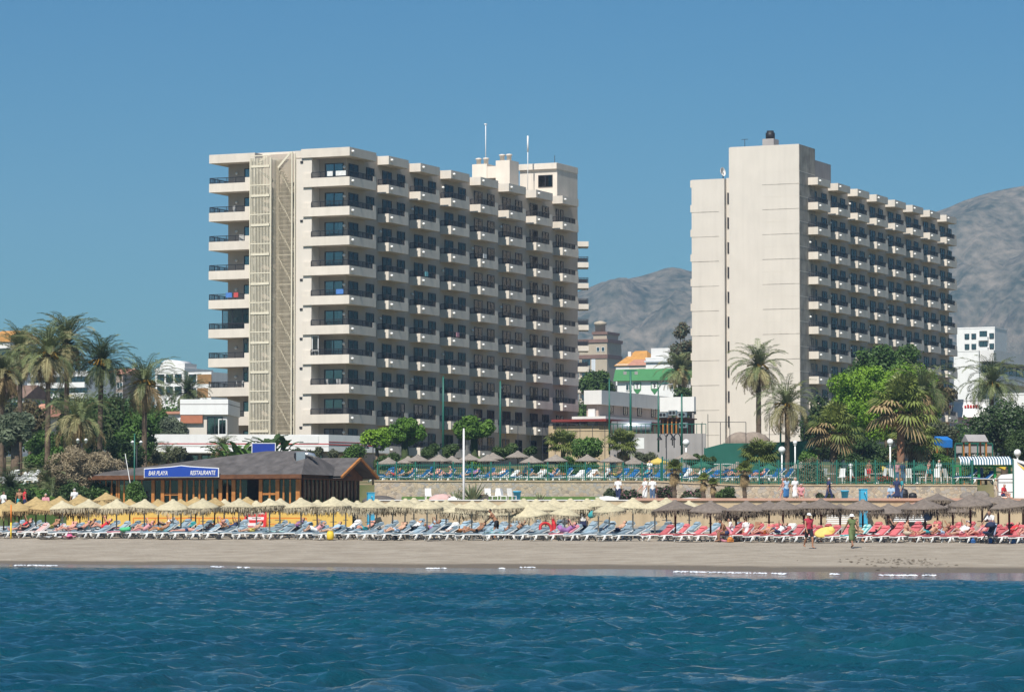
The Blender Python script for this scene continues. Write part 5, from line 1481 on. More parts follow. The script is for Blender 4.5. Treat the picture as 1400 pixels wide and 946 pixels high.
def parasol(x, y, z, ztop, kind, label, group, sc=1.0, tilt=0.0):
    """kind of canopy; apex at ztop"""
    R_ = RISE[kind] * sc; h = ztop - z - R_
    root = empty('parasol', (x, y, z), rk.uniform(0, 6), label, 'parasol', group)
    cm, fm = rk.choice(UM[kind])
    c = put('canopy', cm, root, (0, 0, h)); c.scale = (sc, sc, sc)
    if fm is not None: put('fringe', fm, c)
    if tilt: c.rotation_euler = (tilt * math.cos(rk.uniform(0, 6)), tilt, 0)
    k = (kind, round(h, 1))
    if k not in pole_mesh:
        mb = MB(); mb.tube([(0, 0, -.3), (0, 0, round(h, 1) + .35)], .045 if kind != 'grey' else .06, 7)
        if kind in ('pale', 'tgrey', 'grey'): mb.bar((-.3, 0, .95), (.3, 0, .95), .04); 
        pole_mesh[k] = mb.mesh('pole', POLE[kind])
    put('pole', pole_mesh[k], root)
    return root
rows_off = (2.2, 6.8, 11.4, 16.0)
PALE = [(86, 684, 0), (122, 682, 0), (160, 682, 0), (198, 682, 0), (237, 682, 0), (278, 681, 0), (307, 682, 1), (327, 681, 0), (369, 681, 0), (383, 681, 1), (412, 680, 0), (434, 683, 1), (456, 679, 0), (473, 681, 1), (489, 684, 2),
        (506, 682, 0), (515, 682, 1), (537, 683, 1), (554, 681, 0), (566, 680, 2), (584, 682, 0), (597, 684, 1), (628, 688, 1), (645, 684, 0), (677, 690, 1), (696, 683, 0), (716, 681, 2), (723, 690, 0), (733, 682, 2), (746, 685, 1),
        (757, 681, 2), (772, 692, 0), (780, 681, 2), (792, 685, 1), (803, 681, 2), (818, 680, 1), (833, 686, 0), (865, 680, 1), (895, 683, 1), (911, 680, 2), (942, 684, 2), (610, 683, 2), (664, 682, 2), (351, 684, 2), (262, 684, 2)]
GOLD = [(6, 688, 0), (13, 683, 1), (27, 686, 0), (50, 679, 1), (63, 684, 0), (82, 678, 1), (101, 687, 1), (110, 676, 2), (141, 684, 1), (146, 673, 2), (178, 682, 1), (217, 682, 1), (248, 682, 1), (268, 679, 2), (294, 680, 1), (338, 679, 2)]
GREY = [(923, 683, 0), (971, 684, 0), (1006, 690, 1), (1020, 684, 0), (1051, 684, 1), (1070, 683, 0), (1099, 685, 1), (1122, 681, 0), (1148, 688, 1), (1179, 682, 0), (1214, 688, 1), (1240, 686, 2), (1264, 681, 0), (1281, 674, 2), (1326, 676, 0), (1342, 674, 2), (1364, 677, 1), (1379, 680, 0), (1398, 682, 1), (1302, 686, 1)]
rown = {0: 'front', 1: 'second', 2: 'third'}
def do_parasols(lst, kind, what, group):
    cnt = {}
    for px, py, row in sorted(lst):
        cnt[row] = cnt.get(row, 0) + 1
        x, y, z = on_row(px, rows_off[row] + rk.uniform(-.5, .5))
        y = min(y, 226); z = sz(x, y)
        zt = Z_at(py, y); 
        zt = max(z + 1.75, min(zt, z + 2.75))
        parasol(x, y, z, zt, kind, f'{what}, {nth(cnt[row])} from the left in the {rown[row]} row', group, rk.uniform(.86, 1.08), rk.uniform(-.10, .10))
do_parasols(PALE, 'pale', 'pale cream straw parasol', 'cream straw parasols on the beach')
do_parasols(GOLD, 'gold', 'golden brown straw parasol', 'golden straw parasols before the restaurant')
do_parasols(GREY, 'grey', 'weathered grey straw parasol', 'grey straw parasols at the right of the beach')
TERU = [(531, 625, 'tgrey'), (558, 623.5, 'tgrey'), (571, 621, 'tgrey'), (600.6, 621, 'tgrey'), (618, 623, 'tgrey'), (642, 620, 'tgrey'), (667, 621, 'tgrey'), (674, 618.5, 'tgrey'), (708, 616, 'tgrey'), (727, 623, 'tgrey'), (760, 621, 'tgrey'), (803, 621, 'tgrey'), (837, 622, 'tgrey'), (867, 625, 'tgrey'),
        (899.5, 625, 'yellow'), (938, 618, 'tgrey'), (960, 630, 'green'), (1008, 631, 'tgrey'), (1051, 635, 'green'), (1095, 631, 'tgrey'), (1201, 636, 'yellow'), (1216, 637, 'white'), (1259, 637, 'green'), (985, 640, 'tgrey')]
nt_c = {}
words_ = {'tgrey': 'grey thatched parasol behind the green fence', 'yellow': 'yellow canvas parasol behind the green fence', 'green': 'dark green canvas parasol behind the green fence', 'white': 'white canvas parasol behind the green fence'}
for px, py, kd in TERU:
    nt_c[kd] = nt_c.get(kd, 0) + 1
    y = 256 + rk.uniform(-2, 5); z = gz(y); x = X_at(px, y, z + 2)
    parasol(x, y, z, min(max(Z_at(py, y), z + 1.6), z + 2.6), kd, f'{words_[kd]}, {nth(nt_c[kd])} from the left', 'parasols on the hotel terrace', .88 if kd != 'tgrey' else 1.0)

# ---------------- loungers. local: foot at -x, head at +x, z=0 ground
FRAME = M_['plastic']
CUSH = {'blue': mat('grey_blue_cushion', (.33, .385, .42), .8, .1, 3, rand=.38, col2=(.18, .275, .345)), 'red': mat('faded_red_cushion', (.54, .135, .145), .85, .1, 3, rand=.18), 'navy': mat('blue_cushion', (.015, .10, .28), .8, .1, 3, rand=.25),
        'white': mat('white_towel', (.75, .74, .72), .9, .06, 5), 'teal': mat('teal_towel', (.05, .32, .33), .9, .08, 4), 'pink': mat('pink_towel', (.62, .25, .30), .9, .1, 4), 'green': mat('green_float', (.08, .45, .20), .6, .08, 4)}
def stripes(name, a, b, s):
    m, nt, bs = _new(name); N, L = nt.nodes, nt.links
    tc = N.new('ShaderNodeTexCoord'); w = N.new('ShaderNodeTexWave'); w.bands_direction = 'Y'; w.inputs['Scale'].default_value = s; L.new(tc.outputs['Object'], w.inputs['Vector'])
    rp = N.new('ShaderNodeValToRGB'); rp.color_ramp.interpolation = 'CONSTANT'; e = rp.color_ramp.elements; e[0].color = (*a, 1); e[1].position = .5; e[1].color = (*b, 1)
    L.new(w.outputs['Fac'], rp.inputs['Fac']); L.new(rp.outputs['Color'], bs.inputs['Base Color']); bs.inputs['Roughness'].default_value = .9
    return m
CUSH['stripe'] = stripes('red_white_stripes', (.55, .10, .09), (.7, .66, .62), 1.6)
CUSH['aqua'] = stripes('aqua_towel', (.10, .42, .45), (.45, .66, .62), .8)
HX, LW, SZ = .30, .60, .33            # hinge, width, seat height
def lounger_frame():
    mb = MB(); 
    for s in (-1, 1):
        mb.tube([(-.98, s * .29, SZ - .05), (-.6, s * .3, SZ), (.5, s * .3, SZ), (.95, s * .3, SZ - .02)], .035, 6)
    mb.box(-.97, -.9, -.29, .29, SZ - .07, SZ - .02); mb.box(.9, .96, -.29, .29, SZ - .05, SZ)
    for k in range(9): mb.box(-.88 + k * .13, -.82 + k * .13, -.28, .28, SZ - .02, SZ + .005)
    return mb.mesh('frame', FRAME)
def lounger_leg(x, s):
    mb = MB(); d = -.16 if x < 0 else .16
    mb.tube([(x, s * .29, SZ), (x + d * .4, s * .3, SZ * .55), (x + d, s * .3, 0)], [.04, .035, .035], 6); mb.tube([(x - d * .3, s * .29, SZ), (x + d * .1, s * .3, SZ * .4), (x + d, s * .3, .02)], [.03, .028, .028], 5)
    return mb.mesh('leg', FRAME)
def back_geo(a):
    return Vector((math.cos(a), 0, math.sin(a)))
def lounger_back(a):
    mb = MB(); d = back_geo(a)
    for s in (-1, 1): mb.bar((HX, s * .27, SZ), Vector((HX, s * .27, SZ)) + d * .74, .05)
    mb.bar(Vector((HX, -.29, SZ)) + d * .72, Vector((HX, .29, SZ)) + d * .72, .06); mb.bar(Vector((HX, -.27, SZ)) + d * .35, Vector((HX, .27, SZ)) + d * .35, .05)
    mb.bar(Vector((HX, 0, SZ)) + d * .5, (HX + .6, 0, SZ), .035)
    return mb.mesh('back_frame', FRAME)
def seat_cushion(kd, th=.075):
    mb = MB(); x0, x1 = -.97, HX - .01
    n = 5
    for i in range(n):
        a = x0 + (x1 - x0) * i / n; b = x0 + (x1 - x0) * (i + 1) / n
        mb.obox(((a + b) / 2, 0, SZ + .012 + th / 2 + (.01 if i % 2 else 0)), ((b - a) / 2, 0, 0), (0, LW / 2, 0), (0, 0, th / 2))
    return mb.mesh('seat_cushion', CUSH[kd])
def back_cushion(kd, a, th=.075):
    mb = MB(); d = back_geo(a); n = Vector((-d.z, 0, d.x))
    c = Vector((HX, 0, SZ + .02)) + d * .37 + n * (th / 2 + .02); mb.obox(c, d * .37, (0, LW / 2, 0), n * th / 2)
    c = Vector((HX, 0, SZ + .02)) + d * .66 + n * (th + .05); mb.obox(c, d * .1, (0, LW / 2 * .9, 0), n * .03)
    return mb.mesh('back_cushion', CUSH[kd])
LG = {}
def lounger_proto(kd, ang, simple=False):
    k = (kd, ang, simple)
    if k not in LG:
        d = dict(frame=lounger_frame(), back=lounger_back(math.radians(ang)), seat=seat_cushion(kd), bc=back_cushion(kd, math.radians(ang)))
        LG[k] = d
    return LG[k]
LEGS = [lounger_leg(x, s) for x in (-.72, .72) for s in (-1, 1)]
LOUNGERS = []
def lounger(x, y, z, rz, kd, ang, label, group, legs=True):
    d = lounger_proto(kd, ang)
    root = empty('sun_lounger', (x, y, z), rz, label, 'sun lounger', group)
    put('frame', d['frame'], root)
    for me in LEGS: put('leg', me, root)
    put('back_frame', d['back'], root); put('seat_cushion', d['seat'], root); put('back_cushion', d['bc'], root)
    return root
rl2 = random.Random(17)
SPOT = {}
cw = {'blue': 'grey-blue lounger', 'red': 'faded red lounger', 'stripe': 'red and white striped lounger', 'navy': 'bright blue lounger', 'aqua': 'aqua towelled lounger', 'white': 'white towelled lounger', 'teal': 'teal towelled lounger', 'pink': 'pink towelled lounger'}
def row_of(px0, px1, step, off, kd, key, angs, group, where, gaps=(), special={}, rzd=28):
    px = px0; n = 0
    while px < px1:
        if not any(a < px < b for a, b in gaps):
            n += 1
            x, y, z = on_row(px + rl2.uniform(-2.5, 2.5), off + rl2.uniform(-.5, .5))
            y = min(y, 227.0); z = sz(x, y) - .01
            rz = math.radians(rzd + rl2.uniform(-9, 9)); a = rl2.choice(angs)
            k = next((v for q_, v in special.items() if abs(q_ - px) < step / 2), kd)
            nm = cw[k] + ('' if k != kd or a != angs[-1] or len(angs) == 1 else ', back laid flat' if a < 15 else '')
            lounger(x, y, z, rz, k, a, f'{nm}, {nth(n)} from the left in the {where}', group)
            SPOT[(key, n)] = (x, y, z, rz, a, px)
        px += step * rl2.uniform(.88, 1.12)
row_of(6, 888, 21.5, 0, 'blue', 'b0', (28, 22, 34, 10), 'blue loungers on the beach', 'front blue row', gaps=((872, 888),), special={43: 'stripe', 61: 'stripe', 178: 'pink', 762: 'pink'})
row_of(4, 885, 22.5, 4.4, 'blue', 'b1', (28, 24, 36, 8), 'blue loungers on the beach', 'second blue row', special={600: 'white', 250: 'teal'})
row_of(12, 905, 25, 8.8, 'blue', 'b2', (32, 26, 38, 10), 'blue loungers on the beach', 'third blue row', gaps=((330, 372),), special={480: 'white'})
row_of(560, 905, 31, 13.2, 'blue', 'b3', (38, 30), 'blue loungers on the beach', 'back blue row')
row_of(900, 1402, 22.5, 0, 'red', 'r0', (37, 30, 43), 'red loungers on the beach', 'front red row', special={1180: 'aqua'})
row_of(1000, 1402, 24, 4.6, 'red', 'r1', (37, 44, 30), 'red loungers on the beach', 'second red row', gaps=((1120, 1180),), special={1060: 'white'})
row_of(1185, 1402, 25, 9.2, 'red', 'r2', (40, 46), 'red loungers on the beach', 'third red row')
row_of(912, 1000, 27, 9.0, 'blue', 'b4', (36, 30), 'blue loungers on the beach', 'short blue row behind the red loungers')
# terrace loungers behind the green fence
n = 0
px = 520
while px < 1090:
    n += 1
    y = 249.6 + rl2.uniform(0, 2.5); z = gz(y) + .2; x = X_at(px, y, z)
    k = 'navy' if rl2.random() > .22 else 'white'
    lounger(x, y, z, math.radians(rl2.uniform(10, 45)), k, rl2.choice((40, 50, 35)), f'{cw[k]} on the hotel terrace, {nth(n)} from the left along the fence', 'loungers on the hotel terrace')
    SPOT[('t0', n)] = (x, y, z, math.radians(28), 40, px)
    px += rl2.uniform(15, 21)
n = 0
px = 530
while px < 1080:
    n += 1
    y = 255 + rl2.uniform(0, 2.5); z = gz(y) + .35; x = X_at(px, y, z)
    k = 'navy' if rl2.random() > .3 else 'white'
    lounger(x, y, z, math.radians(rl2.uniform(0, 60)), k, rl2.choice((40, 50, 35)), f'{cw[k]} on the terrace, {nth(n)} from the left in the rear row', 'loungers on the hotel terrace')
    px += rl2.uniform(22, 31)
# white loungers in the left garden
n = 0
for px in range(2, 78, 9):
    n += 1
    y = 243 + (n % 3) * 1.6; z = 5.05 + .1 * (n % 3); x = X_at(px, y, z)
    lounger(x, y, z, math.radians(rl2.uniform(0, 50)), 'white', 40, f'white garden lounger left of the restaurant, {nth(n)} from the left', 'white loungers in the left garden')

# grass mound under the garden loungers and the strip below the stone wall
LAWN = mat('lawn', (.10, .19, .035), 1, .3, 1.2, .5, 18, col2=(.05, .10, .02))
q = MB(); a, b_ = -46, X_at(88, 242, 5)
q.add([(a, 238.5, 3.0), (b_, 238.5, 3.0), (b_ + 1.2, 249, 3.0), (a, 249, 3.0), (a, 240.8, 4.75), (b_ - 1, 240.8, 4.75), (b_ - .5, 249, 5.2), (a, 249, 5.2)], [(0, 1, 5, 4), (1, 2, 6, 5), (4, 5, 6, 7)])
T(q.obj('lawn', LAWN), kind='structure')
q = MB(); a, b_ = X_at(548, 243, 4), X_at(838, 243, 4)
q.add([(a, 241.5, 3.73), (b_, 241.5, 3.73), (b_, 245.7, 4.25), (a, 245.7, 4.25)], [(0, 1, 2, 3)])
T(q.obj('lawn', LAWN), kind='structure')
# ------------------------------------------------------------------ planting, each where it stands
def base(px, Y, z=None):
    z = gz(Y) if z is None else z
    return X_at(px, Y, z), Y, z
def dpalm(px, py_c, Y, label, **k):
    """date palm whose crown centre appears at px, py_c"""
    x, y, z = base(px, Y); h = Z_at(py_c, Y) - z
    return date_palm(label, (X_at(px, Y, z + h), y, z), h, **k)
GP = 'tall date palms left of the restaurant'
dpalm(66, 487, 262, 'tall date palm with pale hanging fronds, front one of the left cluster', scale=1.2, kind=0, rz=.4, group=GP)
dpalm(93, 470, 268, 'tallest date palm of the left cluster, dark crown against the sky', scale=1.22, kind=1, rz=2.0, bend=.5, group=GP, fruit=False)
dpalm(137, 497, 266, 'slim dark date palm, rightmost tall one of the left cluster', scale=1.15, kind=4, rz=1.0, bend=.15, group=GP)
dpalm(28, 483, 285, 'tall date palm at the left of the cluster, before the ochre roofed block', scale=1.15, kind=0, rz=3.0, group=GP)
dpalm(198, 526, 268, 'date palm with orange fruit stalks and fading fronds, left of the white annex', scale=1.15, kind=3, rz=.9, group=GP)
dpalm(3, 512, 272, 'date palm cut by the left picture edge', scale=1.15, kind=2, rz=1.2, group=GP)
dpalm(108, 574, 258, 'short date palm with arching pale fronds below the tall cluster', scale=1.15, kind=3, rz=1.7, group=GP, boss=False, fruit=False)
dpalm(257, 537, 330, 'dark feathery palm rising behind the white annex', scale=.95, kind=4, rz=1.1, fruit=False)
dpalm(86, 548, 330, 'small dark palm before the white terraced block', scale=.7, kind=4, rz=.3, fruit=False)
dpalm(14, 668, 235, 'low dark palm in the left garden at the back of the beach', scale=.75, kind=4, rz=.2, fruit=False, boss=False)
dpalm(68, 668, 236, 'low palm with long arching fronds left of the restaurant', scale=.95, kind=5, rz=1.0, fruit=False, boss=False)
dpalm(205, 622, 296, 'squat dry palm before the white pavilion', scale=.7, kind=2, rz=.5, fruit=False)
dpalm(230, 621, 296, 'bright small palm before the white pavilion', scale=.5, kind=5, rz=.5, fruit=False)
dpalm(1037, 503, 345, 'tall date palm with amber fruit stalks before the windowless hotel wall', scale=1.3, kind=0, rz=.6, trunk=.24)
dpalm(1076, 556, 300, 'windblown pale date palm right of the tall one before the windowless wall', scale=1.18, kind=3, rz=2.2, fruit=True)
dpalm(924, 508, 420, 'leaning date palm before the white penthouse block', scale=1.25, kind=1, rz=.2, bend=.6)
dpalm(1356, 527, 320, 'spreading date palm at the right, before the long white building', scale=1.35, kind=5, rz=.4)
dpalm(1262, 535, 300, 'drooping palm behind the shaggy fan palm', scale=1.25, kind=3, rz=.1, fruit=False)
dpalm(305, 612, 290, 'low pale palm left of the banana plants', scale=.6, kind=2, rz=.7, fruit=False, boss=False)
fan_palm('big shaggy fan palm with a red-brown trunk and dead skirt, on the terrace at right', (base(1232, 258)), Z_at(562, 258) - gz(258), 0, None, 1.45, 1.7, .27, bark=REDBARK)
fan_palm('squat shaggy fan palm left of the big red-trunked one', (base(1140, 262)), Z_at(590, 262) - gz(262), 0, None, 1.15, 1.4, .26)
fan_palm('dusty low fan palm right behind the big red-trunked one', (base(1250, 264)), Z_at(605, 264) - gz(264), 0, None, 1, 1.35, .26)
fan_palm('fan palm behind the stone wall, below the end of the left hotel', (base(770, 284)), Z_at(612, 284) - gz(284), 1, None, 1, 1.15, .2)
fan_palm('fan palm behind the stone wall beside the white floodlight box', (base(852, 284)), Z_at(611, 284) - gz(284), 1, 1, 1, 1.1, .2)
fan_palm('pale leafy fan palm before the green windscreen', (base(1040, 262)), Z_at(630, 262) - gz(262), 1, None, 1, 1.25, .2)
GPR = 'young fan palms on the promenade'
for px, pyc, lb, sc in ((922, 641, 'young promenade fan palm before the green fence, leftmost of four', 1.0), (962, 655, 'small promenade fan palm, left of the close pair', .7), (975, 661, 'smallest promenade fan palm, right of the close pair', .62), (1018, 643, 'young promenade fan palm with a shaggy brown trunk, rightmost of four', 1.0)):
    x, y, z = base(px, 238, 3.7); h = Z_at(pyc, 238) - z
    fan_palm(lb, (x, y, z), h, 2, 1, .62 * sc, .72 * sc, .13, group=GPR)
for px, pyb, s, k, lb in ((624, 694, .95, 0, 'spiky agave left of the white flagpole'), (646, 690, 1.45, 0, 'largest spiky agave, right of the white flagpole'), (738, 684, 1.05, 1, 'grey-green agave in the middle of the stone wall')):
    x, y, z = base(px, 241 if pyb < 690 else 233, 3.7)
    o = put('agave', AGAVE[k], None, (x, y, z)); o.scale = (s,) * 3; T(o, lb, 'agave', 'agaves before the stone wall')
for k, (px, Y, pyt, s, lb) in enumerate(((322, 284, 590, 1.25, 'banana plant with broad leaves left of the blue roof board'), (372, 284, 582, 1.4, 'tall strelitzia clump behind the blue roof board'), (345, 280, 600, 1.0, 'low strelitzia between the two broad-leaved clumps'))):
    x, y, z = base(px, Y); h = Z_at(pyt, Y) - z
    r_ = empty('banana_plant', (x, y, z), k, lb, 'plant', 'broad-leaved plants behind the restaurant')
    c = put('leaves', paddle_mesh(k + 3, n=75, L=1.25, H_=2.0, mt='mid' if k != 1 else 'dark'), r_); c.scale = (s, s, h / 3.3)
    q = MB(); q.tube([(0, 0, -.2), (0, 0, h * .5)], [.2, .14], 7); q.obj('stem', BARK, r_)

def tree_at(px, Y, pyt, wpx, hpx, label, **k):
    """tree with its crown top at row pyt, crown wpx wide and hpx high in the photo"""
    x, y, z = base(px, Y, k.pop('z', None)); h = Z_at(pyt, Y) - z; s = Y / F
    return broad_tree(k.pop('name', 'tree'), label, (x, y, z), h, (wpx * s / 2, wpx * s / 2 * .85, hpx * s / 2), **k)
FK = dict(bark=mat('ivy_bark', (.05, .07, .025), .95, .3, 3, .4))
tree_at(648, 284, 567, 60, 36, 'round-headed ficus with an ivy-clad trunk before the hotel, right of the flagpole', mt='ficus', n=9000, leaf=.15, clumps=30, kr=.55, seed=3, trunk=.32, **FK)
tree_at(553, 284, 570, 56, 40, 'ficus with a dense round head, left of the flagpole', mt='ficus', n=9000, leaf=.15, clumps=28, kr=.55, seed=4, trunk=.32, **FK)
tree_at(515, 282, 583, 42, 34, 'lighter green ficus with bare forked limbs, leftmost of three before the hotel', mt='bright', n=5200, leaf=.15, clumps=18, kr=.5, seed=5, trunk=.16)
for k, (px, w) in enumerate(((553, 30), (648, 26))):
    x, y, z = base(px, 284); bush('ivy', ('ivy climbing the trunk of the dense round ficus', 'ivy climbing the trunk of the ficus right of the flagpole')[k], (x, y - .1, z), (w * 284 / F / 2, .6, 1.2), 'ficus', 2200, .13, 10, .45, 40 + k, cat='ivy')
tree_at(1214, 345, 468, 120, 90, 'tall dark green tree standing against the right hotel balconies', mt='mid', n=16000, leaf=.22, clumps=42, kr=1.2, seed=6, trunk=.35)
tree_at(1190, 300, 490, 132, 122, 'bright green spreading tree before the right hotel', mt='bright', n=24000, leaf=.17, clumps=56, kr=1.05, seed=7, trunk=.3)
tree_at(1246, 306, 496, 100, 96, 'second bright green tree, just behind the big fan palm', mt='bright', n=15000, leaf=.17, clumps=38, kr=.95, seed=71, trunk=.28)
tree_at(1118, 312, 545, 60, 90, 'dark leafy tree between the pale date palm and the bright tree', mt='dark', n=8000, leaf=.18, clumps=26, kr=.9, seed=8, trunk=.25)
tree_at(1170, 280, 585, 70, 70, 'dark low tree under the bright spreading tree', mt='dark', n=9000, leaf=.16, clumps=26, kr=.8, seed=9, trunk=.22)
tree_at(1280, 330, 512, 56, 60, 'thin brownish tree at the right hotel corner', mt='brown', n=5200, leaf=.16, clumps=22, kr=.7, seed=10, trunk=.2)
tree_at(1285, 285, 575, 60, 66, 'olive-brown bushy tree right of the big fan palm', mt='olive', n=7500, leaf=.15, clumps=26, kr=.75, seed=12, trunk=.2)
tree_at(1374, 286, 546, 104, 86, 'large dark rounded tree with a short forked trunk at the right', mt='dark', n=16000, leaf=.17, clumps=44, kr=.95, seed=13, trunk=.34, extra=(LM['grey'], .25))
tree_at(1400, 276, 586, 50, 48, 'clipped round green shrub at the right edge', mt='hedge', n=9000, leaf=.10, clumps=20, kr=.8, seed=14, trunk=.2)
tree_at(934, 470, 440, 46, 74, 'thin eucalyptus with sparse grey-brown crown behind the windowless wall', mt='brown', n=4200, leaf=.22, clumps=20, kr=.8, seed=15, trunk=.22, extra=(LM['grey'], .4))
tree_at(818, 430, 509, 66, 34, 'dark green tree between the left hotel and the green roofed building', mt='dark', n=8000, leaf=.22, clumps=24, kr=1.0, seed=16, trunk=.3, extra=(LM['mid'], .3))
tree_at(945, 415, 520, 50, 50, 'dark shrubby tree at the foot of the leaning date palm', mt='dark', n=5000, leaf=.2, clumps=18, kr=.9, seed=17, trunk=.2)
# the left garden
GL = 'trees of the left garden'
tree_at(20, 254, 563, 64, 46, 'grey-green dragon tree with a stout forked trunk at the left', mt='grey', n=9000, leaf=.14, clumps=30, kr=.6, seed=20, trunk=.34, group=GL, aspect=3.5)
tree_at(150, 285, 540, 74, 84, 'dark green tree behind the rightmost tall palm', mt='dark', n=11000, leaf=.18, clumps=32, kr=1.0, seed=21, group=GL)
tree_at(188, 282, 558, 56, 66, 'mid green bushy tree below the palm with orange fruit', mt='mid', n=8000, leaf=.17, clumps=26, kr=.85, seed=22, group=GL)
tree_at(113, 290, 552, 66, 74, 'dark tree crown behind the arching short palm', mt='dark', n=8000, leaf=.18, clumps=26, kr=.9, seed=23, group=GL, extra=(LM['mid'], .3))
tree_at(62, 280, 582, 60, 60, 'leafy green tree between the two front palm trunks', mt='mid', n=7000, leaf=.16, clumps=24, kr=.8, seed=24, group=GL)
tree_at(240, 322, 566, 52, 44, 'grey-green olive tree left of the white annex', mt='grey', n=8000, leaf=.13, clumps=26, kr=.7, seed=25, group=GL)
tree_at(213, 326, 556, 46, 60, 'green tree between the fruiting palm and the olive tree', mt='mid', n=6500, leaf=.16, clumps=22, kr=.8, seed=26, group=GL)
tree_at(5, 300, 548, 50, 80, 'brownish green tree at the left edge behind the dragon tree', mt='olive', n=7000, leaf=.18, clumps=22, kr=.9, seed=27, group=GL)
tree_at(40, 300, 545, 56, 60, 'olive-brown tree behind the leftmost palm trunks', mt='brown', n=6000, leaf=.18, clumps=22, kr=.85, seed=28, group=GL)
tree_at(86, 256, 610, 48, 56, 'low bright green shrub tree right of the front palm trunk', mt='mid', n=6000, leaf=.14, clumps=20, kr=.6, seed=29, group=GL)
tree_at(166, 262, 600, 70, 46, 'dark shrubby tree above the restaurant roof', mt='dark', n=7500, leaf=.15, clumps=24, kr=.65, seed=30, group=GL)
tree_at(100, 236, 610, 76, 62, 'feathery brown-grey tamarisk left of the restaurant', mt='tamarisk', n=24000, leaf=.07, clumps=38, kr=.6, seed=32, aspect=4, trunk=.14, group=GL)
tree_at(138, 237, 614, 62, 52, 'second feathery tamarisk touching the restaurant roof', mt='tamarisk', n=20000, leaf=.07, clumps=32, kr=.55, seed=33, aspect=4, trunk=.12, group=GL)
tree_at(78, 240, 634, 50, 44, 'low tamarisk bush at the left of the pair', mt='tamarisk', n=9000, leaf=.085, clumps=24, kr=.5, seed=34, aspect=4, trunk=.1, group=GL)
def bush_at(px, pyb, Y, wpx, hpx, label, mt='hedge', **k):
    z = k.pop('z', Z_at(pyb, Y)); s = Y / F
    return bush('bush', label, (X_at(px, Y, z), Y, z), (wpx * s / 2, min(1.2, wpx * s / 2), hpx * s / 2), mt, **k)
GB_ = 'bushes along the promenade'
bush_at(186, 692, 227.6, 26, 36, 'round bright bush before the restaurant glass, by the green pole', 'mid', n=3200, leaf=.11, seed=50)
for k, (px, w, h, mt, ex, lb) in enumerate(((836, 38, 24, 'oleander', .0, 'dark green oleander behind the walker in the white top'), (862, 34, 22, 'oleander', .12, 'oleander sprinkled with pink, left of the couple'), (908, 46, 24, 'oleander', .25, 'pink flowered oleander left of the first young palm'), (946, 34, 20, 'oleander', .12, 'low oleander between the young palms'), (992, 46, 26, 'hedge', 0.0, 'dense round green bush between the young palms'), (1128, 34, 16, 'oleander', .05, 'dark low bush behind the seated promenade visitors'))):
    bush_at(px, 685, 243, w, h, lb, mt, n=3000, leaf=.11, seed=60 + k, group=GB_, z=3.7, extra=(LM['flower'], ex) if ex else None)
bush_at(1112, 668, 249, 44, 42, 'yellowish open shrub growing over the stone wall', 'olive', n=3600, leaf=.11, seed=70, extra=(LM['tamarisk'], .35))
GT = 'bushes on the hotel terrace'
for k, (px, pyb, Y, w, h, mt, lb) in enumerate((
        (430, 636, 288, 70, 26, 'olive', 'broad flat olive bush behind the restaurant gable'), (482, 634, 286, 40, 26, 'mid', 'leafy palm-like bush left of the pale ficus'), (520, 640, 276, 60, 22, 'hedge', 'low hedge bush under the pale ficus'),
        (600, 628, 280, 70, 22, 'hedge', 'low hedge bush between the two dense ficus'), (700, 628, 282, 80, 22, 'hedge', 'long hedge bush right of the ficus, below the hotel'), (742, 652, 256, 44, 18, 'bright', 'bright green mound among the blue loungers'),
        (806, 630, 276, 50, 36, 'mid', 'bushy green shrub between the two terrace fan palms'), (786, 650, 262, 60, 26, 'mid', 'leafy shrub behind the loungers, centre of the terrace'), (880, 640, 276, 40, 22, 'olive', 'olive shrub right of the second fan palm'), (960, 640, 272, 46, 20, 'hedge', 'low green bush behind the globe lamp'),
        (1105, 640, 262, 40, 26, 'mid', 'green bush at the foot of the pale date palm'), (1175, 652, 256, 60, 36, 'dark', 'dark bush under the squat fan palm'), (1290, 650, 262, 60, 34, 'mid', 'green bush behind the green pergola'), (1336, 655, 266, 70, 26, 'hedge', 'clipped hedge behind the pergola'), (1205, 640, 290, 60, 40, 'dark', 'dark shrub behind the big fan palm'), (1262, 636, 292, 50, 44, 'olive', 'olive shrub right of the big trunk'))):
    bush_at(px, pyb, Y, w, h, lb, mt, n=3400, leaf=.13, seed=80 + k, group=GT)
GG = 'bushes of the left garden'
for k, (px, pyb, Y, w, h, mt, lb) in enumerate(((20, 692, 232, 60, 24, 'dark', 'dark bush at the left edge above the golden parasols'), (58, 690, 233, 50, 22, 'mid', 'green bush under the low arching palm'), (105, 690, 234, 60, 34, 'dark', 'dark green bush under the tamarisks'), (140, 684, 236, 40, 30, 'mid', 'green bush at the restaurant corner'), (120, 640, 262, 60, 30, 'dark', 'dark bush behind the tamarisks'), (230, 634, 290, 70, 24, 'olive', 'dry brown bush before the pavilion front'), (185, 640, 280, 60, 34, 'mid', 'green bush above the left end of the restaurant roof'), (60, 640, 268, 70, 30, 'mid', 'green bush between the palm trunks'))):
    bush_at(px, pyb, Y, w, h, lb, mt, n=3400, leaf=.13, seed=110 + k, group=GG)
# distant town greenery that reads as one mass
cl = []
r = random.Random(77)
for px0, px1, Y, py0, py1, k in ((-30, 290, 400, 560, 600, 46), (780, 960, 440, 562, 575, 14), (1300, 1420, 420, 590, 610, 20), (-30, 210, 470, 548, 575, 30)):
    for i in range(k):
        px = r.uniform(px0, px1); y = Y + r.uniform(-12, 12); c = P(px, r.uniform(py0, py1), y); cl.append((c, (r.uniform(1.6, 3), 1.8, r.uniform(1.2, 2.4))))
T(put('distant_shrubbery', leaf_cloud(cl, 30000, .30, LM['dark'], 5, extra=(LM['mid'], .4))), None, None, None, 'stuff')
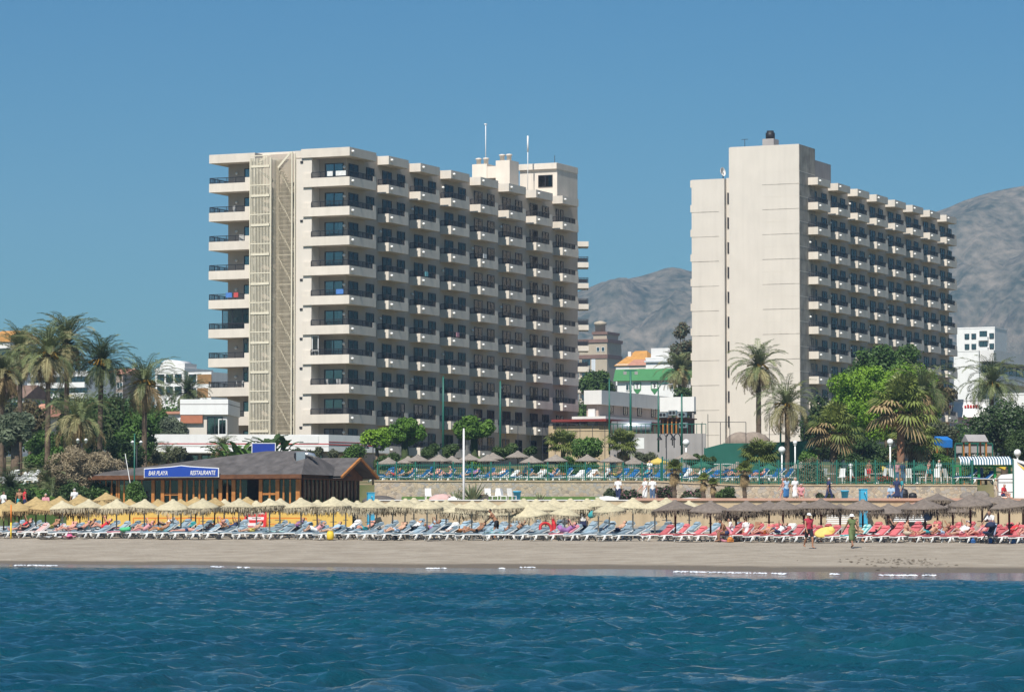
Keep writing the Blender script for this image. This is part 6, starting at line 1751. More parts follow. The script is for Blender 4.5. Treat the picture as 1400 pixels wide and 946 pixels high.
# ivy-covered green slope behind the beach, left
# ------------------------------------------------------------------ poles, lamps, courts, stalls, bins
GM = M_['green_metal']
def pole_thing(name, label, px, Y, pyt, pyb, r=.07, cat='pole', mt=None, head=None, group=None):
    zt = Z_at(pyt, Y); zb = Z_at(pyb, Y) if pyb else gz(Y); x = X_at(px, Y, zt)
    root = empty(name, (x, Y, zb), 0, label, cat, group)
    q = MB(); q.tube([(0, 0, -.2), (0, 0, (zt - zb) * .5), (0, 0, zt - zb)], [r * 1.15, r, r * .8], 8); q.obj('pole', mt or GM, root)
    h = zt - zb
    if head == 'flood':
        q = MB(); q.box(-.55, .55, -.05, .05, h - .02, h + .08); q.obj('cross_arm', mt or GM, root)
        for s in (-.5, .5):
            q = MB(); q.box(s - .14, s + .14, -.2, .08, h - .34, h - .06); q.obj('floodlight', M_['grey'], root)
    if head == 'net': 
        q = MB(); q.box(-.05, .05, -.05, .05, h, h + .12); q.obj('cap', mt or GM, root)
    if head == 'arm':
        q = MB(); q.tube([(0, 0, h), (.15, 0, h + .35), (.5, 0, h + .55), (1.0, 0, h + .5)], .05, 6); q.obj('lamp_arm', mt or GM, root)
        q = MB(); q.box(.85, 1.3, -.12, .12, h + .40, h + .5); q.obj('lamp_head', M_['grey'], root)
    return root
GPOLE = 'tall green poles of the sports court'
pole_thing('court_pole', 'tall green pole between the two dense ficus trees', 606, 298, 516, 622, .09, head='net', group=GPOLE)
pole_thing('court_pole', 'tall green pole just right of the flagpole ficus', 684, 298, 522, 622, .09, head='net', group=GPOLE)
pole_thing('court_pole', 'thin green pole before the white fascia end of the flat-roofed wing', 833, 305, 519, 618, .07, head='net', group=GPOLE)
pole_thing('floodlight_pole', 'tall green pole with a cross arm of two floodlights', 862, 305, 507, 612, .10, 'lamp post', head='flood')
pole_thing('street_lamp', 'green lamp post with a curved arm before the white hoarding', 900, 305, 532, 615, .075, 'lamp post', head='arm')
pole_thing('court_pole', 'tall green pole before the white hoarding', 932, 302, 540, 620, .09, head='net', group=GPOLE)
pole_thing('court_pole', 'thin green pole left of the restaurant sign', 184, 232, 595, 700, .05, head='net', group=GPOLE)
pole_thing('court_pole', 'dark green pole between the two date palms', 1067, 300, 560, 625, .08, head='net', group=GPOLE)
pole_thing('flagpole', 'bare white flagpole standing between two agaves', 634, 232, 588, 702, .075, 'flagpole', M_['white'], 'net')
st_ = empty('stay_cable', (X_at(174, 231, 4), 231, 3.2), 0, 'thin pale stay cable slanting down by the green pole at the restaurant', 'cable')
q = MB(); a, b_ = P(171, 620, 231), P(183, 690, 228); q.bar(a - st_.location, b_ - st_.location, .03); q.obj('cable', M_['plastic'], st_)
# netting posts before the hotel
netp = empty('court_fence', (0, 300, gz(300)), 0, 'high wire court fence of thin dark posts before the left hotel', 'fence')
zt = Z_at(579, 300) - gz(300); xs_ = [X_at(p, 300, 8) for p in range(640, 850, 17)]
for i, x in enumerate(xs_):
    q = MB(); q.bar((x, 0, -.1), (x, 0, zt + (.25 if i % 3 == 0 else 0)), .05, up=(1, 0, 0)); q.obj('post', M_['dark'], netp)
for z in (zt, zt * .55):
    q = MB(); q.bar((xs_[0], 0, z), (xs_[-1], 0, z), .03); q.obj('wire', M_['dark'], netp)
netp = empty('court_fence', (0, 304, gz(304)), 0, 'wire court fence of thin dark posts before the windowless hotel wall', 'fence')
zt = Z_at(577, 304) - gz(304)
for i, px in enumerate((960, 968, 985, 998, 1020, 1052, 1080, 1100)):
    x = X_at(px, 304, 8); q = MB(); q.bar((x, 0, -.1), (x, 0, (zt, zt * 1.15, zt, zt * .9)[i % 4]), .055, up=(1, 0, 0)); q.obj('post', M_['dark'], netp)
q = MB(); a, b_ = X_at(968, 304, 8), X_at(1020, 304, 8); q.bar((a, 0, zt), (b_, 0, zt), .045); q.obj('wire', M_['dark'], netp)
q = MB(); q.bar((X_at(985, 304, 8), .0, 0), (X_at(1020, 304, 8), 0, zt * .5), .04); q.obj('brace', M_['dark'], netp)
ws = empty('windscreen', (0, 302, gz(302)), 0, 'dark green canvas windscreen round the court below the windowless wall', 'screen')
SCREEN = mat('green_screen', (.02, .115, .085), .8, .1, .6)
q = MB(); xs2 = [X_at(p, 302, 8) for p in (963, 990, 1040, 1112)]; zz = [Z_at(p, 302) - gz(302) for p in (613, 606, 605.5, 602)]
for i in range(3):
    q.extr([(xs2[i], 0), (xs2[i + 1] - .004, 0), (xs2[i + 1] - .004, zz[i + 1]), (xs2[i], zz[i])], 'y', -.02, .02)
q.obj('canvas', SCREEN, ws)
for x, z in zip(xs2, zz):
    q = MB(); q.bar((x, .08, 0), (x, .08, z + .1), .06, up=(1, 0, 0)); q.obj('post', GM, ws)
q = MB(); q.bar((X_at(965, 300, 8), -1.5, 1.0), (X_at(1020, 300, 8), -1.5, 1.05), .06); q.obj('net_tape', M_['white'], ws)
for k, (px, w, lb) in enumerate(((1012, 1.4, 'left rounded grey hut roof behind the green windscreen'), (1030, 1.6, 'right rounded grey hut roof behind the green windscreen'))):
    c = P(px, 606, 312); q = MB(); q.lathe([(w, -2.5), (w, 0), (w * .95, .35), (w * .7, .75), (w * .3, 1.0), (.05, 1.05)], 14); T(q.obj('hut', mat('hut_grey', (.25, .20, .16), .9, .2, 2), None, tuple(c)), lb, 'hut')
def globe_lamp(px, pyc, Y, label, r=.27):
    z0 = gz(Y) if Y > 246 else 3.7; zc = Z_at(pyc, Y); x = X_at(px, Y, zc)
    root = empty('globe_lamp', (x, Y, z0), 0, label, 'street lamp', 'white globe lamps on the terrace')
    q = MB(); q.tube([(0, 0, -.1), (0, 0, zc - z0 - r * .8)], .06, 8); q.obj('lamp_post', M_['white'], root)
    q = MB(); q.lathe([(.1, 0), (.13, .06), (.09, .12)], 10, (0, 0, zc - z0 - r - .06)); q.obj('collar', M_['plastic'], root)
    q = MB(); q.ell((0, 0, zc - z0), r, 18); q.obj('globe', mat('opal_globe', (.80, .79, .77), .25, .02, 2, spec=.5), root)
globe_lamp(938, 605, 262, 'white globe lamp beside the white hoarding')
globe_lamp(1069, 615, 258, 'white globe lamp before the green windscreen, between the date palms')
globe_lamp(1217, 604, 256, 'white globe lamp left of the big red trunk', .24)
globe_lamp(1391, 619, 250, 'white globe lamp at the right edge above the white tent')
globe_lamp(1087, 605, 280, 'small white globe lamp behind the pale date palm', .18)
globe_lamp(1163, 636, 250, 'small white globe lamp below the squat fan palm', .16)
def lantern(px, pyt, Y, label, heads=2):
    z0 = gz(Y) if Y > 246 else 3.7; zt = Z_at(pyt, Y); x = X_at(px, Y, zt); h = zt - z0
    root = empty('street_lamp', (x, Y, z0), 0, label, 'street lamp', 'black iron street lamps')
    q = MB(); q.tube([(0, 0, -.1), (0, 0, .6), (0, 0, h)], [.07, .05, .035], 8); q.obj('lamp_post', M_['black'], root)
    for s in ((-1, 1) if heads == 2 else (1,)):
        q = MB(); q.tube([(0, 0, h - .1), (s * .18, 0, h + .18), (s * .4, 0, h + .16), (s * .5, 0, h - .05)], .025, 6); q.obj('lamp_arm', M_['black'], root)
        q = MB(); q.lathe([(.05, .12), (.2, -.12), (.22, -.16), (.05, -.17)], 10, (s * .5, 0, h - .12)); q.obj('lamp_shade', M_['black'], root)
lantern(911, 596, 252, 'black iron lamp with two swan-neck arms behind the first young palm')
lantern(162, 630, 240, 'black bell-shaped double lamp above the restaurant roof edge')
lantern(510, 608, 262, 'black scrolled double lamp beneath the pale ficus')
def white_lantern(px, pyt, Y, label):
    z0 = gz(Y); zt = Z_at(pyt, Y); h = zt - z0; x = X_at(px, Y, zt)
    root = empty('street_lamp', (x, Y, z0), 0, label, 'street lamp', 'pale twin lantern posts')
    q = MB(); q.tube([(0, 0, -.1), (0, 0, h)], [.06, .045], 8); q.bar((-.3, 0, h), (.3, 0, h), .05); q.obj('lamp_post', M_['black'], root)
    for s in (-.3, .3):
        q = MB(); q.lathe([(.07, 0), (.13, .22), (.16, .25), (.03, .36)], 8, (s, 0, h)); q.obj('lantern', M_['plastic'], root)
white_lantern(112, 606, 250, 'twin white lantern post in the left garden below the palms')
white_lantern(187, 609, 246, 'twin white lantern post behind the mast at the restaurant')
# bins, shower pillars
def bin_(px, pyt, Y, label):
    zt = Z_at(pyt, Y); x = X_at(px, Y, zt); root = empty('litter_bin', (x, Y, 3.7), 0, label, 'litter bin', 'turquoise litter bins on the promenade'); h = zt - 3.7
    q = MB(); q.lathe([(.20, h - .62), (.27, h - .1), (.30, h - .1), (.30, h), (.25, h), (.22, h - .5), (.02, h - .55)], 14); q.obj('bucket', M_['cyan'], root)
    q = MB(); q.box(-.12, .12, -.1, .1, -.1, h - .62); q.obj('post', M_['white'], root)
bin_(707, 671, 236, 'turquoise bucket-shaped litter bin by the agave')
bin_(1155, 670, 236, 'turquoise litter bin left of the turquoise shower pillar')
for px, pyt, pyb, lb in ((507, 673, 722, 'turquoise shower pillar at the right end of the restaurant'), (1180, 668, 722, 'turquoise shower pillar between the grey parasols')):
    Y = 227.5; zt, zb = Z_at(pyt, Y), sz(0, Y); x = X_at(px, Y, zt); h = zt - zb
    root = empty('shower_pillar', (x, Y, zb), .2, lb, 'beach shower', 'turquoise beach showers')
    q = MB(); q.box(-.23, .23, -.23, .23, -.2, h - .05); q.obj('column', M_['cyan'], root); q = MB(); q.box(-.26, .26, -.26, .26, h - .047, h); q.obj('cap', M_['cyan'], root)
    q = MB(); q.tube([(0, -.23, h - .3), (0, -.5, h - .25), (0, -.55, h - .35)], .03, 6); q.obj('shower_head', M_['silver'], root)
c = on_row(452, -.8); rt = empty('barrel', tuple(c), 0, 'round yellow barrel before the front blue loungers', 'barrel'); q = MB(); q.lathe([(.15, 0), (.2, .08), (.22, .22), (.2, .4), (.15, .47)], 16); q.obj('drum', M_['yellow'], rt); q = MB(); q.lathe([(.16, .47), (.16, .51), (.03, .53)], 14); q.obj('lid', M_['yellow'], rt)
# orange and yellow beach marker post at the left
x, y, z = on_row(16, -1.2); rt = empty('marker_post', (x, y, z), 0, 'slim beach marker post, orange above and yellow below, at the left', 'post')
q = MB(); q.tube([(0, 0, -.2), (0, 0, .95)], .05, 8); q.obj('lower_shaft', M_['yellow'], rt); q = MB(); q.tube([(0, 0, .955), (0, 0, 2.0)], .045, 8); q.obj('upper_shaft', M_['orange'], rt)
# life ring, floats, towels lying about
def ring(px, off, lift, label, mt, R=.34, r=.09):
    x, y, z = on_row(px, off); q = MB(); o_ = 0; n = 18; mm = 8
    for i in range(n):
        a = 2 * PI * i / n
        for j in range(mm):
            b = 2 * PI * j / mm; q.v.append(((R + r * math.cos(b)) * math.cos(a), r * math.sin(b), (R + r * math.cos(b)) * math.sin(a)))
    for i in range(n):
        for j in range(mm):
            q.f.append((i * mm + j, ((i + 1) % n) * mm + j, ((i + 1) % n) * mm + (j + 1) % mm, i * mm + (j + 1) % mm)); q.m.append(0); q.s.append(True)
    o = q.obj('swim_ring', mt, None, (x, y, z + lift)); o.rotation_euler = (-.35, 0, .3); T(o, label, 'swim ring')
ring(746, 5, .55, 'red swim ring leaning among the blue loungers', M_['red'])
ring(990, -.7, .42, 'pink-red swim ring held before the red loungers', CUSH['pink'], .4, .08)
LAST_TOWEL = [None]
def towel(px, off, lift, mt, label, w=.7, l=1.5, rz=.4, tilt=0.0):
    x, y, z = on_row(px, off); nx, ny = 8, 5; r = random.Random(int(px)); V, Q = [], []
    for side in (0, 1):
        for i in range(nx + 1):
            for j in range(ny + 1): V.append((-l / 2 + l * i / nx, -w / 2 + w * j / ny, .03 * math.sin(i * 1.7 + j) + (.0 if side == 0 else .018)))
    k = (nx + 1) * (ny + 1)
    for i in range(nx):
        for j in range(ny):
            a = i * (ny + 1) + j; Q.append((a, a + 1, a + ny + 2, a + ny + 1)); Q.append((k + a, k + a + ny + 1, k + a + ny + 2, k + a + 1))
    o = put('towel', np_mesh('towel', np.array(V), np.array(Q), mt, smooth=True), None, (x, y, z + lift), rz); o.rotation_euler = (0, -tilt, rz); T(o, label, 'towel'); LAST_TOWEL[0] = o
towel(70, -1.3, .10, CUSH['white'], 'white towel lying on the sand at the left')
towel(95, -1.1, .12, CUSH['pink'], 'pink towel on the sand under the left loungers', .5, .8)
c = on_row(1127, -.5); rt = empty('beach_float', (c[0], c[1], c[2] + .55), .2, 'yellow oval air mattress leaning on the red loungers', 'air mattress')
q = MB(); q.ell((0, 0, 0), (.6, .07, .30), 16); o = q.obj('mattress', mat('float_yellow', (.62, .47, .12), .6, .12, 3), rt); q = MB(); q.ell((.36, -.02, .05), (.2, .08, .2), 12); q.obj('pillow', MATS['float_yellow'], rt); rt.rotation_euler = (-.5, -.25, .1)
c = on_row(172, -.2); rt = empty('beach_float', (c[0], c[1], c[2] + .52), .2, 'green inflated float on a lounger at the left', 'air mattress'); q = MB(); q.ell((0, 0, 0), (.36, .3, .14), 14); q.obj('mattress', CUSH['green'], rt); q = MB(); q.ell((.2, 0, .08), (.14, .2, .09), 12); q.obj('pillow', CUSH['green'], rt)
# bags
BAGM = [mat('bag_black', (.03, .03, .035), .7), mat('bag_blue', (.04, .13, .35), .7), mat('bag_orange', (.6, .22, .05), .7), mat('bag_pink', (.6, .12, .25), .7), mat('bag_white', (.7, .68, .65), .7)]
BN = ['black', 'blue', 'orange', 'bright pink', 'white']
for k, (px, off, c_, lb) in enumerate(((96, -.9, 3, 'bright pink bag on the sand under the left loungers'), (998, -.9, 2, 'orange bag by the crouching bather with the swim ring'), (1353, -.5, 1, 'blue bag beside the pushchair'), (1328, -.6, 1, 'blue bag under the front red row, left of the pushchair'), (1383, -.6, 1, 'blue bag at the right edge of the front red row'), (1092, -.3, 4, 'white bag beside the walking man'), (540, -.5, 0, 'black bag beneath the front blue row'), (300, -.5, 0, 'black bag below the sunbathing pair'), (690, 5, 0, 'black bag hanging by the standing dark-haired man'))):
    x, y, z = on_row(px, off); rt = empty('bag', (x, y, z), k * .7, lb, 'bag', None)
    q = MB(); q.ell((0, 0, .13), (.2, .12, .15), 10); q.box(-.17, .17, -.09, .09, 0, .16); q.obj('sack', BAGM[c_], rt); q = MB(); q.tube([(-.12, 0, .2), (-.07, 0, .4), (.07, 0, .4), (.12, 0, .2)], .015, 5); q.obj('handle', BAGM[c_], rt)
# clothes hung on parasol poles
for k, (px, off, pyt, pyb, mt, lb) in enumerate(((1267, 2.0, 693, 711, mat('denim', (.10, .14, .22), .9), 'blue-grey garment hanging from a grey parasol'), (1274, 1.9, 692, 704, BAGM[0], 'black garment hanging beside the blue-grey one'), (1349, 6, 700, 712, mat('dark_cloth', (.06, .05, .05), .9), 'dark cloth hanging under a grey parasol near the pushchair'), (773, 6, 704, 716, mat('grey_cloth', (.14, .15, .17), .9), 'grey garment hanging at a pale parasol pole'), (809, 6, 698, 707, CUSH['teal'], 'teal garment hanging under a pale parasol'))):
    x, y, z = on_row(px, off); zt_, zb_ = Z_at(pyt, y), Z_at(pyb, y); r = random.Random(k)
    q = MB(); n = 8; w = .26
    for s in (0, 1):
        pass
    q.tube([(0, 0, zt_ - zb_), (.02, 0, (zt_ - zb_) * .6), (0, .02, (zt_ - zb_) * .25), (.03, 0, 0)], [.05, .2, .26, .18], 9); o = q.obj('garment', mt, None, (x, y - .2, zb_)); o.scale = (1, .45, 1); T(o, lb, 'clothes')
# dark angular shade / folded boat shapes behind the loungers
BOATG = mat('dark_tarpaulin', (.10, .09, .085), .9, .2, 2)
for px, pyt, pyb, w, mt, lb in ((519, 677, 690, 1.2, BOATG, 'brown tarpaulin heap on the promenade right of the restaurant'), (945, 680, 690, 1.35, M_['white'], 'white upturned boat on the promenade among the young palms'), (830, 678, 690, .9, M_['white'], 'white upturned dinghy left of the walker in the white top'), (605, 675, 690, 1.0, mat('pink_cover', (.55, .36, .33), .8, .1, 2), 'pink cloth draped over promenade chairs'), (618, 678, 690, .7, M_['white'], 'white cloth draped over promenade chairs')):
    Y = 233; c = P(px, pyb, Y); zt_ = Z_at(pyt, Y); rt = empty('cover' if mt is not M_['white'] or px == 618 else 'boat', (c.x, Y, 3.7), .1, lb, 'boat' if 'boat' in lb or 'dinghy' in lb else 'cover')
    q = MB(); q.lathe([(1.0, 0), (1.0, .25), (.86, .6), (.5, .9), (.08, 1.0)], 16, wob=.02); o = q.obj('hull' if 'boat' in lb or 'dinghy' in lb else 'cloth', mt, rt); o.scale = (w, .6, zt_ - 3.7)
    if 'boat' in lb or 'dinghy' in lb:
        q = MB(); q.bar((-.9 * w, 0, (zt_ - 3.7) * .75), (.9 * w, 0, (zt_ - 3.7) * .75), .05); q.obj('keel', M_['plastic'], rt)
# white cafe furniture on the promenade
def cafe_chair(px, Y, rz, label, mt=None):
    x = X_at(px, Y, 4); rt = empty('chair', (x, Y, 3.72), rz, label, 'chair', 'white chairs on the promenade'); m_ = mt or M_['plastic']
    q = MB(); q.box(-.22, .22, -.22, .22, .42, .47); q.obj('seat', m_, rt); q = MB(); q.obox((0, .24, .72), (.22, 0, 0), (0, .02, 0), (0, .05, .26)); q.obj('backrest', m_, rt)
    for a in (-.2, .2):
        for b in (-.2, .2): q = MB(); q.bar((a, b, 0), (a, b, .42), .045, up=(1, 0, 0)); q.obj('leg', m_, rt)
for px, rz, lb in ((668, .3, 'white chair right of the large agave'), (679, -.5, 'white chair left of the tilted white chair'), (690, 1.2, 'tilted white chair by the turquoise bin'), (586, .2, 'white chair left of the pink cloth'), (700, 2.4, 'white chair touching the turquoise bin')): cafe_chair(px, 234, rz, lb)
x = X_at(660, 234, 4); rt = empty('planter', (x, 234, 3.72), 0, 'dark square planter right of the large agave', 'planter'); q = MB(); q.box(-.4, .4, -.3, .3, 0, .5); q.obj('tub', BOATG, rt); q = MB(); q.box(-.36, .36, -.26, .26, .503, .54); q.obj('soil', M_['wood_dark'], rt)
# stacked boards behind the walking couple (white slatted stack)
def slat_stack(px, pyb, Y, w, n, label):
    c = P(px, pyb, Y); rt = empty('board_stack', (c.x, Y, c.z), 0, label, 'boards'); 
    for i in range(n): q = MB(); q.box(-w / 2 + (i % 2) * .04, w / 2 - (i % 3) * .03, -.3, .3, i * .13, i * .13 + .08); q.obj('board', M_['white'], rt)
slat_stack(1145, 716, 226, 1.5, 5, 'stack of white boards on the sand between the two walkers')
slat_stack(1244, 713, 226.5, 2.2, 5, 'stack of pale slats behind the seated dark-haired man')
slat_stack(1096, 660, 262, 1.6, 10, 'stack of white plastic loungers behind the green fence')
slat_stack(1160, 656, 262, 1.0, 12, 'tall stack of white chairs behind the green fence')
# green pergola with striped awning, tents and playground at the right
pg = empty('pergola', (0, 250, gz(250)), 0, 'green posted pergola with a blue and white striped awning at the right', 'pergola')
z0 = gz(250)
for px in (1303, 1313, 1330, 1338, 1360, 1380):
    x = X_at(px, 250, 7); q = MB(); q.box(x - .09, x + .09, -.09, .09, 0, Z_at(636, 250) - z0); q.obj('post', mat('bright_green_paint', (.02, .22, .06), .5), pg)
q = MB(); q.box(X_at(1300, 250, 7), X_at(1386, 250, 7), -.12, .12, Z_at(638, 250) - z0, Z_at(635.5, 250) - z0); q.obj('beam', MATS['bright_green_paint'], pg)
a, b_ = X_at(1314, 249, 7), X_at(1385, 249, 7); n = 38
q = MB(); zt_, zb_ = Z_at(628, 249) - z0, Z_at(635, 249) - z0
for i in range(n): q.add([(a + (b_ - a) * i / n, -.6, zb_), (a + (b_ - a) * (i + 1) / n, -.6, zb_), (a + (b_ - a) * (i + 1) / n, -.45, zt_), (a + (b_ - a) * i / n, -.45, zt_), (a + (b_ - a) * i / n, .6, zt_ + .25), (a + (b_ - a) * (i + 1) / n, .6, zt_ + .25)], [(0, 1, 2, 3), (3, 2, 5, 4)], i % 2)
q.obj('striped_awning', [M_['white'], mat('awning_blue', (.02, .10, .16), .7)], pg)
for px, py, lb in ((1322, 653, 'dark blue lounger pad stacked left under the pergola'), (1346, 655, 'dark blue lounger pad stacked right under the pergola')):
    c = P(px, py, 249); lounger(c.x, 250, c.z - .3, .3, 'navy', 40, lb, 'blue loungers under the pergola')
tn = empty('market_stall', (X_at(1384, 243, 4), 243, 3.72), -.1, 'white canvas stall with a pointed top at the right edge', 'stall')
hh = Z_at(634, 243) - 3.72
q = MB(); q.box(-1.0, .55, -1.0, 1.0, 0, hh * .62, 0); q.extr([(-1.05, hh * .62), (.6, hh * .62), (.5, hh * .76), (-.8, hh * .72)], 'y', -1.05, 1.05, 0); q.obj('side_panel', M_['white'], tn)
for zz in (.28, .52):
    q = MB(); q.box(-1.02, .56, -1.025, -1.004, hh * zz, hh * zz + .06); q.obj('seam', M_['grey'], tn)
q = MB(); q.box(-1.02, .56, -1.025, -1.004, hh * .14, hh * .14 + .04); q.obj('orange_line', M_['orange'], tn)
tn2 = empty('market_stall', (X_at(1396, 241, 4), 241, 3.72), -.1, 'tall white stall panel with a coloured ribbon mark, cut by the right edge', 'stall')
q = MB(); q.extr([(-.55, 0), (2.4, 0), (2.4, hh * .8), (-.55, hh * 1.12)], 'y', -.8, .8); q.obj('side_panel', M_['white'], tn2)
q = MB(); q.extr([(-.3, hh * 1.0), (.9, hh * .55), (.9, hh * .64), (.2, hh * .88)], 'y', -.83, -.803); q.obj('ribbon_mark', M_['yellow'], tn2)
q = MB(); q.extr([(-.3, hh * 1.03), (.2, hh * .9), (.9, hh * .66), (.9, hh * .72), (.3, hh * .95)], 'y', -.835, -.803); q.obj('ribbon_mark', M_['dark'], tn2)
q = MB(); q.bar((-.58, -.85, 0), (-.58, -.85, hh * 1.1), .08, up=(1, 0, 0)); q.obj('pole', GM, tn2)
# playground
hz_ = gz(268)
ph_ = empty('playhouse', (X_at(1333, 268, 7), 268, hz_), .25, 'small wooden playhouse with a grey pitched roof behind the pergola', 'playhouse')
zr_ = Z_at(594, 268) - hz_; ze_ = Z_at(604, 268) - hz_
q = MB(); q.extr([(-.75, ze_), (.75, ze_), (0, zr_)], 'x', -.85, .85); q.obj('roof', M_['grey'], ph_)
for a in (-.7, .7):
    for b in (-.6, .6): q = MB(); q.box(a - .06, a + .06, b - .06, b + .06, 0, ze_); q.obj('post', M_['wood'], ph_)
q = MB(); q.box(-.75, .75, -.65, .65, ze_ * .55, ze_ * .6); q.obj('deck', M_['wood'], ph_)
sl_ = empty('slide', (X_at(1352, 266, 7), 266, hz_), 0, 'yellow playground slide beside the playhouse', 'slide')
q = MB(); za = Z_at(618, 266) - hz_; q.obox((.3, 0, za * .62), (.95, 0, -.42), (0, .28, 0), (.03, 0, .05)); q.obj('chute', M_['yellow'], sl_)
for s in (-.3, .3): q = MB(); q.obox((.3, s, za * .62 + .12), (.95, 0, -.42), (0, .03, 0), (.04, 0, .12)); q.obj('side_rail', M_['yellow'], sl_)
q = MB(); q.box(-.8, -.7, -.3, .3, 0, za * .8); q.obj('ladder', M_['wood'], sl_)
bl = empty('play_canopy', (X_at(1290, 268, 7), 268, hz_), .3, 'small blue canopy on posts left of the playhouse', 'canopy')
zc_ = Z_at(598, 268) - hz_; q = MB(); q.obox((0, 0, zc_ - .35), (.55, 0, 0), (0, .5, .15), (0, -.02, .3)); q.obj('roof', mat('canopy_blue', (.02, .16, .48), .6), bl)
for a in (-.45, .45): q = MB(); q.box(a - .05, a + .05, .2, .3, 0, zc_ - .4); q.obj('post', M_['wood'], bl)
gl_ = empty('glass_shelter', (0, 270, hz_), 0, 'green framed glazed shelter below the playhouse roof', 'shelter')
xa_, xb_ = X_at(1306, 270, 7), X_at(1357, 270, 7); za, zb2 = Z_at(607, 270) - hz_, Z_at(619, 270) - hz_
for i in range(6):
    x = xa_ + (xb_ - xa_) * i / 5; q = MB(); q.box(x - .05, x + .05, -.05, .05, 0, za); q.obj('post', GM, gl_)
q = MB(); q.box(xa_, xb_, -.06, .06, za, za + .1); q.obj('beam', GM, gl_)
q = MB(); q.box(xa_, xb_, .06, .1, zb2, za); q.obj('pane_backing', M_['grey'], gl_)
q = MB(); q.box(xa_ - 1, xb_, 1.0, 6, .8, 1.0); q.obj('white_deck', M_['white'], gl_)
# floodlight dish box on the service wall
c = P(868, 606, 300); rt = empty('projector', tuple(c), 0, 'white bullet-shaped housing on a short post beside the right terrace fan palm', 'housing')
q = MB(); q.ell((-.35, 0, .0), (.45, .4, .48), 14); q.box(-.3, .8, -.35, .35, -.48, .48); q.obj('housing', M_['plastic'], rt); q = MB(); q.bar((0, 0, -2.3), (0, 0, -.4), .12, up=(1, 0, 0)); q.obj('post', M_['grey'], rt)
# iron hoops by the service wall
for px, lb in ((915, 'left black iron hoop before the grey service wall'), (926, 'right black iron hoop before the grey service wall')):
    c = P(px, 612, 300); q = MB(); q.tube([(-.28, 0, 0), (-.28, 0, .9), (-.2, 0, 1.15), (0, 0, 1.27), (.2, 0, 1.15), (.28, 0, .9), (.28, 0, .2)], .05, 6); T(q.obj('hoop', M_['black'], None, tuple(c)), lb, 'iron hoop')
# pushchair
x, y, z = on_row(1351, -1.0); pc = empty('pushchair', (x, y, z), .5, 'dark blue pushchair standing before the red loungers', 'pushchair')
NAVYC = mat('navy_cloth', (.02, .03, .07), .8)
q = MB(); q.obox((-.05, 0, .5), (.22, 0, -.1), (0, .2, 0), (.02, 0, .05)); q.obox((.2, 0, .72), (.1, 0, .28), (0, .2, 0), (.05, 0, -.02)); q.obj('seat', NAVYC, pc)
q = MB()
for i in range(7):
    pass
q.lathe([(.30, 0), (.29, .12), (.22, .24), (.08, .3)], 12, (.12, 0, .85)); q.obj('hood', NAVYC, pc)
for s in (-.22, .22):
    q = MB(); q.bar((-.35, s, .1), (.45, s, 1.05), .035); q.bar((.4, s, .1), (-.1, s, .55), .035); q.obj('frame_bar', M_['dark'], pc)
for a in (-.35, .4):
    for s in (-.24, .24): q = MB(); q.tube([(a, s - .02, .1), (a, s + .02, .1)], .10, 12); q.obj('wheel', M_['black'], pc)
q = MB(); q.tube([(.45, -.22, 1.05), (.52, 0, 1.08), (.45, .22, 1.05)], .02, 6); q.obj('handle', M_['dark'], pc)
# folded wooden boards of the promenade ramp at right
c = P(1232, 690, 229.5); q = MB(); q.obox((0, 0, 0), (1.3, 0, .35), (0, 1.0, 0), (-.01, 0, .05)); T(q.obj('ramp', M_['coping'], None, (c.x, 228, 3.4)), 'sloping pinkish ramp slab at the promenade edge among the grey parasols', 'ramp')
# promenade black bin bag shapes
for px, pyb, h, lb in ((1236, 686, .95, 'tall black bin beside the women on the promenade'), (1248, 686, .7, 'black sack-shaped cover right of the tall black bin')):
    c = P(px, pyb, 240); rt = empty('bin', (c.x, 240, 3.72), 0, lb, 'bin'); q = MB(); q.lathe([(.26, 0), (.3, h * .7), (.24, h), (.05, h * 1.08)], 12, wob=.04 if h < .9 else 0); q.obj('body', M_['black'], rt)
    q = MB(); q.lathe([(.31, h * .7), (.32, h * .75), (.3, h * .78)], 12); q.obj('rim', M_['dark'], rt)

# towels spread on empty loungers
def spread(key, n, mtk, label):
    if (key, n) not in SPOT: return
    x, y, z, rz, a, px = SPOT[(key, n)]
    towel(px, 0, 0, CUSH[mtk], label, .5, 1.15, rz)
    o = COL.objects[-1] if False else LAST_TOWEL[0]
    c, s_ = math.cos(rz), math.sin(rz); o.location = (x - .36 * c, y - .36 * s_, z + SZ + .115)

CN = {'white': 'white', 'teal': 'teal', 'pink': 'pink', 'aqua': 'aqua striped', 'stripe': 'red striped'}
RN = {'b0': 'front blue', 'b1': 'second blue', 'b2': 'third blue', 'r0': 'front red', 'r1': 'second red', 'r2': 'third red'}
for key, ns in (('b0', ((7, 'white'), (12, 'teal'), (15, 'white'), (19, 'aqua'), (24, 'white'), (27, 'white'), (33, 'aqua'), (37, 'white'))), ('b1', ((3, 'white'), (8, 'pink'), (14, 'white'), (21, 'stripe'), (26, 'white'), (31, 'teal'))), ('b2', ((4, 'white'), (10, 'aqua'), (18, 'white'), (25, 'white'))), ('r0', ((3, 'white'), (9, 'aqua'), (14, 'white'), (18, 'pink'))), ('r1', ((2, 'white'), (8, 'white'), (11, 'stripe'))), ('r2', ((3, 'white'), (6, 'white')))):
    for n_, k_ in ns: spread(key, n_, k_, f'{CN[k_]} towel on the {nth(n_)} lounger of the {RN[key]} row')

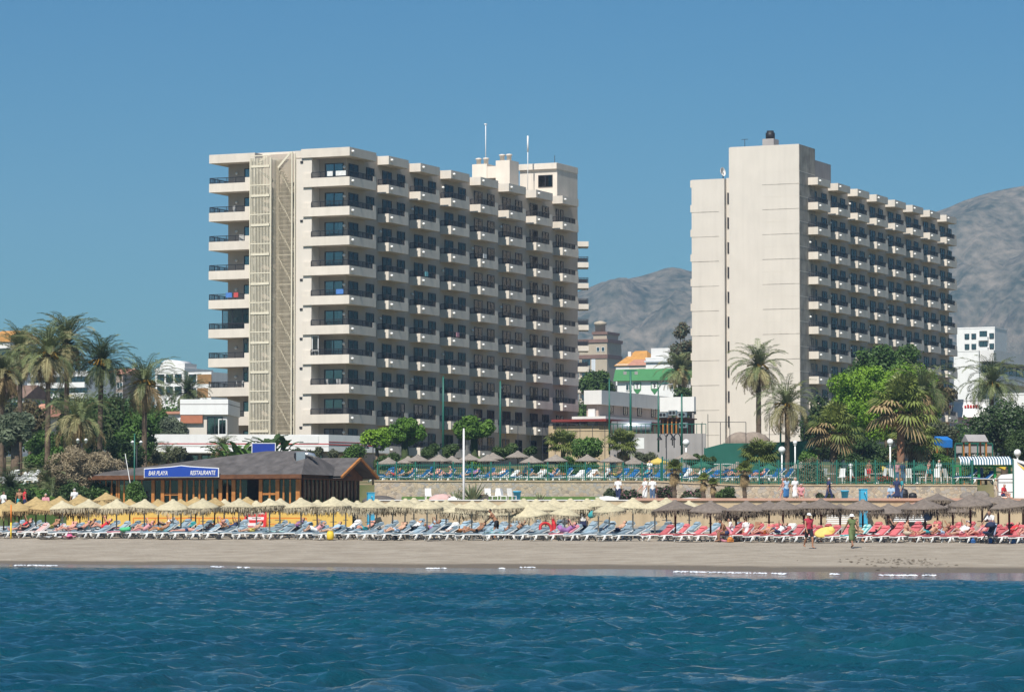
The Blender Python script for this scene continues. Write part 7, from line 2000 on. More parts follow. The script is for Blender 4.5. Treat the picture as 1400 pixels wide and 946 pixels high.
# dark weed left on the sand at the right
V, Q = [], []; r = random.Random(6)
for i in range(120):
    x = X_at(r.gauss(1228, 34), 150, .5); Y = 150 + r.gauss(0, 3.5); z = float(beach_fz(np.array([x]), np.array([Y]))[0]) + .012; o_ = len(V); l = r.uniform(.03, .11)
    for j in range(5): V.append((x + l * math.cos(j * 1.256) * r.uniform(.5, 1.6), Y + l * math.sin(j * 1.256) * r.uniform(.6, 2), z + r.uniform(0, .03)))
    V.append((x, Y, z + .04))
    for j in range(5): Q.append((o_ + j, o_ + (j + 1) % 5, o_ + 5))
T(put('seaweed', np_mesh('seaweed', np.array(V), np.array(Q), mat('seaweed', (.13, .105, .075), .95, .3, 5))), kind='stuff')

# white tables and chairs, planters of red flowers on the right terrace
def terrace_chair(px, Y, rz, label):
    x = X_at(px, Y, 6); rt = empty('chair', (x, Y, gz(Y) + .12), rz, label, 'chair', 'white chairs on the hotel terrace'); m_ = M_['plastic']
    q = MB(); q.box(-.24, .24, -.24, .24, .42, .47); q.obj('seat', m_, rt); q = MB(); q.obox((0, .25, .78), (.24, 0, 0), (0, .02, 0), (0, .06, .33)); q.obj('backrest', m_, rt)
    for a in (-.21, .21):
        for b in (-.21, .21): q = MB(); q.bar((a, b, 0), (a, b, .42), .05, up=(1, 0, 0)); q.obj('leg', m_, rt)
k = 0
for px in (1110, 1124, 1150, 1170, 1186, 1206, 1222, 1244, 1262, 1282, 1296):
    k += 1; terrace_chair(px, 252 + (k % 3) * 1.6, k * 1.9, f'white terrace chair behind the taller fence, {nth(k)} from the left')
for k, (px, lb) in enumerate(((1135, 'white round table behind the fence under the squat fan palm'), (1198, 'white round table beneath the yellow canvas parasol'), (1254, 'white round table beneath the dark green parasol at the right'))):
    x = X_at(px, 254, 6); rt = empty('table', (x, 254, gz(254) + .1), 0, lb, 'table', 'white tables on the hotel terrace')
    q = MB(); q.lathe([(.5, .70), (.52, .72), (.5, .74)], 18); q.obj('table_top', M_['plastic'], rt); q = MB(); q.lathe([(.25, 0), (.06, .06), (.05, .7)], 10); q.obj('leg', M_['plastic'], rt)
REDF = leaf_mat('red_flower', (.35, .03, .03), (.6, .10, .06))
LM['redflower'] = REDF
for k, (px, w, lb) in enumerate(((1172, 40, 'long bed of red flowers behind the fence below the squat fan palm'), (1212, 30, 'bed of red flowers left of the big red trunk'))):
    z = gz(251) + .2; bush('flower_bed', lb, (X_at(px, 251, z), 251, z), (w * 251 / F / 2, .5, .22), 'hedge', 1500, .09, 12, .22, 140 + k, None, 'flower bed', (REDF, .45))
# ------------------------------------------------------------------ people: one continuous body mesh each, clothes and hair as children
SKIN = mat('skin', (.45, .26, .17), .6, .06, 6, rand=.25)
SKIN_TAN = mat('tanned_skin', (.33, .165, .095), .6, .06, 6, rand=.15)
SKIN_PINK = mat('sunburnt_skin', (.55, .27, .20), .6, .06, 6, rand=.12)
HAIRM = {'dark': mat('dark_hair', (.025, .018, .014), .6), 'brown': mat('brown_hair', (.10, .06, .035), .6), 'grey': mat('grey_hair', (.42, .40, .38), .7), 'blond': mat('blond_hair', (.42, .30, .14), .6)}
def cloth(name, c): return mat('cloth_' + name, c, .9, .1, 5)
CL = {k: cloth(k, c) for k, c in dict(red=(.40, .035, .06), black=(.02, .02, .025), white=(.74, .73, .71), olive=(.13, .17, .07), navy=(.03, .04, .10), blue=(.05, .16, .36), pink=(.60, .28, .30), teal=(.04, .30, .33), beige=(.48, .40, .30), lightblue=(.35, .47, .60), purple=(.30, .14, .33), brightred=(.60, .04, .05), jeans=(.10, .15, .25), orange=(.60, .22, .06), yellow=(.62, .48, .12)).items()}

TMP = bpy.data.scenes.new('tmp')
def V3(*a): return Vector(a)
def remeshed(mb, name, voxel):
    me = mb.mesh(name + '_src', []) if False else None
    m0 = bpy.data.meshes.new('tmp'); m0.from_pydata(mb.v, [], mb.f); m0.update()
    o = bpy.data.objects.new('tmp', m0); TMP.collection.objects.link(o)
    md = o.modifiers.new('r', 'REMESH'); md.mode = 'VOXEL'; md.voxel_size = voxel; md.use_smooth_shade = True
    sm = o.modifiers.new('s', 'SMOOTH'); sm.factor = .5; sm.iterations = 2
    TMP.view_layers[0].update(); dg = TMP.view_layers[0].depsgraph
    me = bpy.data.meshes.new_from_object(o.evaluated_get(dg), depsgraph=dg); me.name = name
    bpy.data.objects.remove(o); bpy.data.meshes.remove(m0)
    me.polygons.foreach_set('use_smooth', np.ones(len(me.polygons), bool))
    return me
def cap(mb, a, b, ra, rb, n=9):
    a, b = Vector(a), Vector(b); d = (b - a); l = d.length
    if l < 1e-5: mb.ell(a, ra, n); return
    u = d / l; pts, rs = [], []
    for t in (-1, -.85, -.5): pts.append(a + u * ra * t); rs.append(max(.004, ra * math.sqrt(1 - t * t)))
    pts += [a, b]; rs += [ra, rb]
    for t in (.5, .85, 1): pts.append(b + u * rb * t); rs.append(max(.004, rb * math.sqrt(1 - t * t)))
    mb.tube(pts, rs, n)

# poses: local frame, x = the way the person faces (standing) or towards the head (lying); lengths in metres
def pose_stand(walk=0.0, lean=0.0, armL=(.05, -.02), armR=(.05, -.02), headturn=0):
    J = dict(pel=V3(0, 0, .95), che=V3(lean * .42, 0, 1.28), nec=V3(lean * .55, 0, 1.45), hed=V3(lean * .68 + .02, 0, 1.60))
    for s, k in ((1, 'L'), (-1, 'R')):
        f = walk * s
        J['hip' + k] = V3(0, s * .095, .92); J['kne' + k] = V3(.04 + .22 * f, s * .10, .50); J['ank' + k] = V3(-.02 + .32 * f - (.10 if f < 0 else 0), s * .10, .09 + (.05 if f < 0 else 0)); J['toe' + k] = J['ank' + k] + V3(.17, s * .02, -.055)
        sh = V3(lean * .5, s * .185, 1.40); a = armL if k == 'L' else armR
        J['sho' + k] = sh; J['elb' + k] = sh + V3(a[1] - .22 * f, s * .07, -.28); J['wri' + k] = J['elb' + k] + V3(a[0] + .05 - .12 * f, s * .01, -.24)
    J['face'] = V3(1, 0, 0); J['up'] = V3(0, 0, 1)
    return J
def pose_sit(lean=.1, knee=.45, arms=.25):
    """sitting; seat surface at z=0, facing +x"""
    J = dict(pel=V3(0, 0, .12), che=V3(lean * .5, 0, .44), nec=V3(lean * .8, 0, .61), hed=V3(lean + .03, 0, .76))
    for s, k in ((1, 'L'), (-1, 'R')):
        J['hip' + k] = V3(.04, s * .10, .11); J['kne' + k] = V3(.46, s * .13, .13); J['ank' + k] = V3(.46 + (.02), s * .13, .13 - knee); J['toe' + k] = J['ank' + k] + V3(.17, 0, -.04)
        J['sho' + k] = V3(lean * .7, s * .19, .56); J['elb' + k] = V3(lean * .7 + .10, s * .24, .30); J['wri' + k] = V3(lean * .7 + .10 + arms, s * .18, .22)
    J['face'] = V3(1, 0, -.1); J['up'] = V3(0, 0, 1)
    return J
def pose_lie(back=0.55, kneeup=.0, arm=0):
    """on a lounger: hips near the hinge at x=HX-.1, head up the backrest; feet towards -x"""
    z0 = SZ + .19; d = V3(math.cos(back), 0, math.sin(back)); h = V3(HX - .08, 0, z0)
    J = dict(pel=h, che=h + d * .34, nec=h + d * .52, hed=h + d * .66 + V3(-.03, 0, .04))
    for s, k in ((1, 'L'), (-1, 'R')):
        ku = kneeup if s > 0 else kneeup * .4
        J['hip' + k] = h + V3(-.02, s * .09, 0); J['kne' + k] = h + V3(-.42 + .06 * ku, s * .12, .02 + .30 * ku); J['ank' + k] = V3(J['kne' + k].x - .40 + .16 * ku, s * .11, z0 - .06); J['toe' + k] = J['ank' + k] + V3(-.06, s * .04, .14)
        J['sho' + k] = h + d * .47 + V3(0, s * .18, 0)
        if arm == 1 and s > 0: J['elb' + k] = J['sho' + k] + V3(.05, s * .12, .2); J['wri' + k] = J['hed'] + V3(.02, s * .08, .06)
        elif arm == 2: J['elb' + k] = J['sho' + k] + V3(-.16, s * .06, .08); J['wri' + k] = J['elb' + k] + V3(-.08, -s * .10, .22)
        else: J['elb' + k] = J['sho' + k] - d * .25 + V3(0, s * .07, .0); J['wri' + k] = J['elb' + k] + V3(-.22, -s * .02, .01)
    J['face'] = V3(-d.z, 0, d.x); J['up'] = d
    return J
def pose_prone():
    z0 = SZ + .17; h = V3(.0, 0, z0)
    J = dict(pel=h, che=h + V3(.32, 0, .01), nec=h + V3(.50, 0, .03), hed=h + V3(.64, .02, .04))
    for s, k in ((1, 'L'), (-1, 'R')):
        J['hip' + k] = h + V3(0, s * .09, 0); J['kne' + k] = h + V3(-.42, s * .10, -.02); J['ank' + k] = h + V3(-.80, s * .11, -.02); J['toe' + k] = h + V3(-.95, s * .11, -.06)
        J['sho' + k] = h + V3(.45, s * .18, 0); J['elb' + k] = h + V3(.62, s * .33, -.02); J['wri' + k] = h + V3(.78, s * .16, -.02)
    J['face'] = V3(.1, .6, -.6).normalized(); J['up'] = V3(1, 0, 0)
    return J
def side_of(J): return J['face'].cross(J['up']).normalized() * -1
def torso(mb, J, g=0.0, top=1.0):
    s = (J['shoL'] - J['shoR']).normalized()
    cap(mb, J['pel'] + s * .06, J['pel'] - s * .06, .115 + g, .115 + g); cap(mb, J['pel'], J['che'], .115 + g, .118 + g)
    cap(mb, J['che'] + s * .07, J['che'] - s * .07, .115 + g, .115 + g); cap(mb, J['che'] + s * .05, J['nec'] + (J['che'] - J['nec']) * .2 + s * .05, .105 + g, .08 + g); cap(mb, J['che'] - s * .05, J['nec'] + (J['che'] - J['nec']) * .2 - s * .05, .105 + g, .08 + g)
    for k in 'LR': cap(mb, J['che'].lerp(J['sho' + k], .5), J['sho' + k], .09 + g, .062 + g)
def body_mesh(J, name):
    mb = MB(); torso(mb, J)
    cap(mb, J['nec'] + (J['che'] - J['nec']) * .15, J['hed'], .055, .05)
    f, u = J['face'].normalized(), J['up'].normalized(); s = f.cross(u).normalized()
    hc = J['hed']; cap(mb, hc - u * .02, hc + u * .03, .088, .092); cap(mb, hc + f * .02 - u * .06, hc + f * .03 - u * .07, .06, .05); 
    cap(mb, hc + f * .085 + u * .01, hc + f * .108 - u * .025, .012, .016, 6)                     # nose
    cap(mb, hc + f * .082 - u * .062 + s * .018, hc + f * .082 - u * .062 - s * .018, .012, .012, 6)   # lips
    for q in (-1, 1):
        cap(mb, hc + s * q * .092 + u * .02, hc + s * q * .092 - u * .03, .014, .012, 6)               # ears
        cap(mb, hc + f * .075 + s * q * .034 + u * .022, hc + f * .078 + s * q * .03 + u * .022, .016, .016, 6)
    for k in 'LR':
        cap(mb, J['hip' + k], J['kne' + k], .092, .058); cap(mb, J['kne' + k], J['kne' + k].lerp(J['ank' + k], .35), .056, .056); cap(mb, J['kne' + k].lerp(J['ank' + k], .3), J['ank' + k], .056, .037)
        cap(mb, J['ank' + k] - (J['toe' + k] - J['ank' + k]) * .25, J['toe' + k], .038, .03)
        cap(mb, J['sho' + k], J['elb' + k], .052, .040); cap(mb, J['elb' + k], J['wri' + k], .040, .027)
        d = (J['wri' + k] - J['elb' + k]).normalized(); w = d.cross(f if abs(d.dot(f)) < .9 else u).normalized(); n_ = d.cross(w)
        p0 = J['wri' + k] + d * .02; p1 = J['wri' + k] + d * .085
        cap(mb, p0 + w * .018, p1 + w * .022, .018, .016, 6); cap(mb, p0 - w * .018, p1 - w * .022, .018, .016, 6)
        for i, (o_, l) in enumerate(((-.033, .062), (-.011, .078), (.011, .072), (.033, .055))):
            a = p1 + w * o_; b = a + d * l * .55 + n_ * .008; c = b + d * l * .35 + n_ * .025
            cap(mb, a, b, .0105, .0095, 6); cap(mb, b, c, .0095, .008, 6)
        a = p0 + w * .03; cap(mb, a, a + d * .04 + w * .035, .013, .011, 6)
    return remeshed(mb, name, .016)
def garment(J, kind):
    mb = MB(); g = .016
    if kind in ('shirt', 'vest', 'dress'):
        torso(mb, J, g)
        if kind != 'vest':
            for k in 'LR': cap(mb, J['sho' + k], J['sho' + k].lerp(J['elb' + k], .62), .066, .06)
    if kind in ('shorts', 'trousers', 'trunks', 'briefs'):
        s = (J['shoL'] - J['shoR']).normalized(); cap(mb, J['pel'] + s * .06, J['pel'] - s * .06, .115 + g, .115 + g)
        t = dict(shorts=.72, trousers=1, trunks=.42, briefs=.06)[kind]
        for k in 'LR':
            cap(mb, J['hip' + k], J['hip' + k].lerp(J['kne' + k], t), .098 + g * .8, .108 - .035 * t + g)
            if kind == 'trousers': cap(mb, J['kne' + k], J['ank' + k], .075, .06)
    if kind in ('skirt', 'dress'):
        s = (J['shoL'] - J['shoR']).normalized(); cap(mb, J['pel'] + s * .06, J['pel'] - s * .06, .13, .13)
        for k in 'LR': cap(mb, J['hip' + k], J['kne' + k] + (J['ank' + k] - J['kne' + k]) * .12, .115, .13)
        cap(mb, J['pel'], J['kneL'].lerp(J['kneR'], .5), .12, .16)
    if kind == 'bikini':
        s = (J['shoL'] - J['shoR']).normalized(); c = J['che'].lerp(J['nec'], .15); cap(mb, c + s * .07, c - s * .07, .122, .122)
    return remeshed(mb, kind, .024)
def hair_mesh(J, kind):
    mb = MB(); f, u = J['face'].normalized(), J['up'].normalized(); hc = J['hed']
    cap(mb, hc - f * .016 + u * .03, hc - f * .012 + u * .045, .094, .094)
    if kind == 'long': cap(mb, hc - f * .05, hc - f * .07 - u * .20, .078, .06)
    return remeshed(mb, 'hair', .018)
def hat_mesh(J, kind):
    mb = MB(); f, u = J['face'].normalized(), J['up'].normalized(); hc = J['hed']; R = Matrix((f, f.cross(u) * -1, u)).transposed().to_4x4()
    if kind == 'cap': mb.lathe([(.108, 0), (.108, .05), (.09, .10), (.04, .125), (.005, .128)], 14); mb.obox((.13, 0, .012), (.07, 0, -.01), (0, .07, 0), (0, 0, .008))
    else: mb.lathe([(.20, -.02), (.20, -.008), (.115, .01), (.112, .06), (.09, .105), (.005, .125)], 16)
    me = mb.mesh('hat', [CL['white']]); me.transform(Matrix.Translation(hc + u * .03) @ R); return me
POSES = dict(stand=pose_stand(), walk=pose_stand(.75), walk2=pose_stand(-.7, armL=(.2, .02)), armup=pose_stand(.2, armL=(.22, .05), armR=(.05, -.05)), hug=pose_stand(0, armL=(.25, .1), armR=(.25, .1)), bend=pose_stand(.35, .55, armL=(.25, .22), armR=(.25, .22)),
             sit=pose_sit(), sitlean=pose_sit(.32, .42, .22), sitflat=pose_sit(.05, .1, .2), recl=pose_lie(.62, .0), recl2=pose_lie(.62, .8, 2), recl3=pose_lie(.55, .45, 1), flat=pose_lie(.12, .3, 1), prone=pose_prone())
BODY, GARM = {}, {}
def person(pose, loc, rz, label, wear=(), hair='dark', long=False, hat=None, skin=None, scale=1.0, group=None):
    J = POSES[pose]
    if pose not in BODY: BODY[pose] = body_mesh(J, 'person')
    skin = skin or SKIN
    key = (pose, skin.name)
    if key not in BODY:
        me = BODY[pose].copy(); me.materials.clear(); me.materials.append(skin); BODY[key] = me
    o = put('person', BODY[key], None, loc, rz); o.scale = (scale,) * 3; T(o, label, 'person', group)
    for kind, col in wear:
        k = (pose, kind, col)
        if k not in GARM:
            if (pose, kind) not in GARM: GARM[(pose, kind)] = garment(J, kind)
            me = GARM[(pose, kind)].copy(); me.materials.clear(); me.materials.append(CL[col]); GARM[k] = me
        put(kind, GARM[k], o)
    if hat:
        k = (pose, 'hat', hat)
        if k not in GARM: GARM[k] = hat_mesh(J, hat)
        put('hat', GARM[k], o)
    if hair:
        k = (pose, 'hair', long, hair)
        if k not in GARM:
            me = hair_mesh(J, 'long' if long else 'short'); me.materials.clear(); me.materials.append(HAIRM[hair]); GARM[k] = me
        put('hair', GARM[k], o)
    return o
FACE_SEA = -PI / 2
def on_sand(px, off, pose, rz, label, lift=0.0, **k):
    x, y, z = on_row(px, off); return person(pose, (x, y, z + lift), rz, label, **k)
# the two walkers at the water side of the red loungers
for px, pyf, Y, pose, rz, lb, kw in ((1106, 747.5, 174, 'walk', FACE_SEA + .35, 'man walking on the sand in a white cap, wine-red vest and black shorts', dict(wear=[('vest', 'red'), ('shorts', 'black')], hat='cap', hair='dark', skin=SKIN_TAN, scale=1.03)),
                                 (1165, 747, 174, 'walk2', PI / 2 + .3, 'woman walking on the sand in a white sun hat and olive green wrap', dict(wear=[('vest', 'olive'), ('skirt', 'olive')], hat='sun', hair='brown', skin=SKIN_TAN, scale=.99))):
    x = X_at(px, Y, 1); person(pose, (x, Y, sz(x, Y)), rz, lb, **kw)
on_sand(679, 3.0, 'bend', PI - .3, 'shirtless dark-haired man in black shorts leaning over a blue lounger', wear=[('trunks', 'black')], skin=SKIN_TAN)
on_sand(797, 8.5, 'hug', FACE_SEA, 'woman in a white headscarf and dark dress standing under the cream parasols', wear=[('vest', 'white'), ('skirt', 'navy')], hair='grey', long=True)
on_sand(757, 4.2, 'stand', .4, 'bather in bright red wrap standing between blue loungers', wear=[('vest', 'brightred'), ('skirt', 'brightred')], hair='dark', skin=SKIN_TAN, scale=.9)
on_sand(993, -.9, 'sitlean', PI + .2, 'dark-haired bather sitting bent forward on a red lounger with the swim ring', lift=.38, wear=[('briefs', 'navy')], hair='dark', skin=SKIN_TAN)
on_sand(1000, .6, 'sit', PI, 'bather with a white shirt sitting behind the crouched one', lift=.42, wear=[('shirt', 'white'), ('trunks', 'navy')], hair='dark')
on_sand(1237, -.3, 'sit', .3, 'bare-backed dark-haired man sitting on the front red row', lift=.40, wear=[('trunks', 'beige')], hair='dark', skin=SKIN)
on_sand(1358, .6, 'bend', -2.4, 'person in a white top bending towards the pushchair', wear=[('shirt', 'white'), ('trousers', 'lightblue')], hair='brown')
on_sand(1021, .6, 'sit', 2.2, 'bather in a white shirt sitting among the red loungers behind the lying pair', lift=.4, wear=[('shirt', 'white')], hair='brown')
on_sand(1168, .4, 'sit', -.4, 'seated bather in black partly hidden by the walking woman', lift=.4, wear=[('vest', 'black')], hair='brown')
# sunbathers lying on the loungers nearest to where the photo shows them
def recline(key, px, pose, label, **kw):
    c = [(abs(v[5] - px), k) for k, v in SPOT.items() if k[0] == key and k not in USED]
    if not c: return
    k = min(c)[1]; USED.add(k); x, y, z, rz, a, _ = SPOT[k]
    person(pose, (x, y, z + .01), rz, label, **kw)
USED = set()
for key, px, pose, lb, kw in (
    ('b0', 92, 'recl3', 'sunbather with knees bent on the fourth or fifth left lounger, pink bikini', dict(wear=[('briefs', 'pink'), ('bikini', 'pink')], hair='blond', skin=SKIN_PINK)),
    ('b0', 116, 'recl', 'reclining man in black trunks at the left of the front blue row', dict(wear=[('trunks', 'black')], skin=SKIN_PINK)),
    ('b0', 183, 'recl2', 'woman in pink reclining on the pink towelled lounger', dict(wear=[('vest', 'pink'), ('briefs', 'pink')], hair='brown', skin=SKIN_PINK)),
    ('b0', 205, 'recl3', 'reclining bather in orange trunks right of the woman in pink', dict(wear=[('trunks', 'orange')], skin=SKIN_TAN)),
    ('b1', 130, 'recl2', 'reading sunbather in a red suit, second row at the left', dict(wear=[('vest', 'brightred'), ('briefs', 'brightred')], skin=SKIN_PINK)),
    ('b1', 112, 'recl', 'tanned sunbather in teal trunks, second row at the left', dict(wear=[('trunks', 'teal')], skin=SKIN_TAN)),
    ('b1', 300, 'recl2', 'sunbather reading before the red steps, left of the pair', dict(wear=[('briefs', 'black')], hair='grey', skin=SKIN_PINK)),
    ('b1', 322, 'recl2', 'tanned sunbather in navy before the red steps, right of the pair', dict(wear=[('trunks', 'navy'), ('vest', 'navy')], skin=SKIN_TAN)),
    ('b0', 433, 'recl2', 'grey-haired woman in pale pink reclining left of the yellow barrel', dict(wear=[('vest', 'pink'), ('shorts', 'white')], hair='grey')),
    ('b0', 446, 'recl', 'man in a light blue shirt reclining by the yellow barrel', dict(wear=[('shirt', 'lightblue'), ('shorts', 'beige')], hair='brown')),
    ('b1', 567, 'recl3', 'sunbather in white, second row below the agaves', dict(wear=[('shirt', 'white'), ('trunks', 'black')])),
    ('b1', 583, 'recl2', 'tanned sunbather in purple trunks, second row below the agaves', dict(wear=[('trunks', 'purple')], skin=SKIN_TAN)),
    ('b0', 624, 'flat', 'tanned sunbather stretched out in the front row left of the leaning man', dict(wear=[('trunks', 'orange')], skin=SKIN_TAN)),
    ('b0', 650, 'recl3', 'sunbather with raised arm just left of the leaning man', dict(wear=[('briefs', 'black')], skin=SKIN_TAN)),
    ('b0', 764, 'recl2', 'woman in a purple wrap lying on the pink towelled lounger in mid beach', dict(wear=[('vest', 'purple'), ('skirt', 'purple')], hair='dark', skin=SKIN_PINK)),
    ('b0', 350, 'recl', 'man in yellow trunks reclining in the front row before the red steps', dict(wear=[('trunks', 'yellow')], skin=SKIN)),
    ('b1', 505, 'recl3', 'sunbather in teal by the turquoise shower pillar', dict(wear=[('trunks', 'teal')], skin=SKIN_PINK)),
    ('b1', 405, 'prone', 'sunbather lying face down, second row before the dark glazing', dict(wear=[('briefs', 'black')], skin=SKIN_TAN)),
    ('b1', 845, 'recl', 'man in navy trunks reclining near the end of the second blue row', dict(wear=[('trunks', 'navy')], skin=SKIN)),
    ('r0', 1040, 'recl3', 'woman in orange lying on a red lounger left of the walking man', dict(wear=[('briefs', 'orange'), ('bikini', 'orange')], hair='brown', skin=SKIN_PINK)),
    ('r0', 1056, 'recl2', 'man in navy shorts and white shirt lying left of the walking man', dict(wear=[('shorts', 'navy'), ('shirt', 'white')], hair='brown')),
    ('r0', 1272, 'recl3', 'lying bather in teal shorts right of the bare-backed man', dict(wear=[('shorts', 'teal')], skin=SKIN)),
    ('r0', 1290, 'recl2', 'lying bather in grey-blue right of the one in teal shorts', dict(wear=[('trunks', 'lightblue')], skin=SKIN_TAN)),
    ('r0', 1318, 'recl', 'bather in white lying on the front red row left of the pushchair', dict(wear=[('shirt', 'white'), ('trunks', 'pink')], hair='blond')),
    ('r0', 1395, 'recl2', 'bather in blue at the right end of the front red row', dict(wear=[('trunks', 'blue')], skin=SKIN_PINK)),
    ('r1', 1312, 'recl2', 'sunbather in a white hat in the second red row', dict(wear=[('vest', 'white')], hat='sun', hair='brown')),
    ('r1', 1090, 'prone', 'sunbather face down in the second red row behind the walking man', dict(wear=[('briefs', 'navy')], skin=SKIN_TAN)),
    ('r1', 1380, 'recl', 'sunbather in red in the second red row at the right edge', dict(wear=[('vest', 'brightred'), ('briefs', 'brightred')], skin=SKIN_PINK)),
    ('t0', 541, 'recl2', 'terrace sunbather with dark hair below the leftmost grey parasol', dict(wear=[('trunks', 'brightred')], skin=SKIN_TAN)),
    ('t0', 583, 'recl3', 'pale terrace sunbather left of the flagpole', dict(wear=[('briefs', 'white')], skin=SKIN_PINK)),
    ('t0', 597, 'recl2', 'terrace sunbather reading, nearest to the left of the flagpole', dict(wear=[('trunks', 'navy')], skin=SKIN_PINK)),
    ('t0', 648, 'recl', 'terrace sunbather in dark clothes right of the flagpole', dict(wear=[('vest', 'purple'), ('shorts', 'black')])),
    ('t0', 706, 'recl2', 'tanned terrace sunbather behind the widest grey parasol', dict(wear=[('trunks', 'black')], skin=SKIN_TAN)),
    ('t0', 728, 'recl3', 'terrace sunbather in white beside the bright green mound', dict(wear=[('shirt', 'white')])),
    ('t0', 775, 'flat', 'terrace sunbather lying flat right of the bright green mound', dict(wear=[('briefs', 'orange')], skin=SKIN_TAN)),
    ('t0', 812, 'recl2', 'terrace sunbather in beige below the second fan palm', dict(wear=[('shorts', 'beige')], skin=SKIN_TAN)),
    ('t0', 870, 'recl', 'terrace sunbather in teal left of the yellow parasol', dict(wear=[('vest', 'teal')], skin=SKIN_PINK)),
    ('t0', 1010, 'recl2', 'terrace sunbather in pink behind the young promenade palm', dict(wear=[('vest', 'pink')], skin=SKIN_PINK)),
    ('t0', 1035, 'recl3', 'terrace sunbather in red right of the young promenade palm', dict(wear=[('trunks', 'brightred')], skin=SKIN_PINK))):
    recline(key, px, pose, lb, **kw)
# promenade strollers
GPP = None
def prom(px, Y, pose, rz, label, lift=0.0, **k): return person(pose, (X_at(px, Y, 5), Y, 3.72 + lift), rz, label, **k)
prom(845, 236, 'armup', PI / 2 - .4, 'person in a white top and navy sash walking on the promenade before the dark oleander', wear=[('shirt', 'white'), ('trousers', 'navy')], hair='dark')
prom(882, 236, 'hug', PI + .6, 'woman in a pale dress facing the man in the white shirt on the promenade', wear=[('dress', 'white')], hair='blond', long=True, skin=SKIN_PINK)
prom(892, 236, 'stand', PI / 2, 'man in a white shirt and jeans beside the woman in the pale dress', wear=[('shirt', 'white'), ('trousers', 'jeans')], hair='brown', skin=SKIN_TAN)
prom(1071, 234, 'walk', PI, 'sunburnt bather walking left on the promenade behind the one in the blue wrap', wear=[('briefs', 'lightblue')], hair='brown', skin=SKIN_PINK)
prom(1075, 233.5, 'stand', PI / 2 + .5, 'woman in a blue patterned wrap on the promenade', wear=[('vest', 'lightblue'), ('skirt', 'blue')], hair='brown', long=True, skin=SKIN_PINK)
prom(1087, 233.5, 'stand', FACE_SEA + .4, 'person in white standing on the promenade right of the blue wrap', wear=[('dress', 'white')], hair='grey')
prom(1095, 233.5, 'sit', FACE_SEA, 'bather in pink sitting on the promenade wall', lift=.40, wear=[('vest', 'pink'), ('shorts', 'pink')], hair='grey', skin=SKIN_PINK)
prom(1133, 235, 'walk2', .3, 'man in a dark navy suit walking on the promenade', wear=[('shirt', 'navy'), ('trousers', 'navy')], hair='grey')
prom(1219, 233.5, 'sit', FACE_SEA - .4, 'woman in a pale top sitting left on the promenade wall', lift=.35, wear=[('shirt', 'lightblue'), ('trousers', 'jeans')], hair='dark', long=True)
prom(1226, 234.5, 'stand', FACE_SEA, 'woman in a navy dress standing among three on the promenade', wear=[('dress', 'navy')], hair='brown', long=True)
prom(1233, 235.5, 'stand', PI, 'person in teal behind the woman in the navy dress', wear=[('shirt', 'teal'), ('trousers', 'jeans')], hair='brown')
prom(1361, 236, 'stand', .2, 'man in beige standing beside the white stall', wear=[('shirt', 'beige'), ('trousers', 'beige')], hair='grey')
prom(1371, 234, 'sit', FACE_SEA + .9, 'man in a bright red shirt sitting before the white stall', lift=.4, wear=[('shirt', 'brightred'), ('trunks', 'navy')], hair='grey', skin=SKIN_PINK)
for px, Y, lb, col, h in ((1341, 250.5, 'man in a white cap and shirt standing under the green pergola', 'white', 'cap'), (1226, 252, 'waiter in pink behind the green fence near the red trunk', 'pink', None), (1234, 253, 'person in navy behind the green fence right of the red trunk', 'navy', None)):
    person('stand', (X_at(px, Y, 6), Y, gz(Y) + (.3 if Y < 251 else 0)), FACE_SEA + .4, lb, wear=[('shirt', col), ('trousers', 'jeans')], hair='brown', hat=h)
# left garden guests by the golden parasols
prom(34, 231, 'stand', .4, 'bather in a red top standing behind the golden parasols at the left', wear=[('vest', 'brightred'), ('trunks', 'navy')], hair='brown', skin=SKIN_TAN, lift=-.8)
prom(27, 231.5, 'stand', FACE_SEA, 'tanned bather left of the one in the red top', wear=[('trunks', 'teal')], hair='dark', skin=SKIN_TAN, lift=-.8)
prom(63, 231, 'sit', FACE_SEA, 'guest in pale pink seated behind the golden parasols', wear=[('shirt', 'pink'), ('shorts', 'white')], hair='grey', lift=-.3)
prom(102, 231, 'stand', 2.0, 'guest with white hair at the corner of the restaurant terrace', wear=[('shirt', 'white'), ('trousers', 'navy')], hair='grey', lift=-.8)
prom(5, 231, 'stand', 1.0, 'guest in white at the left edge of the beach', wear=[('shirt', 'white'), ('shorts', 'navy')], hair='brown', lift=-1.0)
for px, pyf, lb, col in ((215, 690, 'diner in pale pink inside the restaurant glazing left of the sign', 'pink'), (286, 692, 'diner in white inside the restaurant glazing', 'white')):
    t_ = front_y(px); q_ = Qc + D2 * t_ + D1 * 1.2
    person('sit', (q_.x, q_.y, 3.25 + .35), FACE_SEA + .5, lb, wear=[('shirt', col), ('trousers', 'jeans')], hair='dark')

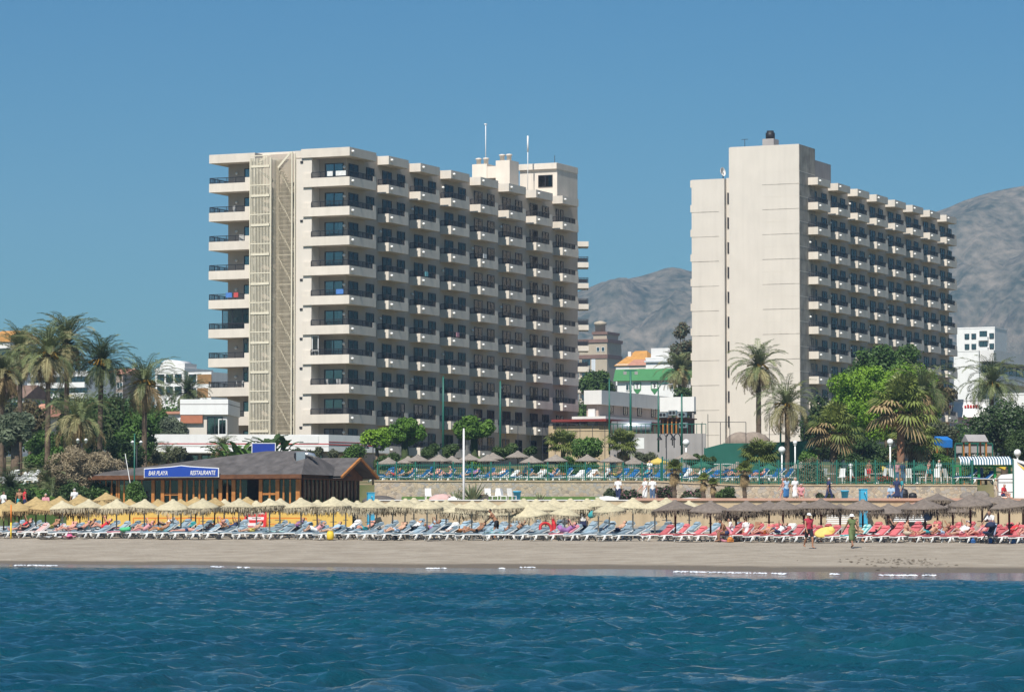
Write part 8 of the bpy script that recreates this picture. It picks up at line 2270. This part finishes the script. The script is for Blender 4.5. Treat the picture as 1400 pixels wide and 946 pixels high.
# more bathers among the shaded loungers and guests on the terrace
for key, px, pose, lb, kw in (
    ('b1', 30, 'recl2', 'dark-haired sunbather in red, second row under the golden parasols', dict(wear=[('vest', 'brightred'), ('briefs', 'black')], skin=SKIN_TAN)),
    ('b1', 62, 'recl3', 'sunbather in yellow trunks, second row behind the striped loungers', dict(wear=[('trunks', 'yellow')], skin=SKIN_TAN)),
    ('b0', 20, 'recl', 'sunbather in black at the left end of the front blue row', dict(wear=[('vest', 'black'), ('briefs', 'black')], skin=SKIN_PINK)),
    ('b0', 265, 'prone', 'sunbather lying face down in the front row below the sign', dict(wear=[('briefs', 'navy')], skin=SKIN_PINK)),
    ('b2', 230, 'recl2', 'sunbather in white reading in the third row below the sign', dict(wear=[('shirt', 'white')], hair='grey')),
    ('b2', 410, 'recl', 'sunbather in purple in the third row before the dark glazing', dict(wear=[('vest', 'purple')], hair='brown')),
    ('b0', 545, 'recl3', 'sunbather in light blue trunks in the front row, right of the shower pillar', dict(wear=[('trunks', 'lightblue')], skin=SKIN)),
    ('b1', 700, 'recl2', 'sunbather in black reading right of the leaning man', dict(wear=[('trunks', 'black')], skin=SKIN_TAN)),
    ('r1', 1030, 'recl3', 'sunbather in white trunks in the second red row at its left', dict(wear=[('trunks', 'white')], skin=SKIN_TAN)),
    ('r1', 1215, 'recl2', 'woman in black in the second red row left of the bare-backed man', dict(wear=[('vest', 'black'), ('briefs', 'black')], hair='blond', long=True)),
    ('r2', 1260, 'recl', 'sunbather in orange in the third red row', dict(wear=[('trunks', 'orange')], skin=SKIN_TAN)),
    ('r0', 1335, 'recl3', 'sunbather in pink in the front red row just left of the pushchair', dict(wear=[('vest', 'pink'), ('briefs', 'pink')], hair='brown', skin=SKIN_PINK)),
    ('t0', 560, 'recl', 'terrace sunbather in black, second parasol from the left', dict(wear=[('trunks', 'black')], skin=SKIN_TAN)),
    ('t0', 678, 'recl3', 'terrace sunbather in white right of the purple-topped one', dict(wear=[('vest', 'white')], skin=SKIN_PINK)),
    ('t0', 750, 'recl2', 'terrace sunbather in light blue just right of the green mound', dict(wear=[('trunks', 'lightblue')], skin=SKIN_PINK)),
    ('t0', 845, 'recl3', 'terrace sunbather in yellow below the rightmost grey parasol', dict(wear=[('trunks', 'yellow')], skin=SKIN_TAN)),
    ('t0', 950, 'recl2', 'terrace sunbather in white left of the dark green parasol', dict(wear=[('shirt', 'white')], hair='grey')),
    ('t0', 985, 'recl', 'terrace sunbather in navy right of the dark green parasol', dict(wear=[('vest', 'navy')], skin=SKIN_TAN))):
    recline(key, px, pose, lb, **kw)
def terr(px, Y, pose, rz, label, lift=0.0, **k): return person(pose, (X_at(px, Y, 6), Y, gz(Y) + .15 + lift), rz, label, **k)
terr(888, 257, 'stand', FACE_SEA, 'terrace guest in white standing left of the yellow parasol', wear=[('shirt', 'white'), ('shorts', 'navy')])
terr(916, 256, 'walk', .2, 'terrace guest in pink walking right of the yellow parasol', wear=[('vest', 'pink'), ('shorts', 'white')], hair='blond', skin=SKIN_PINK)
terr(1012, 258, 'stand', 2.5, 'terrace guest in orange under the grey parasol before the windscreen', wear=[('vest', 'orange'), ('shorts', 'black')], skin=SKIN_TAN)
terr(1188, 254, 'stand', .8, 'tanned terrace guest in red left of the yellow canvas parasol', wear=[('trunks', 'brightred')], skin=SKIN_TAN)
terr(1284, 256, 'stand', FACE_SEA + .4, 'terrace guest in white beside the dark green parasol at the right', wear=[('shirt', 'white'), ('trousers', 'beige')], hair='grey')
terr(1270, 255, 'walk2', .4, 'sunburnt terrace guest in teal left of the one in white', wear=[('trunks', 'teal')], skin=SKIN_PINK)
bpy.data.scenes.remove(TMP)
